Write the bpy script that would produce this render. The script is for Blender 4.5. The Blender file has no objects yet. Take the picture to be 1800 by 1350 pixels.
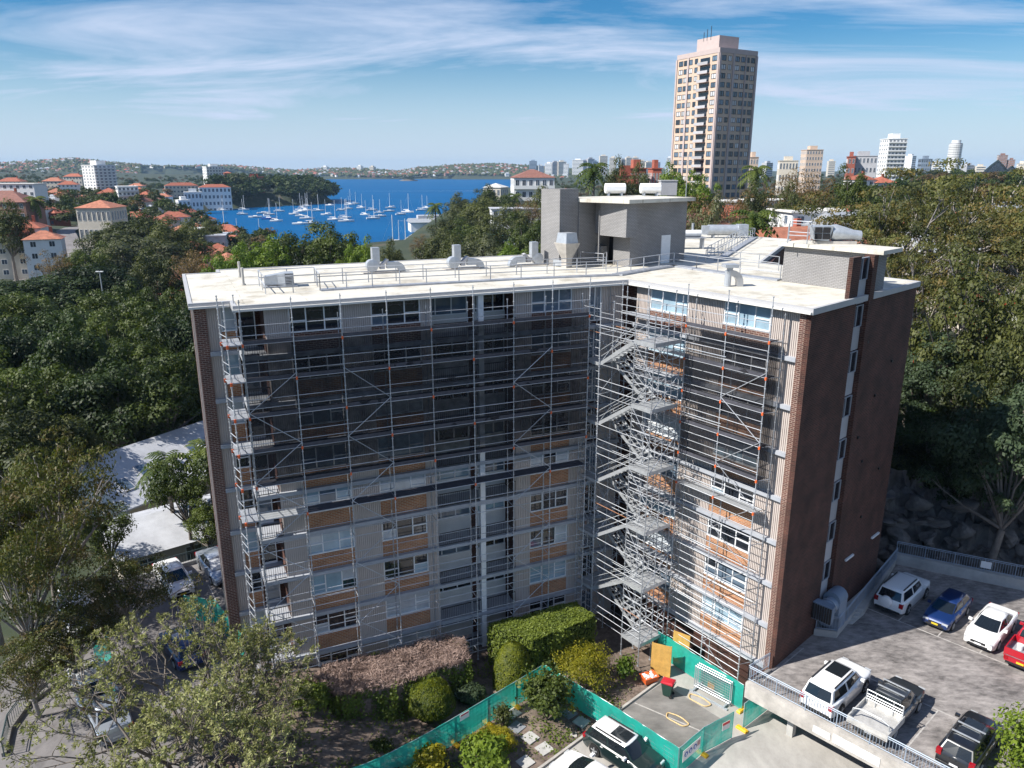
import bpy, math, random
import numpy as np
from mathutils import Vector, Matrix

# ------------------------------------------------------------------ camera, sky, sun, exposure
scene = bpy.context.scene
FPX, PITCH, CAMZ = 1333.0, 0.27632, 42.0          # focal length in photo pixels, downward pitch, height above the sea
cam_data = bpy.data.cameras.new("camera")
cam_data.sensor_width = 36.0
cam_data.lens = FPX / 1800.0 * 36.0
cam_data.clip_start = 0.5
cam_data.clip_end = 30000.0
camera = bpy.data.objects.new("camera", cam_data)
scene.collection.objects.link(camera)
camera.location = (0, 0, CAMZ)
camera.rotation_euler = (math.pi / 2 - PITCH, 0, 0)
scene.camera = camera

SUN_EL, SHADOW_AZ = math.radians(43.5), math.radians(21.0)      # shadows run along SHADOW_AZ (from +x towards +y)
sun_dir = Vector((-math.cos(SHADOW_AZ) * math.cos(SUN_EL), -math.sin(SHADOW_AZ) * math.cos(SUN_EL), math.sin(SUN_EL)))
world = bpy.data.worlds.new("World")
scene.world = world
world.use_nodes = True
wn = world.node_tree
wn.nodes.clear()
w_out = wn.nodes.new("ShaderNodeOutputWorld")
w_bg = wn.nodes.new("ShaderNodeBackground")
sky_tex = wn.nodes.new("ShaderNodeTexSky")
sky_tex.sky_type = 'NISHITA'
sky_tex.sun_disc = False
sky_tex.sun_elevation = SUN_EL
sky_tex.sun_rotation = math.atan2(sun_dir.x, sun_dir.y)
sky_tex.air_density = 1.0
sky_tex.dust_density = 0.1
sky_tex.ozone_density = 1.6
sky_tex.altitude = 50
w_bg.inputs["Strength"].default_value = 0.05


def wnode(kind, **kw):
    n = wn.nodes.new(kind)
    for k, v in kw.items():
        setattr(n, k, v)
    return n


def wmath(op, a, b=None):
    n = wnode("ShaderNodeMath", operation=op)
    for i, v in enumerate((a, b)):
        if v is None:
            continue
        if isinstance(v, (int, float)):
            n.inputs[i].default_value = v
        else:
            wn.links.new(v, n.inputs[i])
    return n.outputs[0]


# thin streaky cirrus on a flat layer high above, the same all round the sky
tc = wnode("ShaderNodeTexCoord")
sep = wnode("ShaderNodeSeparateXYZ")
wn.links.new(tc.outputs["Generated"], sep.inputs[0])
zz = wmath('ADD', wmath('MAXIMUM', sep.outputs[2], 0.0), 0.13)
cx = wmath('DIVIDE', sep.outputs[0], zz)
cy = wmath('DIVIDE', sep.outputs[1], zz)
comb = wnode("ShaderNodeCombineXYZ")
wn.links.new(wmath('ADD', wmath('MULTIPLY', cx, 0.34), wmath('MULTIPLY', cy, -0.12)), comb.inputs[0])
wn.links.new(wmath('ADD', wmath('MULTIPLY', cy, 0.75), wmath('MULTIPLY', cx, 0.14)), comb.inputs[1])
comb.inputs[2].default_value = 3.7
n1 = wnode("ShaderNodeTexNoise")
n1.inputs["Scale"].default_value = 1.35
n1.inputs["Detail"].default_value = 9
n1.inputs["Roughness"].default_value = 0.6
n1.inputs["Distortion"].default_value = 0.7
wn.links.new(comb.outputs[0], n1.inputs["Vector"])
ramp = wnode("ShaderNodeValToRGB")
ramp.color_ramp.elements[0].position = 0.41
ramp.color_ramp.elements[1].position = 0.64
wn.links.new(n1.outputs["Fac"], ramp.inputs[0])
low = wnode("ShaderNodeMapRange")
low.inputs[1].default_value = 0.0
low.inputs[2].default_value = 0.06
wn.links.new(sep.outputs[2], low.inputs[0])
veil = wnode("ShaderNodeMapRange", interpolation_type='SMOOTHSTEP')       # the paler air towards the horizon, all round
veil.inputs[1].default_value = 0.0
veil.inputs[2].default_value = 0.17
veil.inputs[3].default_value = 0.8
veil.inputs[4].default_value = 0.0
wn.links.new(sep.outputs[2], veil.inputs[0])
amount = wmath('MAXIMUM', wmath('MULTIPLY', wmath('MULTIPLY', ramp.outputs[0], low.outputs[0]), 0.95), veil.outputs[0])
mixc = wnode("ShaderNodeMix", data_type='RGBA')
wn.links.new(amount, mixc.inputs[0])
sat = wnode("ShaderNodeHueSaturation")
sat.inputs["Saturation"].default_value = 1.5
wn.links.new(sky_tex.outputs[0], sat.inputs["Color"])
tint = wnode("ShaderNodeVectorMath", operation='MULTIPLY')
tint.inputs[1].default_value = (0.78, 1.13, 1.3)
wn.links.new(sat.outputs[0], tint.inputs[0])
wn.links.new(tint.outputs[0], mixc.inputs[6])
mixc.inputs[7].default_value = (8.2, 9.5, 12.2, 1)
wn.links.new(mixc.outputs[2], w_bg.inputs["Color"])
wn.links.new(w_bg.outputs[0], w_out.inputs[0])

sun_data = bpy.data.lights.new("sun", 'SUN')
sun_data.energy = 5.0
sun_data.angle = math.radians(0.5)
sun_data.color = (1.0, 0.955, 0.88)
sun = bpy.data.objects.new("sun", sun_data)
scene.collection.objects.link(sun)
sun.rotation_euler = sun_dir.to_track_quat('Z', 'Y').to_euler()
sun.location = (-60, -20, 120)

scene.view_settings.view_transform = 'Standard'
scene.view_settings.look = 'None'
scene.view_settings.exposure = 0.65
scene.view_settings.gamma = 1.0
scene.view_settings.use_curve_mapping = False
scene.render.engine = 'CYCLES'
scene.cycles.use_denoising = True
scene.cycles.denoiser = 'OPENIMAGEDENOISE'
scene.cycles.max_bounces = 6
scene.cycles.diffuse_bounces = 3
scene.cycles.glossy_bounces = 3
scene.cycles.transmission_bounces = 3
scene.cycles.transparent_max_bounces = 16
scene.cycles.volume_bounces = 0
scene.cycles.caustics_reflective = False
scene.cycles.caustics_refractive = False
scene.cycles.use_adaptive_sampling = True
scene.cycles.adaptive_threshold = 0.015

# ------------------------------------------------------------------ helpers
rnd = random.Random(11)
COL = scene.collection.objects
WM = {}                      # world matrices by object name


def T(x, y, z):
    return Matrix.Translation((x, y, z))


def RZ(a):
    return Matrix.Rotation(a, 4, 'Z')


def S(x, y=None, z=None):
    y = x if y is None else y
    z = x if z is None else z
    return Matrix.Diagonal((x, y, z, 1))


def put(name, mesh, parent=None, mw=None):
    o = bpy.data.objects.new(name, mesh)
    COL.link(o)
    mw = mw if mw is not None else Matrix.Identity(4)
    WM[o.name] = mw
    if parent is not None:
        o.parent = parent
        o.matrix_local = WM[parent.name].inverted() @ mw
    else:
        o.matrix_local = mw
    return o


def tag(o, label, cat, group=None):
    o["label"] = label
    o["category"] = cat
    if group:
        o["group"] = group
    return o


def thing(name, label, cat, mw, group=None):
    o = put(name, None, None, mw)
    o.empty_display_size = 0.3
    return tag(o, label, cat, group)


def copy_tree(src, mw, label=None, group=None):
    """a copy of a thing with its parts and sub-parts"""
    o = src.copy()
    COL.link(o)
    o.matrix_local = mw
    WM[o.name] = mw
    if label:
        o["label"] = label
    if group:
        o["group"] = group

    def rec(a, b):
        for ch in list(a.children):
            if ch.name not in own:
                continue
            c = ch.copy()
            COL.link(c)
            c.parent = b
            WM[c.name] = WM[b.name] @ ch.matrix_local
            rec(ch, c)
    own = {c.name for c in src.children_recursive}
    rec(src, o)
    return o


class MB:
    """collects faces; builds one mesh"""

    def __init__(self, m=None):
        self.v, self.f, self.mi = [], [], []
        self.m = m

    def add(self, vs, fs, mi=0):
        b = len(self.v)
        if self.m is not None:
            vs = [tuple(self.m @ Vector(p)) for p in vs]
        self.v += [tuple(p) for p in vs]
        self.f += [tuple(b + i for i in f) for f in fs]
        self.mi += [mi] * len(fs)
        return self

    def box(self, x0, x1, y0, y1, z0, z1, mi=0):
        v = [(x0, y0, z0), (x1, y0, z0), (x1, y1, z0), (x0, y1, z0), (x0, y0, z1), (x1, y0, z1), (x1, y1, z1), (x0, y1, z1)]
        return self.add(v, [(3, 2, 1, 0), (4, 5, 6, 7), (0, 1, 5, 4), (1, 2, 6, 5), (2, 3, 7, 6), (3, 0, 4, 7)], mi)

    def prism(self, poly, z0, z1, mi=0):
        n = len(poly)
        a = sum(poly[i][0] * poly[(i + 1) % n][1] - poly[(i + 1) % n][0] * poly[i][1] for i in range(n))
        if a < 0:
            poly = poly[::-1]
        v = [(p[0], p[1], z0) for p in poly] + [(p[0], p[1], z1) for p in poly]
        f = [tuple(range(n))[::-1], tuple(range(n, 2 * n))]
        f += [(i, (i + 1) % n, n + (i + 1) % n, n + i) for i in range(n)]
        return self.add(v, f, mi)

    def tube(self, p, q, r, n=6, r2=None, mi=0, caps=True):
        p, q = Vector(p), Vector(q)
        d = (q - p)
        if d.length < 1e-6:
            return self
        d.normalize()
        u = d.orthogonal().normalized()
        w = d.cross(u)
        r2 = r if r2 is None else r2
        vs = []
        for c, rr in ((p, r), (q, r2)):
            for i in range(n):
                a = 2 * math.pi * i / n
                vs.append(c + (u * math.cos(a) + w * math.sin(a)) * rr)
        fs = [(i, (i + 1) % n, n + (i + 1) % n, n + i) for i in range(n)]
        if caps:
            fs += [tuple(range(n))[::-1], tuple(range(n, 2 * n))]
        return self.add(vs, fs, mi)

    def path(self, pts, r, n=6, mi=0):
        for a, b in zip(pts, pts[1:]):
            self.tube(a, b, r, n, mi=mi)
        return self

    def loft(self, rings, closed=True, caps=True, mi=0):
        n = len(rings[0])
        vs = [p for r in rings for p in r]
        fs = []
        for k in range(len(rings) - 1):
            for i in range(n if closed else n - 1):
                j = (i + 1) % n
                fs.append((k * n + i, k * n + j, (k + 1) * n + j, (k + 1) * n + i))
        if caps:
            fs.append(tuple(range(n))[::-1])
            fs.append(tuple(range((len(rings) - 1) * n, len(rings) * n)))
        return self.add(vs, fs, mi)

    def mesh(self, name, mats, smooth=False, auto=None):
        me = bpy.data.meshes.new(name)
        me.from_pydata(self.v, [], self.f)
        if not isinstance(mats, (list, tuple)):
            mats = [mats]
        for m in mats:
            me.materials.append(m)
        if len(mats) > 1:
            me.polygons.foreach_set("material_index", self.mi)
        if smooth:
            me.polygons.foreach_set("use_smooth", [True] * len(me.polygons))
            if auto:
                me.set_sharp_from_angle(angle=math.radians(auto))
        me.update()
        return me

    def build(self, name, mats, parent=None, mw=None, smooth=False, auto=None):
        return put(name, self.mesh(name, mats, smooth, auto), parent, mw)


def np_mesh(name, V, F, mats, mi=None, smooth=False):
    me = bpy.data.meshes.new(name)
    V = np.asarray(V, dtype=np.float32)
    F = np.asarray(F, dtype=np.int32)
    k = F.shape[1]
    me.vertices.add(len(V))
    me.vertices.foreach_set("co", V.ravel())
    me.loops.add(F.size)
    me.loops.foreach_set("vertex_index", F.ravel())
    me.polygons.add(len(F))
    me.polygons.foreach_set("loop_start", np.arange(0, F.size, k, dtype=np.int32))
    me.polygons.foreach_set("loop_total", np.full(len(F), k, dtype=np.int32))
    for m in (mats if isinstance(mats, (list, tuple)) else [mats]):
        me.materials.append(m)
    if mi is not None:
        me.polygons.foreach_set("material_index", np.asarray(mi, dtype=np.int32))
    if smooth:
        me.polygons.foreach_set("use_smooth", np.ones(len(F), dtype=bool))
    me.update(calc_edges=True)
    me.validate()
    return me


_cp, _sp = math.cos(PITCH), math.sin(PITCH)


def ray(px, py):
    a, b = (px - 900) / FPX, (675 - py) / FPX
    return Vector((a, _cp + b * _sp, -_sp + b * _cp))


def G(px, py, z):
    """survey: the point at height z that the photograph shows at px, py"""
    d = ray(px, py)
    t = (z - CAMZ) / d.z
    return Vector((d.x * t, d.y * t, z))


def GY(px, py, y):
    d = ray(px, py)
    t = y / d.y
    return Vector((d.x * t, y, CAMZ + d.z * t))


# ------------------------------------------------------------------ materials
def newmat(name):
    m = bpy.data.materials.new(name)
    m.use_nodes = True
    nt = m.node_tree
    b = nt.nodes["Principled BSDF"]
    return m, nt, b


def mat(name, col, rough=0.6, metal=0.0, var=0.12, scale=2.0, bump=0.0, bscale=None, spec=0.5, coat=0.0, detail=5, rand=0.0, space="Object"):
    m, nt, b = newmat(name)
    L = nt.links
    t = nt.nodes.new("ShaderNodeTexCoord")
    no = nt.nodes.new("ShaderNodeTexNoise")
    no.inputs["Scale"].default_value = scale
    no.inputs["Detail"].default_value = detail
    no.inputs["Roughness"].default_value = 0.65
    L.new(t.outputs[space], no.inputs["Vector"])
    rp = nt.nodes.new("ShaderNodeMapRange")
    rp.inputs[1].default_value = 0.3
    rp.inputs[2].default_value = 0.7
    rp.inputs[3].default_value = 1 - var
    rp.inputs[4].default_value = 1 + var
    L.new(no.outputs["Fac"], rp.inputs[0])
    fac = rp.outputs[0]
    if rand:
        oi = nt.nodes.new("ShaderNodeObjectInfo")
        mr = nt.nodes.new("ShaderNodeMapRange")
        mr.inputs[3].default_value = 1 - rand
        mr.inputs[4].default_value = 1 + rand
        L.new(oi.outputs["Random"], mr.inputs[0])
        mu = nt.nodes.new("ShaderNodeMath")
        mu.operation = 'MULTIPLY'
        L.new(fac, mu.inputs[0])
        L.new(mr.outputs[0], mu.inputs[1])
        fac = mu.outputs[0]
    vm = nt.nodes.new("ShaderNodeVectorMath")
    vm.operation = 'SCALE'
    vm.inputs[0].default_value = col[:3]
    L.new(fac, vm.inputs["Scale"])
    L.new(vm.outputs[0], b.inputs["Base Color"])
    b.inputs["Roughness"].default_value = rough
    b.inputs["Metallic"].default_value = metal
    b.inputs["Specular IOR Level"].default_value = spec
    b.inputs["Coat Weight"].default_value = coat
    b.inputs["Coat Roughness"].default_value = 0.06
    if bump:
        bn = nt.nodes.new("ShaderNodeTexNoise")
        bn.inputs["Scale"].default_value = bscale or scale * 6
        bn.inputs["Detail"].default_value = 4
        L.new(t.outputs[space], bn.inputs["Vector"])
        bu = nt.nodes.new("ShaderNodeBump")
        bu.inputs["Strength"].default_value = bump
        bu.inputs["Distance"].default_value = 0.03
        L.new(bn.outputs["Fac"], bu.inputs["Height"])
        L.new(bu.outputs[0], b.inputs["Normal"])
    return m


def brickmat(name, c1, c2, mortar, bw=0.25, bh=0.0867, rough=0.85, msize=0.012, patch=0.25):
    m, nt, b = newmat(name)
    L = nt.links
    t = nt.nodes.new("ShaderNodeTexCoord")
    sp = nt.nodes.new("ShaderNodeSeparateXYZ")
    L.new(t.outputs["Object"], sp.inputs[0])
    ad = nt.nodes.new("ShaderNodeMath")
    ad.operation = 'ADD'
    L.new(sp.outputs[0], ad.inputs[0])
    L.new(sp.outputs[1], ad.inputs[1])
    cb = nt.nodes.new("ShaderNodeCombineXYZ")
    L.new(ad.outputs[0], cb.inputs[0])
    L.new(sp.outputs[2], cb.inputs[1])
    br = nt.nodes.new("ShaderNodeTexBrick")
    br.inputs["Color1"].default_value = (*c1, 1)
    br.inputs["Color2"].default_value = (*c2, 1)
    br.inputs["Mortar"].default_value = (*mortar, 1)
    br.inputs["Scale"].default_value = 1.0
    br.inputs["Mortar Size"].default_value = msize
    br.inputs["Brick Width"].default_value = bw
    br.inputs["Row Height"].default_value = bh
    L.new(cb.outputs[0], br.inputs["Vector"])
    no = nt.nodes.new("ShaderNodeTexNoise")
    no.inputs["Scale"].default_value = 0.7
    no.inputs["Detail"].default_value = 6
    L.new(t.outputs["Object"], no.inputs["Vector"])
    mr = nt.nodes.new("ShaderNodeMapRange")
    mr.inputs[1].default_value = 0.3
    mr.inputs[2].default_value = 0.7
    mr.inputs[3].default_value = 1 - patch
    mr.inputs[4].default_value = 1 + patch
    L.new(no.outputs["Fac"], mr.inputs[0])
    vm = nt.nodes.new("ShaderNodeVectorMath")
    vm.operation = 'SCALE'
    L.new(br.outputs["Color"], vm.inputs[0])
    L.new(mr.outputs[0], vm.inputs["Scale"])
    L.new(vm.outputs[0], b.inputs["Base Color"])
    b.inputs["Roughness"].default_value = rough
    bu = nt.nodes.new("ShaderNodeBump")
    bu.inputs["Strength"].default_value = 0.5
    bu.inputs["Distance"].default_value = 0.01
    bu.invert = True
    L.new(br.outputs["Fac"], bu.inputs["Height"])
    L.new(bu.outputs[0], b.inputs["Normal"])
    return m


def leafmat(name, c_dark, c_light, scale=0.5, trans=0.35, fine=6.0, tint=None):
    m, nt, b = newmat(name)
    L = nt.links
    t = nt.nodes.new("ShaderNodeTexCoord")
    no = nt.nodes.new("ShaderNodeTexNoise")
    no.inputs["Scale"].default_value = scale
    no.inputs["Detail"].default_value = 3
    L.new(t.outputs["Object"], no.inputs["Vector"])
    n2 = nt.nodes.new("ShaderNodeTexNoise")
    n2.inputs["Scale"].default_value = fine
    n2.inputs["Detail"].default_value = 2
    L.new(t.outputs["Object"], n2.inputs["Vector"])
    av = nt.nodes.new("ShaderNodeMath")
    av.operation = 'ADD'
    L.new(no.outputs["Fac"], av.inputs[0])
    L.new(n2.outputs["Fac"], av.inputs[1])
    oi = nt.nodes.new("ShaderNodeObjectInfo")
    ro = nt.nodes.new("ShaderNodeMapRange")
    ro.inputs[3].default_value = -0.16
    ro.inputs[4].default_value = 0.16
    L.new(oi.outputs["Random"], ro.inputs[0])
    a2 = nt.nodes.new("ShaderNodeMath")
    a2.operation = 'ADD'
    L.new(av.outputs[0], a2.inputs[0])
    L.new(ro.outputs[0], a2.inputs[1])
    rp = nt.nodes.new("ShaderNodeMapRange")
    rp.inputs[1].default_value = 0.72
    rp.inputs[2].default_value = 1.28
    L.new(a2.outputs[0], rp.inputs[0])
    mx = nt.nodes.new("ShaderNodeMix")
    mx.data_type = 'RGBA'
    L.new(rp.outputs[0], mx.inputs[0])
    mx.inputs[6].default_value = (*c_dark, 1)
    mx.inputs[7].default_value = (*c_light, 1)
    col = mx.outputs[2]
    if tint:
        m3 = nt.nodes.new("ShaderNodeMix")
        m3.data_type = 'RGBA'
        n3 = nt.nodes.new("ShaderNodeTexNoise")
        n3.inputs["Scale"].default_value = scale * 1.7
        L.new(t.outputs["Object"], n3.inputs["Vector"])
        r3 = nt.nodes.new("ShaderNodeMapRange")
        r3.inputs[1].default_value = 0.5
        r3.inputs[2].default_value = 0.66
        L.new(n3.outputs["Fac"], r3.inputs[0])
        L.new(r3.outputs[0], m3.inputs[0])
        L.new(col, m3.inputs[6])
        m3.inputs[7].default_value = (*tint, 1)
        col = m3.outputs[2]
    L.new(col, b.inputs["Base Color"])
    b.inputs["Roughness"].default_value = 0.55
    b.inputs["Specular IOR Level"].default_value = 0.3
    tr = nt.nodes.new("ShaderNodeBsdfTranslucent")
    vs = nt.nodes.new("ShaderNodeVectorMath")
    vs.operation = 'MULTIPLY'
    vs.inputs[1].default_value = (1.1, 1.25, 0.5)
    L.new(col, vs.inputs[0])
    L.new(vs.outputs[0], tr.inputs["Color"])
    ms = nt.nodes.new("ShaderNodeMixShader")
    ms.inputs[0].default_value = trans
    L.new(b.outputs[0], ms.inputs[1])
    L.new(tr.outputs[0], ms.inputs[2])
    L.new(ms.outputs[0], nt.nodes["Material Output"].inputs[0])
    return m


def glassmat(name, col, rough=0.04, rand=0.0, spec=0.6):
    m = mat(name, col, rough, 0, 0.25, 0.8, spec=spec, coat=0.3, rand=rand)
    return m


def netmat(name, col, see=0.5, weave=26.0):
    """woven mesh cloth: a share of it is holes"""
    m, nt, b = newmat(name)
    L = nt.links
    t = nt.nodes.new("ShaderNodeTexCoord")
    no = nt.nodes.new("ShaderNodeTexNoise")
    no.inputs["Scale"].default_value = 1.3
    no.inputs["Detail"].default_value = 5
    L.new(t.outputs["Object"], no.inputs["Vector"])
    mr = nt.nodes.new("ShaderNodeMapRange")
    mr.inputs[1].default_value = 0.3
    mr.inputs[2].default_value = 0.7
    mr.inputs[3].default_value = see - 0.17
    mr.inputs[4].default_value = see + 0.17
    L.new(no.outputs["Fac"], mr.inputs[0])
    b.inputs["Base Color"].default_value = (*col, 1)
    b.inputs["Roughness"].default_value = 0.7
    tl = nt.nodes.new("ShaderNodeBsdfTranslucent")
    tl.inputs["Color"].default_value = (*col, 1)
    m1 = nt.nodes.new("ShaderNodeMixShader")
    m1.inputs[0].default_value = 0.5
    L.new(b.outputs[0], m1.inputs[1])
    L.new(tl.outputs[0], m1.inputs[2])
    tp = nt.nodes.new("ShaderNodeBsdfTransparent")
    ms = nt.nodes.new("ShaderNodeMixShader")
    L.new(mr.outputs[0], ms.inputs[0])
    L.new(m1.outputs[0], ms.inputs[1])
    L.new(tp.outputs[0], ms.inputs[2])
    L.new(ms.outputs[0], nt.nodes["Material Output"].inputs[0])
    return m


MT = {}
MT['galv'] = mat('galvanised_steel', (0.43, 0.45, 0.485), 0.45, 0.4, 0.2, 3.0, rand=0.22)
MT['galv_light'] = mat('zinc_sheet', (0.44, 0.47, 0.51), 0.4, 0.4, 0.15, 2.0)
MT['alu'] = mat('aluminium', (0.52, 0.54, 0.56), 0.42, 0.5, 0.15, 2.5)
MT['plank'] = mat('steel_deck_plank', (0.34, 0.36, 0.4), 0.6, 0.3, 0.25, 2.0)
MT['plank_dark'] = mat('dark_deck_board', (0.06, 0.06, 0.075), 0.75, 0.0, 0.3, 3.0)
MT['orange'] = mat('orange_plastic', (0.75, 0.13, 0.03), 0.5, 0, 0.1)
MT['brown_steel'] = mat('rusty_pipe', (0.35, 0.16, 0.08), 0.7, 0, 0.3)
MT['net'] = netmat('dark_debris_net', (0.03, 0.031, 0.04), 0.38)
MT['green_net'] = netmat('green_shade_cloth', (0.025, 0.62, 0.50), 0.2)
MT['brick_dark'] = brickmat('dark_brown_brick', (0.036, 0.0105, 0.008), (0.075, 0.022, 0.015), (0.105, 0.064, 0.048), bw=0.33, bh=0.115, msize=0.016, patch=0.4)
MT['brick_col'] = brickmat('brown_brick_pier', (0.13, 0.048, 0.034), (0.07, 0.026, 0.022), (0.3, 0.23, 0.19), bw=0.33, bh=0.115, msize=0.018)
MT['brick_tan'] = brickmat('tan_brick', (0.42, 0.175, 0.075), (0.27, 0.105, 0.05), (0.40, 0.30, 0.21), bw=0.33, bh=0.115, msize=0.018)
MT['brick_grey'] = brickmat('painted_grey_brick', (0.29, 0.285, 0.285), (0.265, 0.26, 0.26), (0.16, 0.155, 0.155), bw=0.30, bh=0.1, patch=0.1, msize=0.018)
MT['clad'] = mat('ribbed_cladding', (0.52, 0.46, 0.425), 0.7, 0, 0.07, 1.2)
MT['ledge'] = mat('painted_slab_edge', (0.36, 0.38, 0.42), 0.65, 0, 0.12, 1.5)
MT['white'] = mat('white_paint', (0.76, 0.77, 0.78), 0.45, 0, 0.06, 2.0)
MT['offwhite'] = mat('off_white_render', (0.68, 0.66, 0.62), 0.7, 0, 0.08, 1.2)
MT['fascia'] = mat('fascia_paint', (0.42, 0.42, 0.43), 0.55, 0, 0.06, 1.5)
MT['glass'] = glassmat('window_glass_dark', (0.016, 0.02, 0.028))
MT['glass_mid'] = glassmat('window_glass_sky', (0.10, 0.14, 0.19))
MT['curtain'] = glassmat('window_with_blind', (0.42, 0.46, 0.5), 0.12)
MT['curtain_blue'] = glassmat('window_with_pale_blue_blind', (0.27, 0.38, 0.46), 0.12)
MT['conc'] = mat('concrete', (0.42, 0.41, 0.39), 0.85, 0, 0.2, 0.8, bump=0.3)
MT['conc_light'] = mat('light_concrete', (0.40, 0.375, 0.345), 0.85, 0, 0.3, 1.1, bump=0.2, detail=8)
MT['dark'] = mat('dark_opening', (0.015, 0.015, 0.018), 0.9, 0, 0.2)
MT['bark'] = mat('grey_bark', (0.17, 0.145, 0.125), 0.9, 0, 0.35, 1.5)
MT['bark_pale'] = mat('pale_gum_bark', (0.30, 0.27, 0.25), 0.85, 0, 0.3, 1.2)
MT['bark_brown'] = mat('brown_bark', (0.10, 0.075, 0.06), 0.9, 0, 0.3, 1.5)
MT['yellow'] = mat('yellow_plastic', (0.75, 0.42, 0.02), 0.5, 0, 0.1)
MT['rubber'] = mat('tyre_rubber', (0.018, 0.018, 0.019), 0.8, 0, 0.15)
MT['rim'] = mat('alloy_rim', (0.45, 0.46, 0.48), 0.35, 0.7, 0.08)
MT['black'] = mat('black_plastic', (0.02, 0.02, 0.022), 0.5, 0, 0.1)
MT['tile_red'] = mat('terracotta_tiles', (0.31, 0.095, 0.055), 0.8, 0, 0.35, 1.0, rand=0.2)
MT['tile_orange'] = mat('orange_tiles', (0.36, 0.14, 0.085), 0.8, 0, 0.35, 1.0, rand=0.15)
MT['tile_brown'] = mat('brown_tiles', (0.19, 0.085, 0.065), 0.8, 0, 0.25, 1.0, rand=0.2)
MT['roof_grey'] = mat('grey_metal_roof', (0.36, 0.38, 0.41), 0.5, 0.1, 0.15, 0.8, rand=0.2)
MT['roof_white'] = mat('white_metal_roof', (0.47, 0.48, 0.51), 0.5, 0, 0.18, 0.6, detail=8)
MT['wall_cream'] = mat('cream_render', (0.62, 0.56, 0.47), 0.8, 0, 0.1, 0.6, rand=0.12)
MT['wall_white'] = mat('white_render', (0.74, 0.74, 0.73), 0.75, 0, 0.06, 0.6, rand=0.06)
MT['wall_grey'] = mat('grey_render', (0.40, 0.40, 0.42), 0.8, 0, 0.1, 0.6, rand=0.15)
MT['wall_brick'] = mat('red_brick_far', (0.33, 0.095, 0.06), 0.85, 0, 0.15, 0.8, rand=0.15)
MT['wall_brown'] = mat('brown_brick_far', (0.22, 0.12, 0.09), 0.85, 0, 0.15, 0.8, rand=0.15)
MT['wall_blue'] = mat('blue_grey_wall', (0.2, 0.25, 0.32), 0.6, 0, 0.1, 0.6, rand=0.15)
MT['sun_glass'] = glassmat('far_window_glass', (0.05, 0.07, 0.10), 0.08, rand=0.5)
# ------------------------------------------------------------------ the apartment building
A_M, A_R, A_E = math.radians(24.0), math.radians(-53.4), math.radians(43.1)
FM = T(-4.0, 47.2, 0) @ RZ(A_M)            # long wing: x along the facade, y into the building
FR = T(16.22, 41.86, 0) @ RZ(A_R)          # short wing
C0 = FR @ Vector((0.62, 0.0, 0))
FE = T(C0.x, C0.y, 0) @ RZ(A_E)            # brick end wall
Z0, FH, ROOF = 31.62, 2.9, 34.6


def W2(fr, s, y):
    p = fr @ Vector((s, y, 0))
    return (p.x, p.y)


def cross(f1, y1, f2, y2):
    p, d = f1 @ Vector((0, y1, 0)), f1.to_3x3() @ Vector((1, 0, 0))
    q, e = f2 @ Vector((0, y2, 0)), f2.to_3x3() @ Vector((1, 0, 0))
    den = d.x * e.y - d.y * e.x
    t = ((q.x - p.x) * e.y - (q.y - p.y) * e.x) / den
    r = p + d * t
    return (r.x, r.y)


apt = thing('apartment_building', 'nine storey brick and ribbed panel apartment block wrapped in scaffolding', 'building', T(4, 55, 8.4))
third = [(20.6, 61.6), (30.2, 84.0), (22.8, 91.5), (17.2, 80.0), W2(FM, 15.5, 16.9)]
core = [W2(FM, -14.5, 2.6), W2(FM, -11.1, 2.6), W2(FM, -11.1, 0.5), W2(FM, -1.0, 0.5), W2(FM, -1.0, 2.0), W2(FM, 4.7, 2.0), W2(FM, 4.7, 0.5),
        cross(FM, 0.5, FR, 0.5), W2(FR, 0.0, 0.5), W2(FE, 0.6, 0.35), W2(FE, 15.0, 0.35)] + third + [W2(FM, -12.1, 16.9), W2(FM, -12.1, 15.3), W2(FM, -14.5, 15.3)]
MB().prism(core, 6.0, 34.25).build('wall', MT['brick_dark'], apt)


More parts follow.
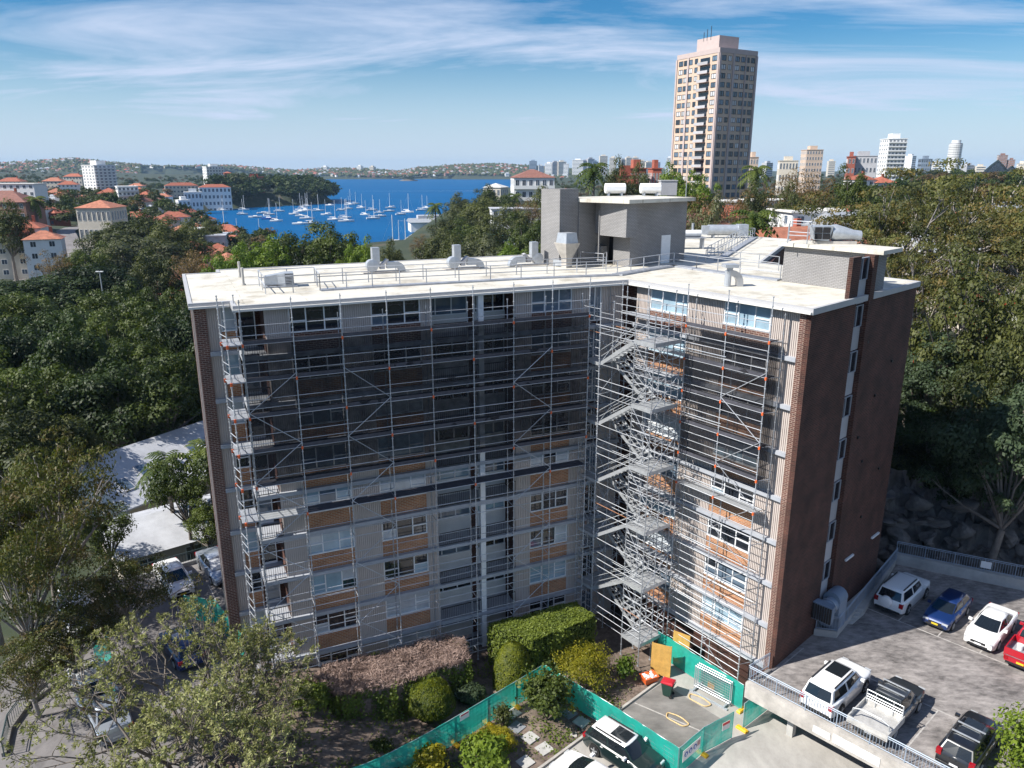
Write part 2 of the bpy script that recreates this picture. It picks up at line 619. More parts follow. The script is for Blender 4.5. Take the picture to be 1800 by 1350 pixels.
# ---- roof
def membrane():
    m, nt, b = newmat('roof_membrane')
    L = nt.links
    t = nt.nodes.new("ShaderNodeTexCoord")
    a = nt.nodes.new("ShaderNodeTexNoise")
    a.inputs["Scale"].default_value = 0.35
    a.inputs["Detail"].default_value = 8
    a.inputs["Roughness"].default_value = 0.7
    L.new(t.outputs["Object"], a.inputs["Vector"])
    r = nt.nodes.new("ShaderNodeValToRGB")
    r.color_ramp.elements[0].position = 0.30
    r.color_ramp.elements[0].color = (0.33, 0.29, 0.22, 1)
    r.color_ramp.elements[1].position = 0.50
    r.color_ramp.elements[1].color = (0.63, 0.60, 0.53, 1)
    L.new(a.outputs["Fac"], r.inputs[0])
    br = nt.nodes.new("ShaderNodeTexBrick")
    br.inputs["Scale"].default_value = 1.0
    br.inputs["Brick Width"].default_value = 7.0
    br.inputs["Row Height"].default_value = 1.0
    br.inputs["Mortar Size"].default_value = 0.025
    br.inputs["Color1"].default_value = (1, 1, 1, 1)
    br.inputs["Color2"].default_value = (0.93, 0.93, 0.92, 1)
    br.inputs["Mortar"].default_value = (0.72, 0.70, 0.66, 1)
    mp = nt.nodes.new("ShaderNodeMapping")
    mp.inputs["Rotation"].default_value = (0, 0, math.radians(-24))
    L.new(t.outputs["Object"], mp.inputs[0])
    L.new(mp.outputs[0], br.inputs["Vector"])
    mu = nt.nodes.new("ShaderNodeVectorMath")
    mu.operation = 'MULTIPLY'
    L.new(r.outputs[0], mu.inputs[0])
    L.new(br.outputs[0], mu.inputs[1])
    L.new(mu.outputs[0], b.inputs["Base Color"])
    b.inputs["Roughness"].default_value = 0.7
    bu = nt.nodes.new("ShaderNodeBump")
    bu.inputs["Strength"].default_value = 0.15
    L.new(a.outputs["Fac"], bu.inputs["Height"])
    L.new(bu.outputs[0], b.inputs["Normal"])
    return m


MT['roof'] = membrane()
rp = [W2(FM, -15.0, 1.8), W2(FM, -12.75, 1.8), W2(FM, -12.75, -0.1), cross(FM, -0.1, FR, -0.22), cross(FR, -0.22, FE, -0.16), W2(FE, 15.4, -0.16)] + \
     [(20.4, 62.6), (30.6, 84.2), (22.8, 92.4), (16.6, 80.2), W2(FM, 15.4, 17.4), W2(FM, -12.6, 17.4), W2(FM, -12.6, 15.8), W2(FM, -15.0, 15.8)]


def inset(poly, d):
    n = len(poly)
    a = sum(poly[i][0] * poly[(i + 1) % n][1] - poly[(i + 1) % n][0] * poly[i][1] for i in range(n))
    sgn = 1 if a > 0 else -1
    out = []
    for i in range(n):
        p0, p1, p2 = Vector(poly[i - 1]), Vector(poly[i]), Vector(poly[(i + 1) % n])
        e1, e2 = (p1 - p0).normalized(), (p2 - p1).normalized()
        n1, n2 = Vector((-e1.y, e1.x)) * sgn, Vector((-e2.y, e2.x)) * sgn
        k = 1 + n1.dot(n2)
        out.append(tuple(p1 + (n1 + n2) * (d / max(k, 0.3))))
    return out


MB().prism(rp, 34.26, 34.5).build('roof_slab', MT['fascia'], apt)
rim = MB()
for a, b in ((rp, inset(rp, 0.22)),):
    n = len(a)
    for i in range(n):
        j = (i + 1) % n
        rim.add([(*a[i], 34.502), (*a[j], 34.502), (*b[j], 34.502), (*b[i], 34.502), (*a[i], 34.62), (*a[j], 34.62), (*b[j], 34.62), (*b[i], 34.62)],
                [(0, 1, 5, 4), (4, 5, 6, 7), (2, 3, 7, 6)] if True else [])
rim.build('roof_edge_trim', MT['fascia'], apt)
MB().prism(inset(rp, 0.23), 34.503, 34.58).build('roof_membrane', MT['roof'], apt)
gut = MB()
for fr, s0, s1, y in ((FM, -12.8, 13.0, -0.12), (FM, -15.0, -12.8, 1.78), (FR, -13.2, 0.75, -0.24)):
    g = MB(fr)
    g.box(s0, s1, y - 0.14, y, 34.30, 34.42)
    g.build('gutter', MT['offwhite'], apt)


# ---- facade pieces
def ribbed(w, h, pitch=0.13):
    b = MB()
    n = max(2, int(round(w / pitch)))
    p = w / n
    prof = []
    for i in range(n):
        x = i * p
        prof += [(x, 0.0), (x + p * 0.35, 0.0), (x + p * 0.4, -0.055), (x + p * 0.95, -0.055)]
    prof.append((w, 0.0))
    k = len(prof)
    vs = [(x, y, 0) for x, y in prof] + [(x, y, h) for x, y in prof] + [(0, 0.08, 0), (w, 0.08, 0), (0, 0.08, h), (w, 0.08, h)]
    fs = [(i, i + 1, k + i + 1, k + i) for i in range(k - 1)]
    fs += [(2 * k, 0, k, 2 * k + 2), (k - 1, 2 * k + 1, 2 * k + 3, 2 * k - 1)]
    b.add(vs, fs)
    return b.mesh('cladding_panel', MT['clad'])


RIB = {}


def rib(fr, s0, s1, z, h, y=0.3):
    key = (round(s1 - s0, 2), round(h, 2))
    if key not in RIB:
        RIB[key] = ribbed(s1 - s0 - 0.01, h)
    put('cladding_panel', RIB[key], apt, fr @ T(s0 + 0.005, y, z))


WIN = {}
npanes = [0]


def window(parent, fr, s0, s1, z, h, y, lights, joined=False, mats=None, fmat='white', name='window', splits=(0, 2), tr=0.45):
    """a window: a frame with its own panes; outer lights are split by a transom"""
    w = s1 - s0
    key = (round(w, 2), round(h, 2), tuple(lights), fmat, splits, tr)
    if key not in WIN:
        b = MB()
        fw, d0, d1 = 0.075, -0.06, 0.05
        tot = sum(lights)
        xs = [0]
        for li in lights:
            xs.append(xs[-1] + li / tot * w)
        b.box(0, w, d0 - 0.05, d1, 0, fw)
        b.box(0, w, d0, d1, h - fw, h)
        for i, x in enumerate(xs):
            a0 = max(0, x - fw / 2 if 0 < i < len(xs) - 1 else (x if i == 0 else x - fw))
            b.box(a0, a0 + fw, d0 + 0.002, d1, fw, h - fw)
        rects = []
        for i in range(len(lights)):
            l = xs[i] + (fw if i == 0 else fw / 2)
            r = xs[i + 1] - (fw if i == len(lights) - 1 else fw / 2)
            if i in splits:
                b.box(l, r, d0 + 0.004, d1, h * tr - 0.035, h * tr + 0.035)
                rects += [(l, r, fw, h * tr - 0.035), (l, r, h * tr + 0.035, h - fw)]
            else:
                rects.append((l, r, fw, h - fw))
        WIN[key] = (b.mesh(name, MT[fmat]), rects, {})
    me, rects, pm = WIN[key]
    mw = fr @ T(s0, y, z)
    o = put(name, me, parent, mw)
    pool = mats or ['glass', 'glass', 'glass', 'glass', 'glass_mid', 'curtain', 'curtain_blue', 'curtain']
    style = rnd.choice(pool)
    if joined:
        b = MB()
        for (l, r, z0, z1) in rects:
            b.box(l, r, 0.0, 0.02, z0, z1)
        po = b.build('pane', MT[style], o, mw)
        return o
    for i, (l, r, z0, z1) in enumerate(rects):
        m = style
        if rnd.random() < 0.25:
            m = rnd.choice(pool)
        if (i, m) not in pm:
            b = MB()
            b.box(l, r, 0.0, 0.02, z0, z1)
            pm[(i, m)] = b.mesh('pane', MT[m])
        put('pane', pm[(i, m)], o, mw)
        npanes[0] += 1
    return o


def slab(fr, s0, s1, y0, y1, z1, t=0.25, mat_='ledge', name='ledge'):
    b = MB()
    b.box(0, s1 - s0, 0, y1 - y0, -t, 0)
    return b.build(name, MT[mat_], apt, fr @ T(s0, y0, z1))


def spandrel(fr, s0, s1, z, h, mat_='brick_tan', y=0.30):
    b = MB()
    b.box(0, s1 - s0, 0, 0.2, 0, h)
    return b.build('brick_panel', MT[mat_], apt, fr @ T(s0, y, z))


def balustrade(fr, s0, s1, y, z, h=1.0, m='black'):
    b = MB()
    w = s1 - s0
    b.box(0, w, -0.025, 0.025, h - 0.05, h)
    b.box(0, w, -0.02, 0.02, 0.08, 0.12)
    n = int(w / 0.13)
    for i in range(n + 1):
        x = i * w / n
        b.box(max(0, x - 0.01), x + 0.01, -0.01, 0.01, 0.12, h - 0.05)
    return b.build('balustrade', MT[m], apt, fr @ T(s0, y, z))


FLOORS_M = range(0, 9)
for f in FLOORS_M:
    z = Z0 - FH * f
    net = 1 <= f <= 3
    ph = FH - 0.25 if f else FH - 0.32
    wz, wh = z + 1.13, 1.52
    # long wing
    slab(FM, -11.1, -1.0, 0.0, 0.5, z)
    slab(FM, -1.0, 4.7, -0.05, 2.0, z, name='balcony_slab')
    slab(FM, 4.7, 13.0, 0.0, 0.5, z)
    slab(FM, -14.1, -12.5, 2.05, 2.6, z)
    slab(FM, -12.5, -11.1, 0.0, 2.6, z, name='balcony_slab')
    for s0, s1 in ((-11.1, -9.72), (-6.7, -4.88), (-1.76, -1.0), (4.7, 5.92), (8.98, 10.3)):
        rib(FM, s0, s1, z, ph)
    for s0, s1 in ((-9.72, -6.7), (-4.88, -1.76), (5.92, 8.98)):
        pool = None
        if f == 0:
            pool = ['glass', 'glass', 'glass_mid'] if s0 < 5 else ['glass_mid', 'curtain_blue', 'glass']
        if f == 4 and s0 == -4.88:
            pool = ['curtain', 'curtain', 'curtain_blue']
        if f == 5 and s0 == -9.72:
            pool = ['curtain_blue', 'curtain']
        if f == 7 and s0 > 5:
            pool = ['curtain_blue']
        window(apt, FM, s0, s1, wz, wh, 0.38, (1, 1.1, 1), net, pool)
        spandrel(FM, s0, s1, z, 1.12, 'brick_tan' if f else 'brick_col')
    # inner corner, next to the short wing
    window(apt, FM, 10.3, 11.3, wz - 0.9, wh + 0.9, 0.42, (1, 1), True, ['glass', 'glass_mid'], splits=(0,))
    rib(FM, 11.3, 13.0, z, ph, 0.36)
    # recessed balconies each side of the column
    for s0, s1 in ((-0.98, 2.0), (2.4, 4.68)):
        window(apt, FM, s0 + 0.05, s1 - 0.05, z + 1.15, 1.3, 1.92, (0.6, 1, 1), True, ['glass', 'glass_mid', 'curtain', 'curtain_blue'], splits=())
        b = MB()
        b.box(0, s1 - s0, 0, 0.1, 0, 1.14)
        b.build('balcony_wall', MT['offwhite'], apt, FM @ T(s0, 1.88, z))
        balustrade(FM, s0, s1, 0.06, z)
    b = MB()
    b.box(0, 0.36, 0, 0.36, 0, FH - 0.25)
    b.build('balcony_column', MT['white'], apt, FM @ T(2.02, 0.0, z))
    # recessed end bay
    rib(FM, -14.1, -13.35, z, ph, 2.34)
    window(apt, FM, -13.35, -12.45, wz, wh, 2.42, (1,), True, ['glass', 'curtain_blue', 'curtain'], splits=(0,))
    spandrel(FM, -13.35, -12.45, z, 1.12, y=2.34)
    b = MB()
    b.box(0, 0.06, -0.04, 0.06, 0, 2.3).box(0.84, 0.9, -0.04, 0.06, 0, 2.3).box(0.06, 0.84, -0.04, 0.06, 2.2, 2.3).box(0.06, 0.84, -0.04, 0.06, 0, 0.14)
    d = b.build('balcony_door', MT['white'], apt, FM @ T(-12.3, 2.5, z))
    MB().box(0.06, 0.84, -0.005, 0.015, 0.14, 2.2).build('pane', MT[rnd.choice(['glass', 'glass_mid'])], d, FM @ T(-12.3, 2.5, z))
    balustrade(FM, -12.45, -11.12, 0.06, z)
    if f < 8:
        # short wing
        slab(FR, -13.05, -0.12, 0.0, 0.5, z)
        for s0, s1 in ((-13.0, -11.75), (-8.38, -5.55), (-2.18, -0.12)):
            rib(FR, s0, s1, z, ph)
        for s0, s1 in ((-11.75, -8.38), (-5.55, -2.18)):
            pool = ['curtain_blue', 'glass_mid', 'curtain'] if f == 0 else None
            window(apt, FR, s0, s1, wz, wh, 0.38, (1, 1.1, 1), net or (s0 < -10), pool)
            spandrel(FR, s0, s1, z, 1.12, 'brick_tan' if f else 'brick_col')

# piers and end walls of brick
b = MB()
b.box(0, 0.62, 0, 0.5, 0, 34.22 - 11.0)
b.build('brick_pier', MT['brick_col'], apt, FR @ T(-0.12, 0.02, 11.0))
b = MB()
b.box(0, 0.64, 0, 0.5, 0, 34.22 - 8.0)
b.build('brick_pier', MT['brick_col'], apt, FM @ T(-14.74, 2.1, 8.0))
b = MB()
b.box(0, 0.24, 0.5, 13.2, 0, 34.22 - 7)
b.build('end_wall', MT['brick_dark'], apt, FM @ T(-14.74, 2.1, 7))
for s in (3.0, 8.0):
    MB().box(-0.05, 0, 0, 0.35, 0, 26).build('pale_wall_strip', MT['offwhite'], apt, FM @ T(-14.75, 2.1 + s - 2.3, 8.2))
for s0, s1, zt in ((0.02, 5.72, 34.22), (7.55, 15.2, 34.22)):
    b = MB()
    b.box(0, s1 - s0, 0, 0.3, 0, zt - 9.0)
    b.build('end_wall', MT['brick_dark'], apt, FE @ T(s0, 0.02 if s0 < 1 else -0.02, 9.0))
b = MB()
b.box(0, 0.62, 0, 0.6, 0, 37.0 - 9)
b.build('brick_fin', MT['brick_dark'], apt, FE @ T(6.93, -0.22, 9))
# glazed stair strip
for k in range(0, 9):
    zt = 37.0 - 0.05 - k * 2.9
    m = FE @ T(5.74, 0.1, 0)
    o = MB().box(0, 1.17, 0.0, 0.2, zt - 2.85, zt - 1.42).build('stair_panel', MT['wall_grey'], apt, m)
    zb = zt - 1.40
    w = MB()
    for x0, x1 in ((0, 0.05), (0.30, 0.35), (1.12, 1.17)):
        w.box(x0, x1, -0.06, 0.05, zb, zt - 0.04)
    w.box(0.05, 1.12, -0.055, 0.05, zb, zb + 0.05).box(0.05, 1.12, -0.055, 0.05, zt - 0.08, zt - 0.04)
    wo = w.build('stair_window', MT['ledge'], apt, m)
    MB().box(0.05, 1.12, 0.0, 0.02, zb + 0.05, zt - 0.08).build('pane', MT['glass'], wo, m)
# small fittings on the end wall
for s, zz_ in ((9.0, 15.9), (13.3, 15.9)):
    MB().box(0, 1.25, -0.12, 0, 0, 0.14).build('wall_light', MT['white'], apt, FE @ T(s, -0.03, zz_ - (0.0 if s > 10 else 0.2)))
for s, zz_ in ((7.9, 31.5), (10.3, 27.5), (12.4, 29.5), (9.6, 23.0), (12.8, 21.6), (8.4, 25.0), (10.8, 18.5)):
    MB().box(-0.08, 0.08, -0.1, 0, -0.08, 0.08).build('wall_vent', MT['black'], apt, FE @ T(s, -0.03, zz_))

# stair head at the end of the short wing
sh = [W2(FR, -6.8, 7.9), cross(FR, 7.9, FE, 0.3), W2(FE, 7.6, 0.3), W2(FR, -6.8, 10.1)]
sh[2] = cross(FR, 10.1, FE, 0.3)
b = MB(FR.inverted())
b.prism(sh, 34.585, 37.0)
b.build('stair_head_wall', MT['brick_grey'], apt, FR)
b = MB()
b.box(0, 1.16, 0, 0.25, 0, 2.42)
b.build('stair_head_end', MT['brick_dark'], apt, FE @ T(4.55, 0.02, 34.6))
cap = [W2(FR, -7.05, 7.5), cross(FR, 7.5, FE, -0.5), cross(FR, 10.4, FE, -0.5), W2(FR, -7.05, 10.4)]
MB().prism(cap, 37.0, 37.25).build('stair_head_roof', MT['roof'], apt)

# lift motor room on the middle of the roof (walls of painted brick)
PR = FR


def pent(name, s0, s1, y0, y1, z0, z1, m='brick_grey'):
    b = MB()
    b.box(0, s1 - s0, 0, y1 - y0, 0, z1 - z0)
    return b.build(name, MT[m], apt, PR @ T(s0, y0, z0))


def RL(px, py, z):
    p = FR.inverted() @ G(px, py, z)
    return p.x, p.y



pent('motor_room_stack', -24.5, -22.2, 0.9, 2.8, 34.584, 40.5)
pent('motor_room_wall', -24.45, -22.1, 2.8, 11.5, 34.582, 39.5)
pent('motor_room_wall', -20.6, -18.72, 5.2, 11.6, 34.583, 39.49)
pent('motor_room_wall', -22.1, -20.6, 6.2, 11.55, 34.585, 39.48, 'dark')
pent('motor_room_overhang', -20.9, -18.0, 3.98, 5.2, 36.95, 39.47)
pent('motor_room_overhang', -22.1, -20.9, 4.6, 6.2, 37.0, 39.46)
rf = [W2(PR, *q) for q in ((-24.7, 2.85), (-22.6, 2.85), (-22.0, 2.7), (-17.5, 3.7), (-18.2, 12.0), (-24.7, 12.0))]
MB().prism(rf, 39.5, 39.78).build('motor_room_roof', MT['roof'], apt)
pent('low_wall', -22.1, -21.5, 4.7, 5.4, 34.586, 36.0)
d = pent('motor_room_door', -18.715, -18.66, 8.7, 9.75, 34.6, 36.85, 'white')
pent('downpipe', -20.99, -20.91, 3.9, 4.0, 34.7, 38.9)

# ------------------------------------------------------------------ things standing on the roof
RZ_ = 34.585
m = GY(1080, 335, 64.0)
for px, lab in ((1081, 'white octagonal tank lying on the motor room roof, the one nearer the brick stack'), (1143, 'white octagonal tank lying on the motor room roof, the one nearer the aerial')):
    c = GY(px, 336, 66.5)
    t = thing('roof_tank', lab, 'tank', T(c.x, 66.5, 39.79) @ RZ(math.radians(3)) @ S(0.92, 0.8, 0.74), 'tanks on the motor room roof')
    b = MB()
    ring = lambda x, r: [(x, r * math.cos(math.pi / 8 + k * math.pi / 4), 0.85 + r * math.sin(math.pi / 8 + k * math.pi / 4)) for k in range(8)]
    b.loft([ring(-0.95, 0.5), ring(-0.9, 0.6), ring(0.9, 0.6), ring(0.95, 0.5)])
    b.build('tank_body', MT['white'], t, WM[t.name])
    for x in (-0.6, 0.6):
        MB().box(x - 0.06, x + 0.06, -0.45, 0.45, 0.0, 0.36).build('saddle', MT['galv_light'], t, WM[t.name])
c = GY(1173, 340, 68.5)
t = put('roof_vent_box', MB().box(-0.7, 0.7, -0.6, 0.6, 0, 1.2).box(-0.75, 0.75, -0.65, 0.65, 1.2, 1.28).mesh('roof_vent_box', MT['wall_grey']), None, T(c.x, 68.5, 39.79))
tag(t, 'grey box beside the white tanks on the motor room roof', 'vent')
# aerial mast
b_ = G(1199, 452, 34.6)
t = thing('aerial_mast', 'thin tall aerial mast beside the grey motor room', 'aerial', T(b_.x, b_.y, RZ_))
MB().tube((0, 0, 0), (0, 0, 8.6), 0.05, 6, 0.03).build('mast', MT['galv'], t, WM[t.name])
for z in (7.4, 8.0, 8.4):
    MB().tube((-0.5, 0, z), (0.5, 0, z), 0.02, 5).build('antenna_bar', MT['galv'], t, WM[t.name])


def fan(px, py, lab, flip=1, yaw=0.0):
    p = G(px, py, RZ_)
    t = thing('roof_exhaust_fan', lab, 'exhaust fan', T(p.x, p.y, RZ_) @ RZ(A_M + yaw) @ S(0.86), 'exhaust fans along the long roof')
    mw = WM[t.name]
    MB().box(-1.2, 2.0, -0.5, 0.5, 0.0, 0.08).build('plinth', MT['conc_light'], t, mw)
    MB().box(-0.32, 0.32, -0.3, 0.3, 1.0, 2.15).box(-0.3, 0.3, -0.28, 0.28, 0.5, 1.0).build('outlet_duct', MT['galv_light'], t, mw)
    b = MB()
    n = 20
    ring = lambda y, r: [(-0.35 + r * math.cos(2 * math.pi * k / n), y, 0.62 + r * math.sin(2 * math.pi * k / n)) for k in range(n)]
    b.loft([ring(-0.34, 0.45), ring(-0.32, 0.52), ring(0.32, 0.52), ring(0.34, 0.45)])
    b.build('fan_housing', MT['galv_light'], t, mw, True, 40)
    mm = MB()
    mm.box(0.35, 0.75, -0.22, 0.22, 0.3, 0.75).add([(0.5, -0.25, 0.75), (0.95, -0.25, 1.15), (0.95, 0.25, 1.15), (0.5, 0.25, 0.75), (0.75, -0.25, 0.7), (1.15, -0.25, 1.05), (1.15, 0.25, 1.05), (0.75, 0.25, 0.7)],
            [(0, 1, 2, 3), (7, 6, 5, 4), (0, 4, 5, 1), (1, 5, 6, 2), (2, 6, 7, 3), (3, 7, 4, 0)])
    mm.build('motor', MT['wall_grey'], t, mw)
    b = MB()
    rings = []
    for k in range(7):
        a = k / 6 * math.pi / 2
        cx_, cz = 1.75 + 0.55 * math.sin(a), 0.05 + 0.55 * math.cos(a)
        dx, dz = math.sin(a), math.cos(a)
        r = 0.28
        rings.append([(cx_ + r * dx, -r, cz + r * dz), (cx_ + r * dx, r, cz + r * dz), (cx_ - r * dx, r, cz - r * dz), (cx_ - r * dx, -r, cz - r * dz)])
    b.box(0.95, 1.75, -0.28, 0.28, 0.32, 0.88)
    b.loft(rings)
    b.build('inlet_duct', MT['galv_light'], t, mw)
    return t


fan(661, 479, 'zinc exhaust fan with square outlet duct, nearest the roof air conditioner')
fan(803, 473, 'zinc exhaust fan with square outlet duct, middle one along the long roof')
f3 = fan(938, 466, 'zinc exhaust fan with curved duct beside the tall grey brick stack', yaw=math.pi)
# air handling unit on its grating inside a guard rail
p = G(497, 503, RZ_)
t = thing('roof_air_conditioner', 'box shaped roof air conditioner with dark intake louvre inside a guard rail', 'air conditioner', T(p.x, p.y, RZ_) @ RZ(A_M - 0.1) @ S(0.72))
mw = WM[t.name]
b = MB()
b.loft([[(-1.5, -0.5, 0.25), (-1.5, 0.5, 0.25), (-1.5, 0.5, 1.0), (-1.5, -0.5, 1.0)], [(-0.4, -0.55, 0.2), (-0.4, 0.55, 0.2), (-0.4, 0.55, 1.15), (-0.4, -0.55, 1.15)], [(0.2, -0.75, 0.15), (0.2, 0.75, 0.15), (0.2, 0.75, 1.25), (0.2, -0.75, 1.25)], [(1.0, -0.75, 0.15), (1.0, 0.75, 0.15), (1.0, 0.75, 1.25), (1.0, -0.75, 1.25)]])
b.build('casing', MT['galv_light'], t, mw)
lv = MB()
for k in range(7):
    z = 0.28 + k * 0.13
    lv.box(0.28, 0.92, -0.80, -0.755, z, z + 0.06)
lv.build('louvre', MT['galv'], t, mw)
MB().box(0.26, 0.94, -0.765, -0.752, 0.22, 1.18).build('intake', MT['dark'], t, mw)
MB().box(-1.7, 1.3, -0.9, 0.9, 0.02, 0.13).build('grating', MT['plank'], t, mw)
for px, py, h, lab in ((422, 487, 1.1, 'short grey vent pipe standing on the roof, the farther of a pair'), (428, 501, 1.15, 'short grey vent pipe standing on the roof, the nearer of a pair')):
    p = G(px, py, RZ_)
    t = put('vent_pipe', MB().tube((0, 0, 0), (0, 0, h), 0.09, 10).tube((0, 0, 0), (0, 0, 0.08), 0.16, 10).mesh('vent_pipe', MT['conc'], True, 40), None, T(*p))
    tag(t, lab, 'pipe')

# tall square cowl at the foot of the stack
p = G(996, 470, RZ_)
t = thing('exhaust_cowl', 'large zinc exhaust cowl flaring upward at the foot of the grey brick stack', 'exhaust cowl', T(p.x, p.y, RZ_) @ RZ(A_R) @ S(0.85))
mw = WM[t.name]
sq = lambda r, z, o=0: [(-r + o, -r, z), (r + o, -r, z), (r + o, r, z), (-r + o, r, z)]
MB().loft([sq(0.35, 0), sq(0.35, 0.8), sq(0.85, 2.2), sq(0.85, 2.25)]).build('funnel', MT['conc_light'], t, mw)
MB().loft([sq(0.72, 2.25), sq(0.6, 3.15)]).build('outlet', MT['galv_light'], t, mw)
MB().box(-1.6, -0.36, -0.3, 0.3, 0.05, 0.6).build('duct', MT['galv_light'], t, mw)
# bent flue on the short wing roof
p = G(1290, 503, RZ_)
t = thing('bent_flue', 'shiny bent flue with flat cap standing on the short wing roof', 'flue', T(p.x, p.y, RZ_) @ RZ(0.1))
mw = WM[t.name]
b = MB()
rings = []
for k in range(8):
    a = k / 7 * math.radians(115)
    c, sn = math.cos(a), math.sin(a)
    R_, r = 0.62, 0.2
    cx_, cz = 0.35 - R_ + R_ * c, 0.25 + R_ * sn
    rings.append([(cx_ + r * c, -r, cz + r * sn), (cx_ + r * c, r, cz + r * sn), (cx_ - r * c, r, cz - r * sn), (cx_ - r * c, -r, cz - r * sn)])
b.loft([[(0.55, -0.2, 0), (0.55, 0.2, 0), (0.15, 0.2, 0), (0.15, -0.2, 0)]] + rings)
b.build('bent_duct', MT['rim'], t, mw)
MB().tube((-0.45, 0, 0.0), (-0.45, 0, 1.05), 0.22, 12).build('stub', MT['galv_light'], t, mw)
MB().box(-0.8, 0.1, -0.4, 0.4, 1.25, 1.45).box(-0.5, -0.2, -0.15, 0.15, 1.05, 1.25).build('cap', MT['galv_light'], t, mw)


def rail_run(name, label, pts, z, h=1.05, step=2.2, cat='guard rail', m='galv', mids=(0.55,), r=0.03, bars=0, kerb=None, group=None, zf=None):
    """posts and rails along a line of ground points"""
    pts = [Vector((p[0], p[1], (p[2] if len(p) > 2 else z))) for p in pts]
    t = thing(name, label, cat, T(*pts[0]), group)
    posts = []
    for a, b_ in zip(pts, pts[1:]):
        n = max(1, int(round((b_ - a).length / step)))
        for k in range(n + 1):
            q = a.lerp(b_, k / n)
            if not posts or (posts[-1] - q).length > 0.2:
                posts.append(q)
    for q in posts:
        tube_part(t, 'post', q, q + Vector((0, 0, h)), r * 1.15, m)
    for a, b_ in zip(pts, pts[1:]):
        for zz_ in (h,) + tuple(mids):
            tube_part(t, 'rail', a + Vector((0, 0, zz_)), b_ + Vector((0, 0, zz_)), r, m)
        if bars:
            n = int((b_ - a).length / bars)
            d = (b_ - a) / max(n, 1)
            for k in range(1, n):
                q = a + d * k
                tube_part(t, 'bar', q + Vector((0, 0, mids[-1])), q + Vector((0, 0, h)), 0.013, m, 4)
        if kerb:
            d = (b_ - a).normalized()
            w = Vector((-d.y, d.x, 0)) * kerb[0]
            k0, k1 = (a, b_)
            MB().add([k0 - w, k1 - w, k1 + w, k0 + w, k0 - w + Vector((0, 0, kerb[1])), k1 - w + Vector((0, 0, kerb[1])), k1 + w + Vector((0, 0, kerb[1])), k0 + w + Vector((0, 0, kerb[1]))],
                     [(3, 2, 1, 0), (4, 5, 6, 7), (0, 1, 5, 4), (1, 2, 6, 5), (2, 3, 7, 6), (3, 0, 4, 7)]).build('walkway', MT['plank'], t)
    return t


TUBE = {}


def tube_part(parent, name, p, q, r, m='galv', n=6):
    key = (m, n)
    if key not in TUBE:
        TUBE[key] = MB().tube((0, 0, 0), (0, 0, 1), 1, n).mesh('tube', MT[m])
    d = Vector(q) - Vector(p)
    rot = d.to_track_quat('Z', 'Y').to_matrix().to_4x4()
    return put(name, TUBE[key], parent, T(*p) @ rot @ S(r, r, d.length))


g = lambda x, y: G(x, y, RZ_)
rail_run('roof_guard_rail', 'galvanised guard rail enclosing the roof air conditioner platform', [g(456, 503), g(467, 517), g(563, 511), g(554, 497), g(456, 503)], RZ_)
rail_run('roof_guard_rail', 'long galvanised guard rail and walkway along the front of the long roof', [g(563, 511), g(655, 505), g(750, 500), g(916, 491), g(1085, 484)], RZ_, kerb=(0.3, 0.1))
rail_run('roof_guard_rail', 'second galvanised rail running just behind the roof walkway', [g(557, 501), g(648, 496), g(744, 491), g(908, 483), g(1065, 477)], RZ_)
rail_run('roof_guard_rail', 'galvanised rail with walkway passing the motor room door', [g(1085, 484), g(1131, 476), g(1184, 468), g(1224, 474)], RZ_, kerb=(0.45, 0.12))
rail_run('roof_guard_rail', 'galvanised rail with walkway between the motor room and the stair head', [g(1224, 474), g(1300, 485), g(1371, 493)], RZ_, kerb=(0.4, 0.1))
rail_run('roof_guard_rail', 'short galvanised rail beside the recess in the motor room', [g(1020, 466), g(1060, 470), g(1066, 466)], RZ_)
rail_run('roof_guard_rail', 'galvanised rail on the far side of the walkway by the ramp', [g(1240, 462), g(1300, 467), g(1368, 476)], RZ_)
# walkway with handrails over the rear wing
rail_run('roof_guard_rail', 'galvanised walkway rail running out along the rear wing roof, nearer side', [g(1262, 458), g(1290, 440), g(1326, 418)], RZ_, step=1.9, kerb=(0.35, 0.1))
rail_run('roof_guard_rail', 'galvanised walkway rail running out along the rear wing roof, farther side', [g(1243, 455), g(1272, 438), g(1308, 416)], RZ_, step=1.9)
rail_run('roof_guard_rail', 'galvanised rail across the far end of the rear wing roof', [g(1262, 416), g(1326, 418)], RZ_, step=1.9)
# ducts on the rear wing
p = G(1275, 418, RZ_)
t = thing('roof_duct', 'fat round zinc duct lying on the rear wing roof', 'duct', T(p.x, p.y, RZ_) @ S(0.78))
mw = WM[t.name]
MB().tube((-2.6, 0, 1.1), (1.6, 0, 1.1), 0.75, 16).build('duct_body', MT['galv_light'], t, mw, True, 40)
MB().box(1.6, 3.0, -0.8, 0.8, 0.3, 1.9).box(-3.4, -2.6, -0.6, 0.6, 0.5, 1.7).build('duct_end', MT['galv_light'], t, mw)
for x in (-1.8, 1.0):
    MB().box(x - 0.1, x + 0.1, -0.6, 0.6, 0, 0.4).build('saddle', MT['galv'], t, mw)
p = G(1212, 437, RZ_)
t = thing('roof_plant_unit', 'low white plant unit with pipes on the rear wing roof beside the motor room', 'plant unit', T(p.x, p.y, RZ_) @ RZ(0.1))
mw = WM[t.name]
MB().box(-1.4, 1.4, -0.6, 0.6, 1.0, 1.1).build('platform', MT['galv'], t, mw)
MB().tube((-1.1, 0, 1.45), (1.0, 0, 1.45), 0.33, 12).build('drum', MT['white'], t, mw, True, 40)
MB().tube((-0.6, 0.3, 1.1), (-0.6, 0.3, 3.0), 0.16, 8).tube((0.3, 0.3, 1.1), (0.3, 0.3, 2.4), 0.12, 8).build('pipe', MT['galv_light'], t, mw)
